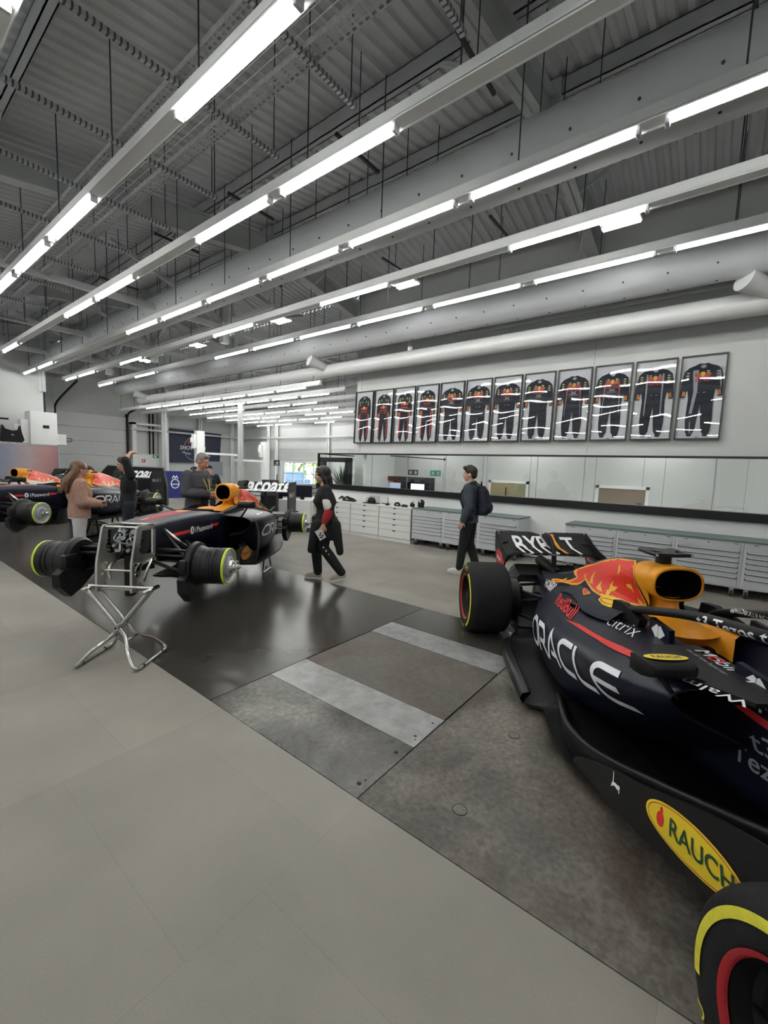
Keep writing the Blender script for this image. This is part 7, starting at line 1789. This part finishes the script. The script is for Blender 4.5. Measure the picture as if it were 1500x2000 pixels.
bag_ = empty('rucksack', (0, 0, 0), 0, "navy rucksack worn on the young man's back", 'rucksack')
mb = MB(); torso(mb, [((-.19, 0, .98), .09, .13), ((-.225, 0, 1.05), .115, .155), ((-.22, 0, 1.2), .105, .15), ((-.195, 0, 1.36), .085, .13), ((-.17, 0, 1.44), .05, .09)]); mb.ellipsoid((-.31, 0, 1.10), (.05, .12, .09), 14, 8); o = solid('pack', mb, 'bag_navy', bag_, .010)
mb = MB(); mb.tube([(-.16, -.04, 1.43), (-.16, 0, 1.50), (-.16, .04, 1.43)], .012, 8); mb.build('grab_loop', 'cloth_black', bag_, True)
for s in (-1, 1):
    mb = MB(); mb.tube(catmull([(-.13, s * .11, 1.42), (-.04, s * .135, 1.485), (.08, s * .13, 1.40), (.135, s * .125, 1.25), (.06, s * .165, 1.08), (-.12, s * .14, 1.04)], 6), .017, 8, sy=.5); mb.build('shoulder_strap', 'cloth_black', bag_, True)
attach_world(bag_, Y, (0, 0, 0))

# 3 grey haired man looking at a phone
J = J0(chest=(.03, 0, 1.29), neck=(.05, 0, 1.47), head=(.115, 0, 1.615), elL=(.02, .25, 1.14), wrL=(.24, .12, 1.10), elR=(.02, -.27, 1.14), wrR=(.26, -.06, 1.13))
G, T, R, tp = person((3.52, 6.52), radians(292), 'person with short grey hair in charcoal zip jacket and yellow lanyard behind the middle car', J, 'skin', 'cloth_grey', 'cloth_navy', 'shoe_black', infl=(.045, .030), sleeve=.93, k=1.03, headR=(.0, .42), hem=.12, brow='brow_grey', bust=.03)
mb = MB(); mb.ellipsoid(T((-.022, 0, .042)), (.100, .084, .090), 18, 12, 0, R); mb.ellipsoid(T((-.06, 0, -.01)), (.05, .076, .06), 16, 10, 0, R); mb.ellipsoid(T((.03, 0, .10)), (.05, .06, .03), 12, 8, 0, R); solid('hair', mb, 'hair_grey', G, .009)
mb = MB(); torso(mb, [((.10, 0, .95), .095, .085), ((.11, 0, 1.15), .10, .075), ((.12, 0, 1.30), .085, .05), ((.085, 0, 1.44), .04, .03)]); solid('dark_shirt', mb, 'cloth_black', G, .012)
mb = MB(); mb.tube(catmull([(-.03, -.07, 1.50), (-.055, 0, 1.515), (-.03, .07, 1.50), (.07, .085, 1.45), (.14, .06, 1.38)], 4), .022, 8); mb.tube(catmull([(-.03, -.07, 1.50), (.07, -.085, 1.45), (.14, -.06, 1.38)], 4), .022, 8); mb.build('collar', 'cloth_grey', G, True)
for s in (-1, 1):
    lanyard(G, [(.0, s * .075, 1.50), (.12, s * .065, 1.42), (.205, s * .035, 1.26), (.215, s * .01, 1.10)]); mb = MB(); mb.tube([(.135, s * .06, 1.40), (.165, s * .05, 1.30)], .004, 6); mb.build('drawstring', 'cloth_cream', G, True)
mb = MB(); mb.tube([(.172, .085, 1.36), (.185, .09, 1.2), (.165, .09, .98)], .0035, 6); mb.build('zip', 'galv', G, True)
ph = empty('phone', (0, 0, 0), 0, 'dark mobile phone held by the grey haired man', 'phone'); mb = MB(); mb.box((-.038, -.078, -.004), (.038, .078, .004), bev=.003); mb.build('case', 'black', ph); mb = MB(); mb.box((-.034, -.072, .004), (.034, .072, .0046)); mb.build('display', 'screen_dim', ph); attach_world(ph, G, (.33, .04, 1.14))

# 4 long haired visitor in pink jumper
J = J0(pelvis=(0, 0, .93), chest=(.01, 0, 1.23), neck=(.0, 0, 1.40), head=(.035, 0, 1.56), shL=(0, .16, 1.345), shR=(0, -.16, 1.345), elL=(.0, .22, 1.09), elR=(.0, -.22, 1.08), wrL=(.21, .12, 1.06), wrR=(.23, -.12, 1.05), knL=(.02, .085, .49), knR=(-.03, -.09, .49))
P_, T, R, tp = person((2.12, 7.18), radians(-8), 'person with long light brown hair, dusty pink jumper and white trousers at left', J, 'skin_pale', 'cloth_pink', 'cloth_white', 'shoe_white', infl=(.040, .036), sleeve=.90, fem=True, k=.955, headR=(0, -.05), bust=.02, leg_infl=.012, glasses=True)
mb = MB(); mb.ellipsoid(T((-.028, 0, .034)), (.106, .092, .098), 18, 12, 0, R); rnd = random.Random(8)
for i in range(26):
    a = rnd.uniform(-1, 1); P = [T((-.02 - .05 * rnd.random(), a * .07, .06 * rnd.random())), T((-.10, a * .10, -.06)), T((-.16 - .06 * rnd.random(), a * .12, -.17)), T((-.17 - .14 * rnd.random(), a * .13, -.30 - .08 * rnd.random()))]
    mb.tube(P, [.034, .040, .034, .010], 8)
solid('hair', mb, 'hair_brown', P_, .009)
mb = MB(); torso(mb, [((0, 0, .83), .145, .175), ((0, 0, .90), .125, .165), ((0, 0, .98), .11, .15)]); solid('shirt_hem', mb, 'cloth_cream', P_, .010)
ph = empty('phone', (0, 0, 0), 0, 'small dark phone held by the visitor in the pink jumper', 'phone'); mb = MB(); mb.box((-.07, -.035, -.004), (.07, .035, .004), bev=.003); mb.build('case', 'black', ph); attach_world(ph, P_, (.33, -.10, 1.07))

# 5 dark dressed person with arms raised behind the head
J = J0(chest=(-.02, 0, 1.27), neck=(.0, 0, 1.45), head=(.05, 0, 1.60), shL=(-.02, .185, 1.42), shR=(-.02, -.185, 1.42), elL=(.06, .23, 1.68), wrL=(-.04, .08, 1.80), elR=(.05, -.24, 1.67), wrR=(-.06, -.06, 1.79), knL=(.03, .10, .5), knR=(-.04, -.10, .5))
D_, T, R, tp = person((3.02, 7.84), radians(168), 'person in black polo and trousers with both arms raised behind the head', J, 'skin', 'cloth_black', 'cloth_navy', 'shoe_black', infl=(.022, .020), sleeve=.0, k=.98, headR=(0, .30), handsdef=dict(L=dict(d=(-.5, -.6, .2), n=(.3, 0, -1)), R=dict(d=(-.5, .6, .2), n=(.3, 0, -1))))
mb = MB(); mb.ellipsoid(T((-.022, 0, .040)), (.102, .086, .092), 18, 12, 0, R); mb.ellipsoid(T((-.06, 0, -.01)), (.05, .076, .06), 16, 10, 0, R); solid('hair', mb, 'hair_dark', D_, .009)
mb = MB(); mb.tube([(-.055, .07, 1.775), (-.02, .10, 1.775), (-.02, .10, 1.755), (-.055, .07, 1.755)], .006, 6, closed=True); mb.build('wristband', 'black', D_, True)
mb = MB()
for z in (.62, .52): mb.tube([(-.02, .185, z), (.07, .165, z + .015)], .007, 6)
mb.build('knee_stripe', 'cloth_cream', D_, True)

# 6 mechanic with cap, back to us
J = J0(chest=(.08, 0, 1.22), neck=(.17, 0, 1.40), head=(.24, 0, 1.54), shL=(.13, .19, 1.34), shR=(.13, -.19, 1.34), elL=(.28, .27, 1.12), elR=(.28, -.27, 1.12), wrL=(.46, .16, 1.05), wrR=(.46, -.16, 1.05))
K_, T, R, tp = person((6.15, 10.75), radians(58), 'person in black cap and dark T-shirt with back to us near the grey workbench', J, 'skin', 'cloth_black', 'cloth_black', 'shoe_black', infl=(.03, .026), sleeve=.0, k=.95, headR=(0, .25))
mb = MB(); mb.ellipsoid(T((-.015, 0, .05)), (.108, .092, .075), 18, 12, 0, R); mb.tube([T((.07, 0, .04)), T((.16, 0, .025))], [.06, .03], 12, sy=.15, up=(0, 0, 1)); solid('cap', mb, 'cloth_black', K_, .009)
vs_, fs_ = stroke2d([arc2(0, 0, .10, .07, 20, 160, 12), arc2(0, 0, .06, .05, 0, 360, 12)], .008); decal('back_print', (vs_, fs_), (-.6, 0, 1.22), (0, -1, 0), (0, 0, 1), 'suit_grey', tp, bvh_of(tp), (1, 0, 0), off=.004)
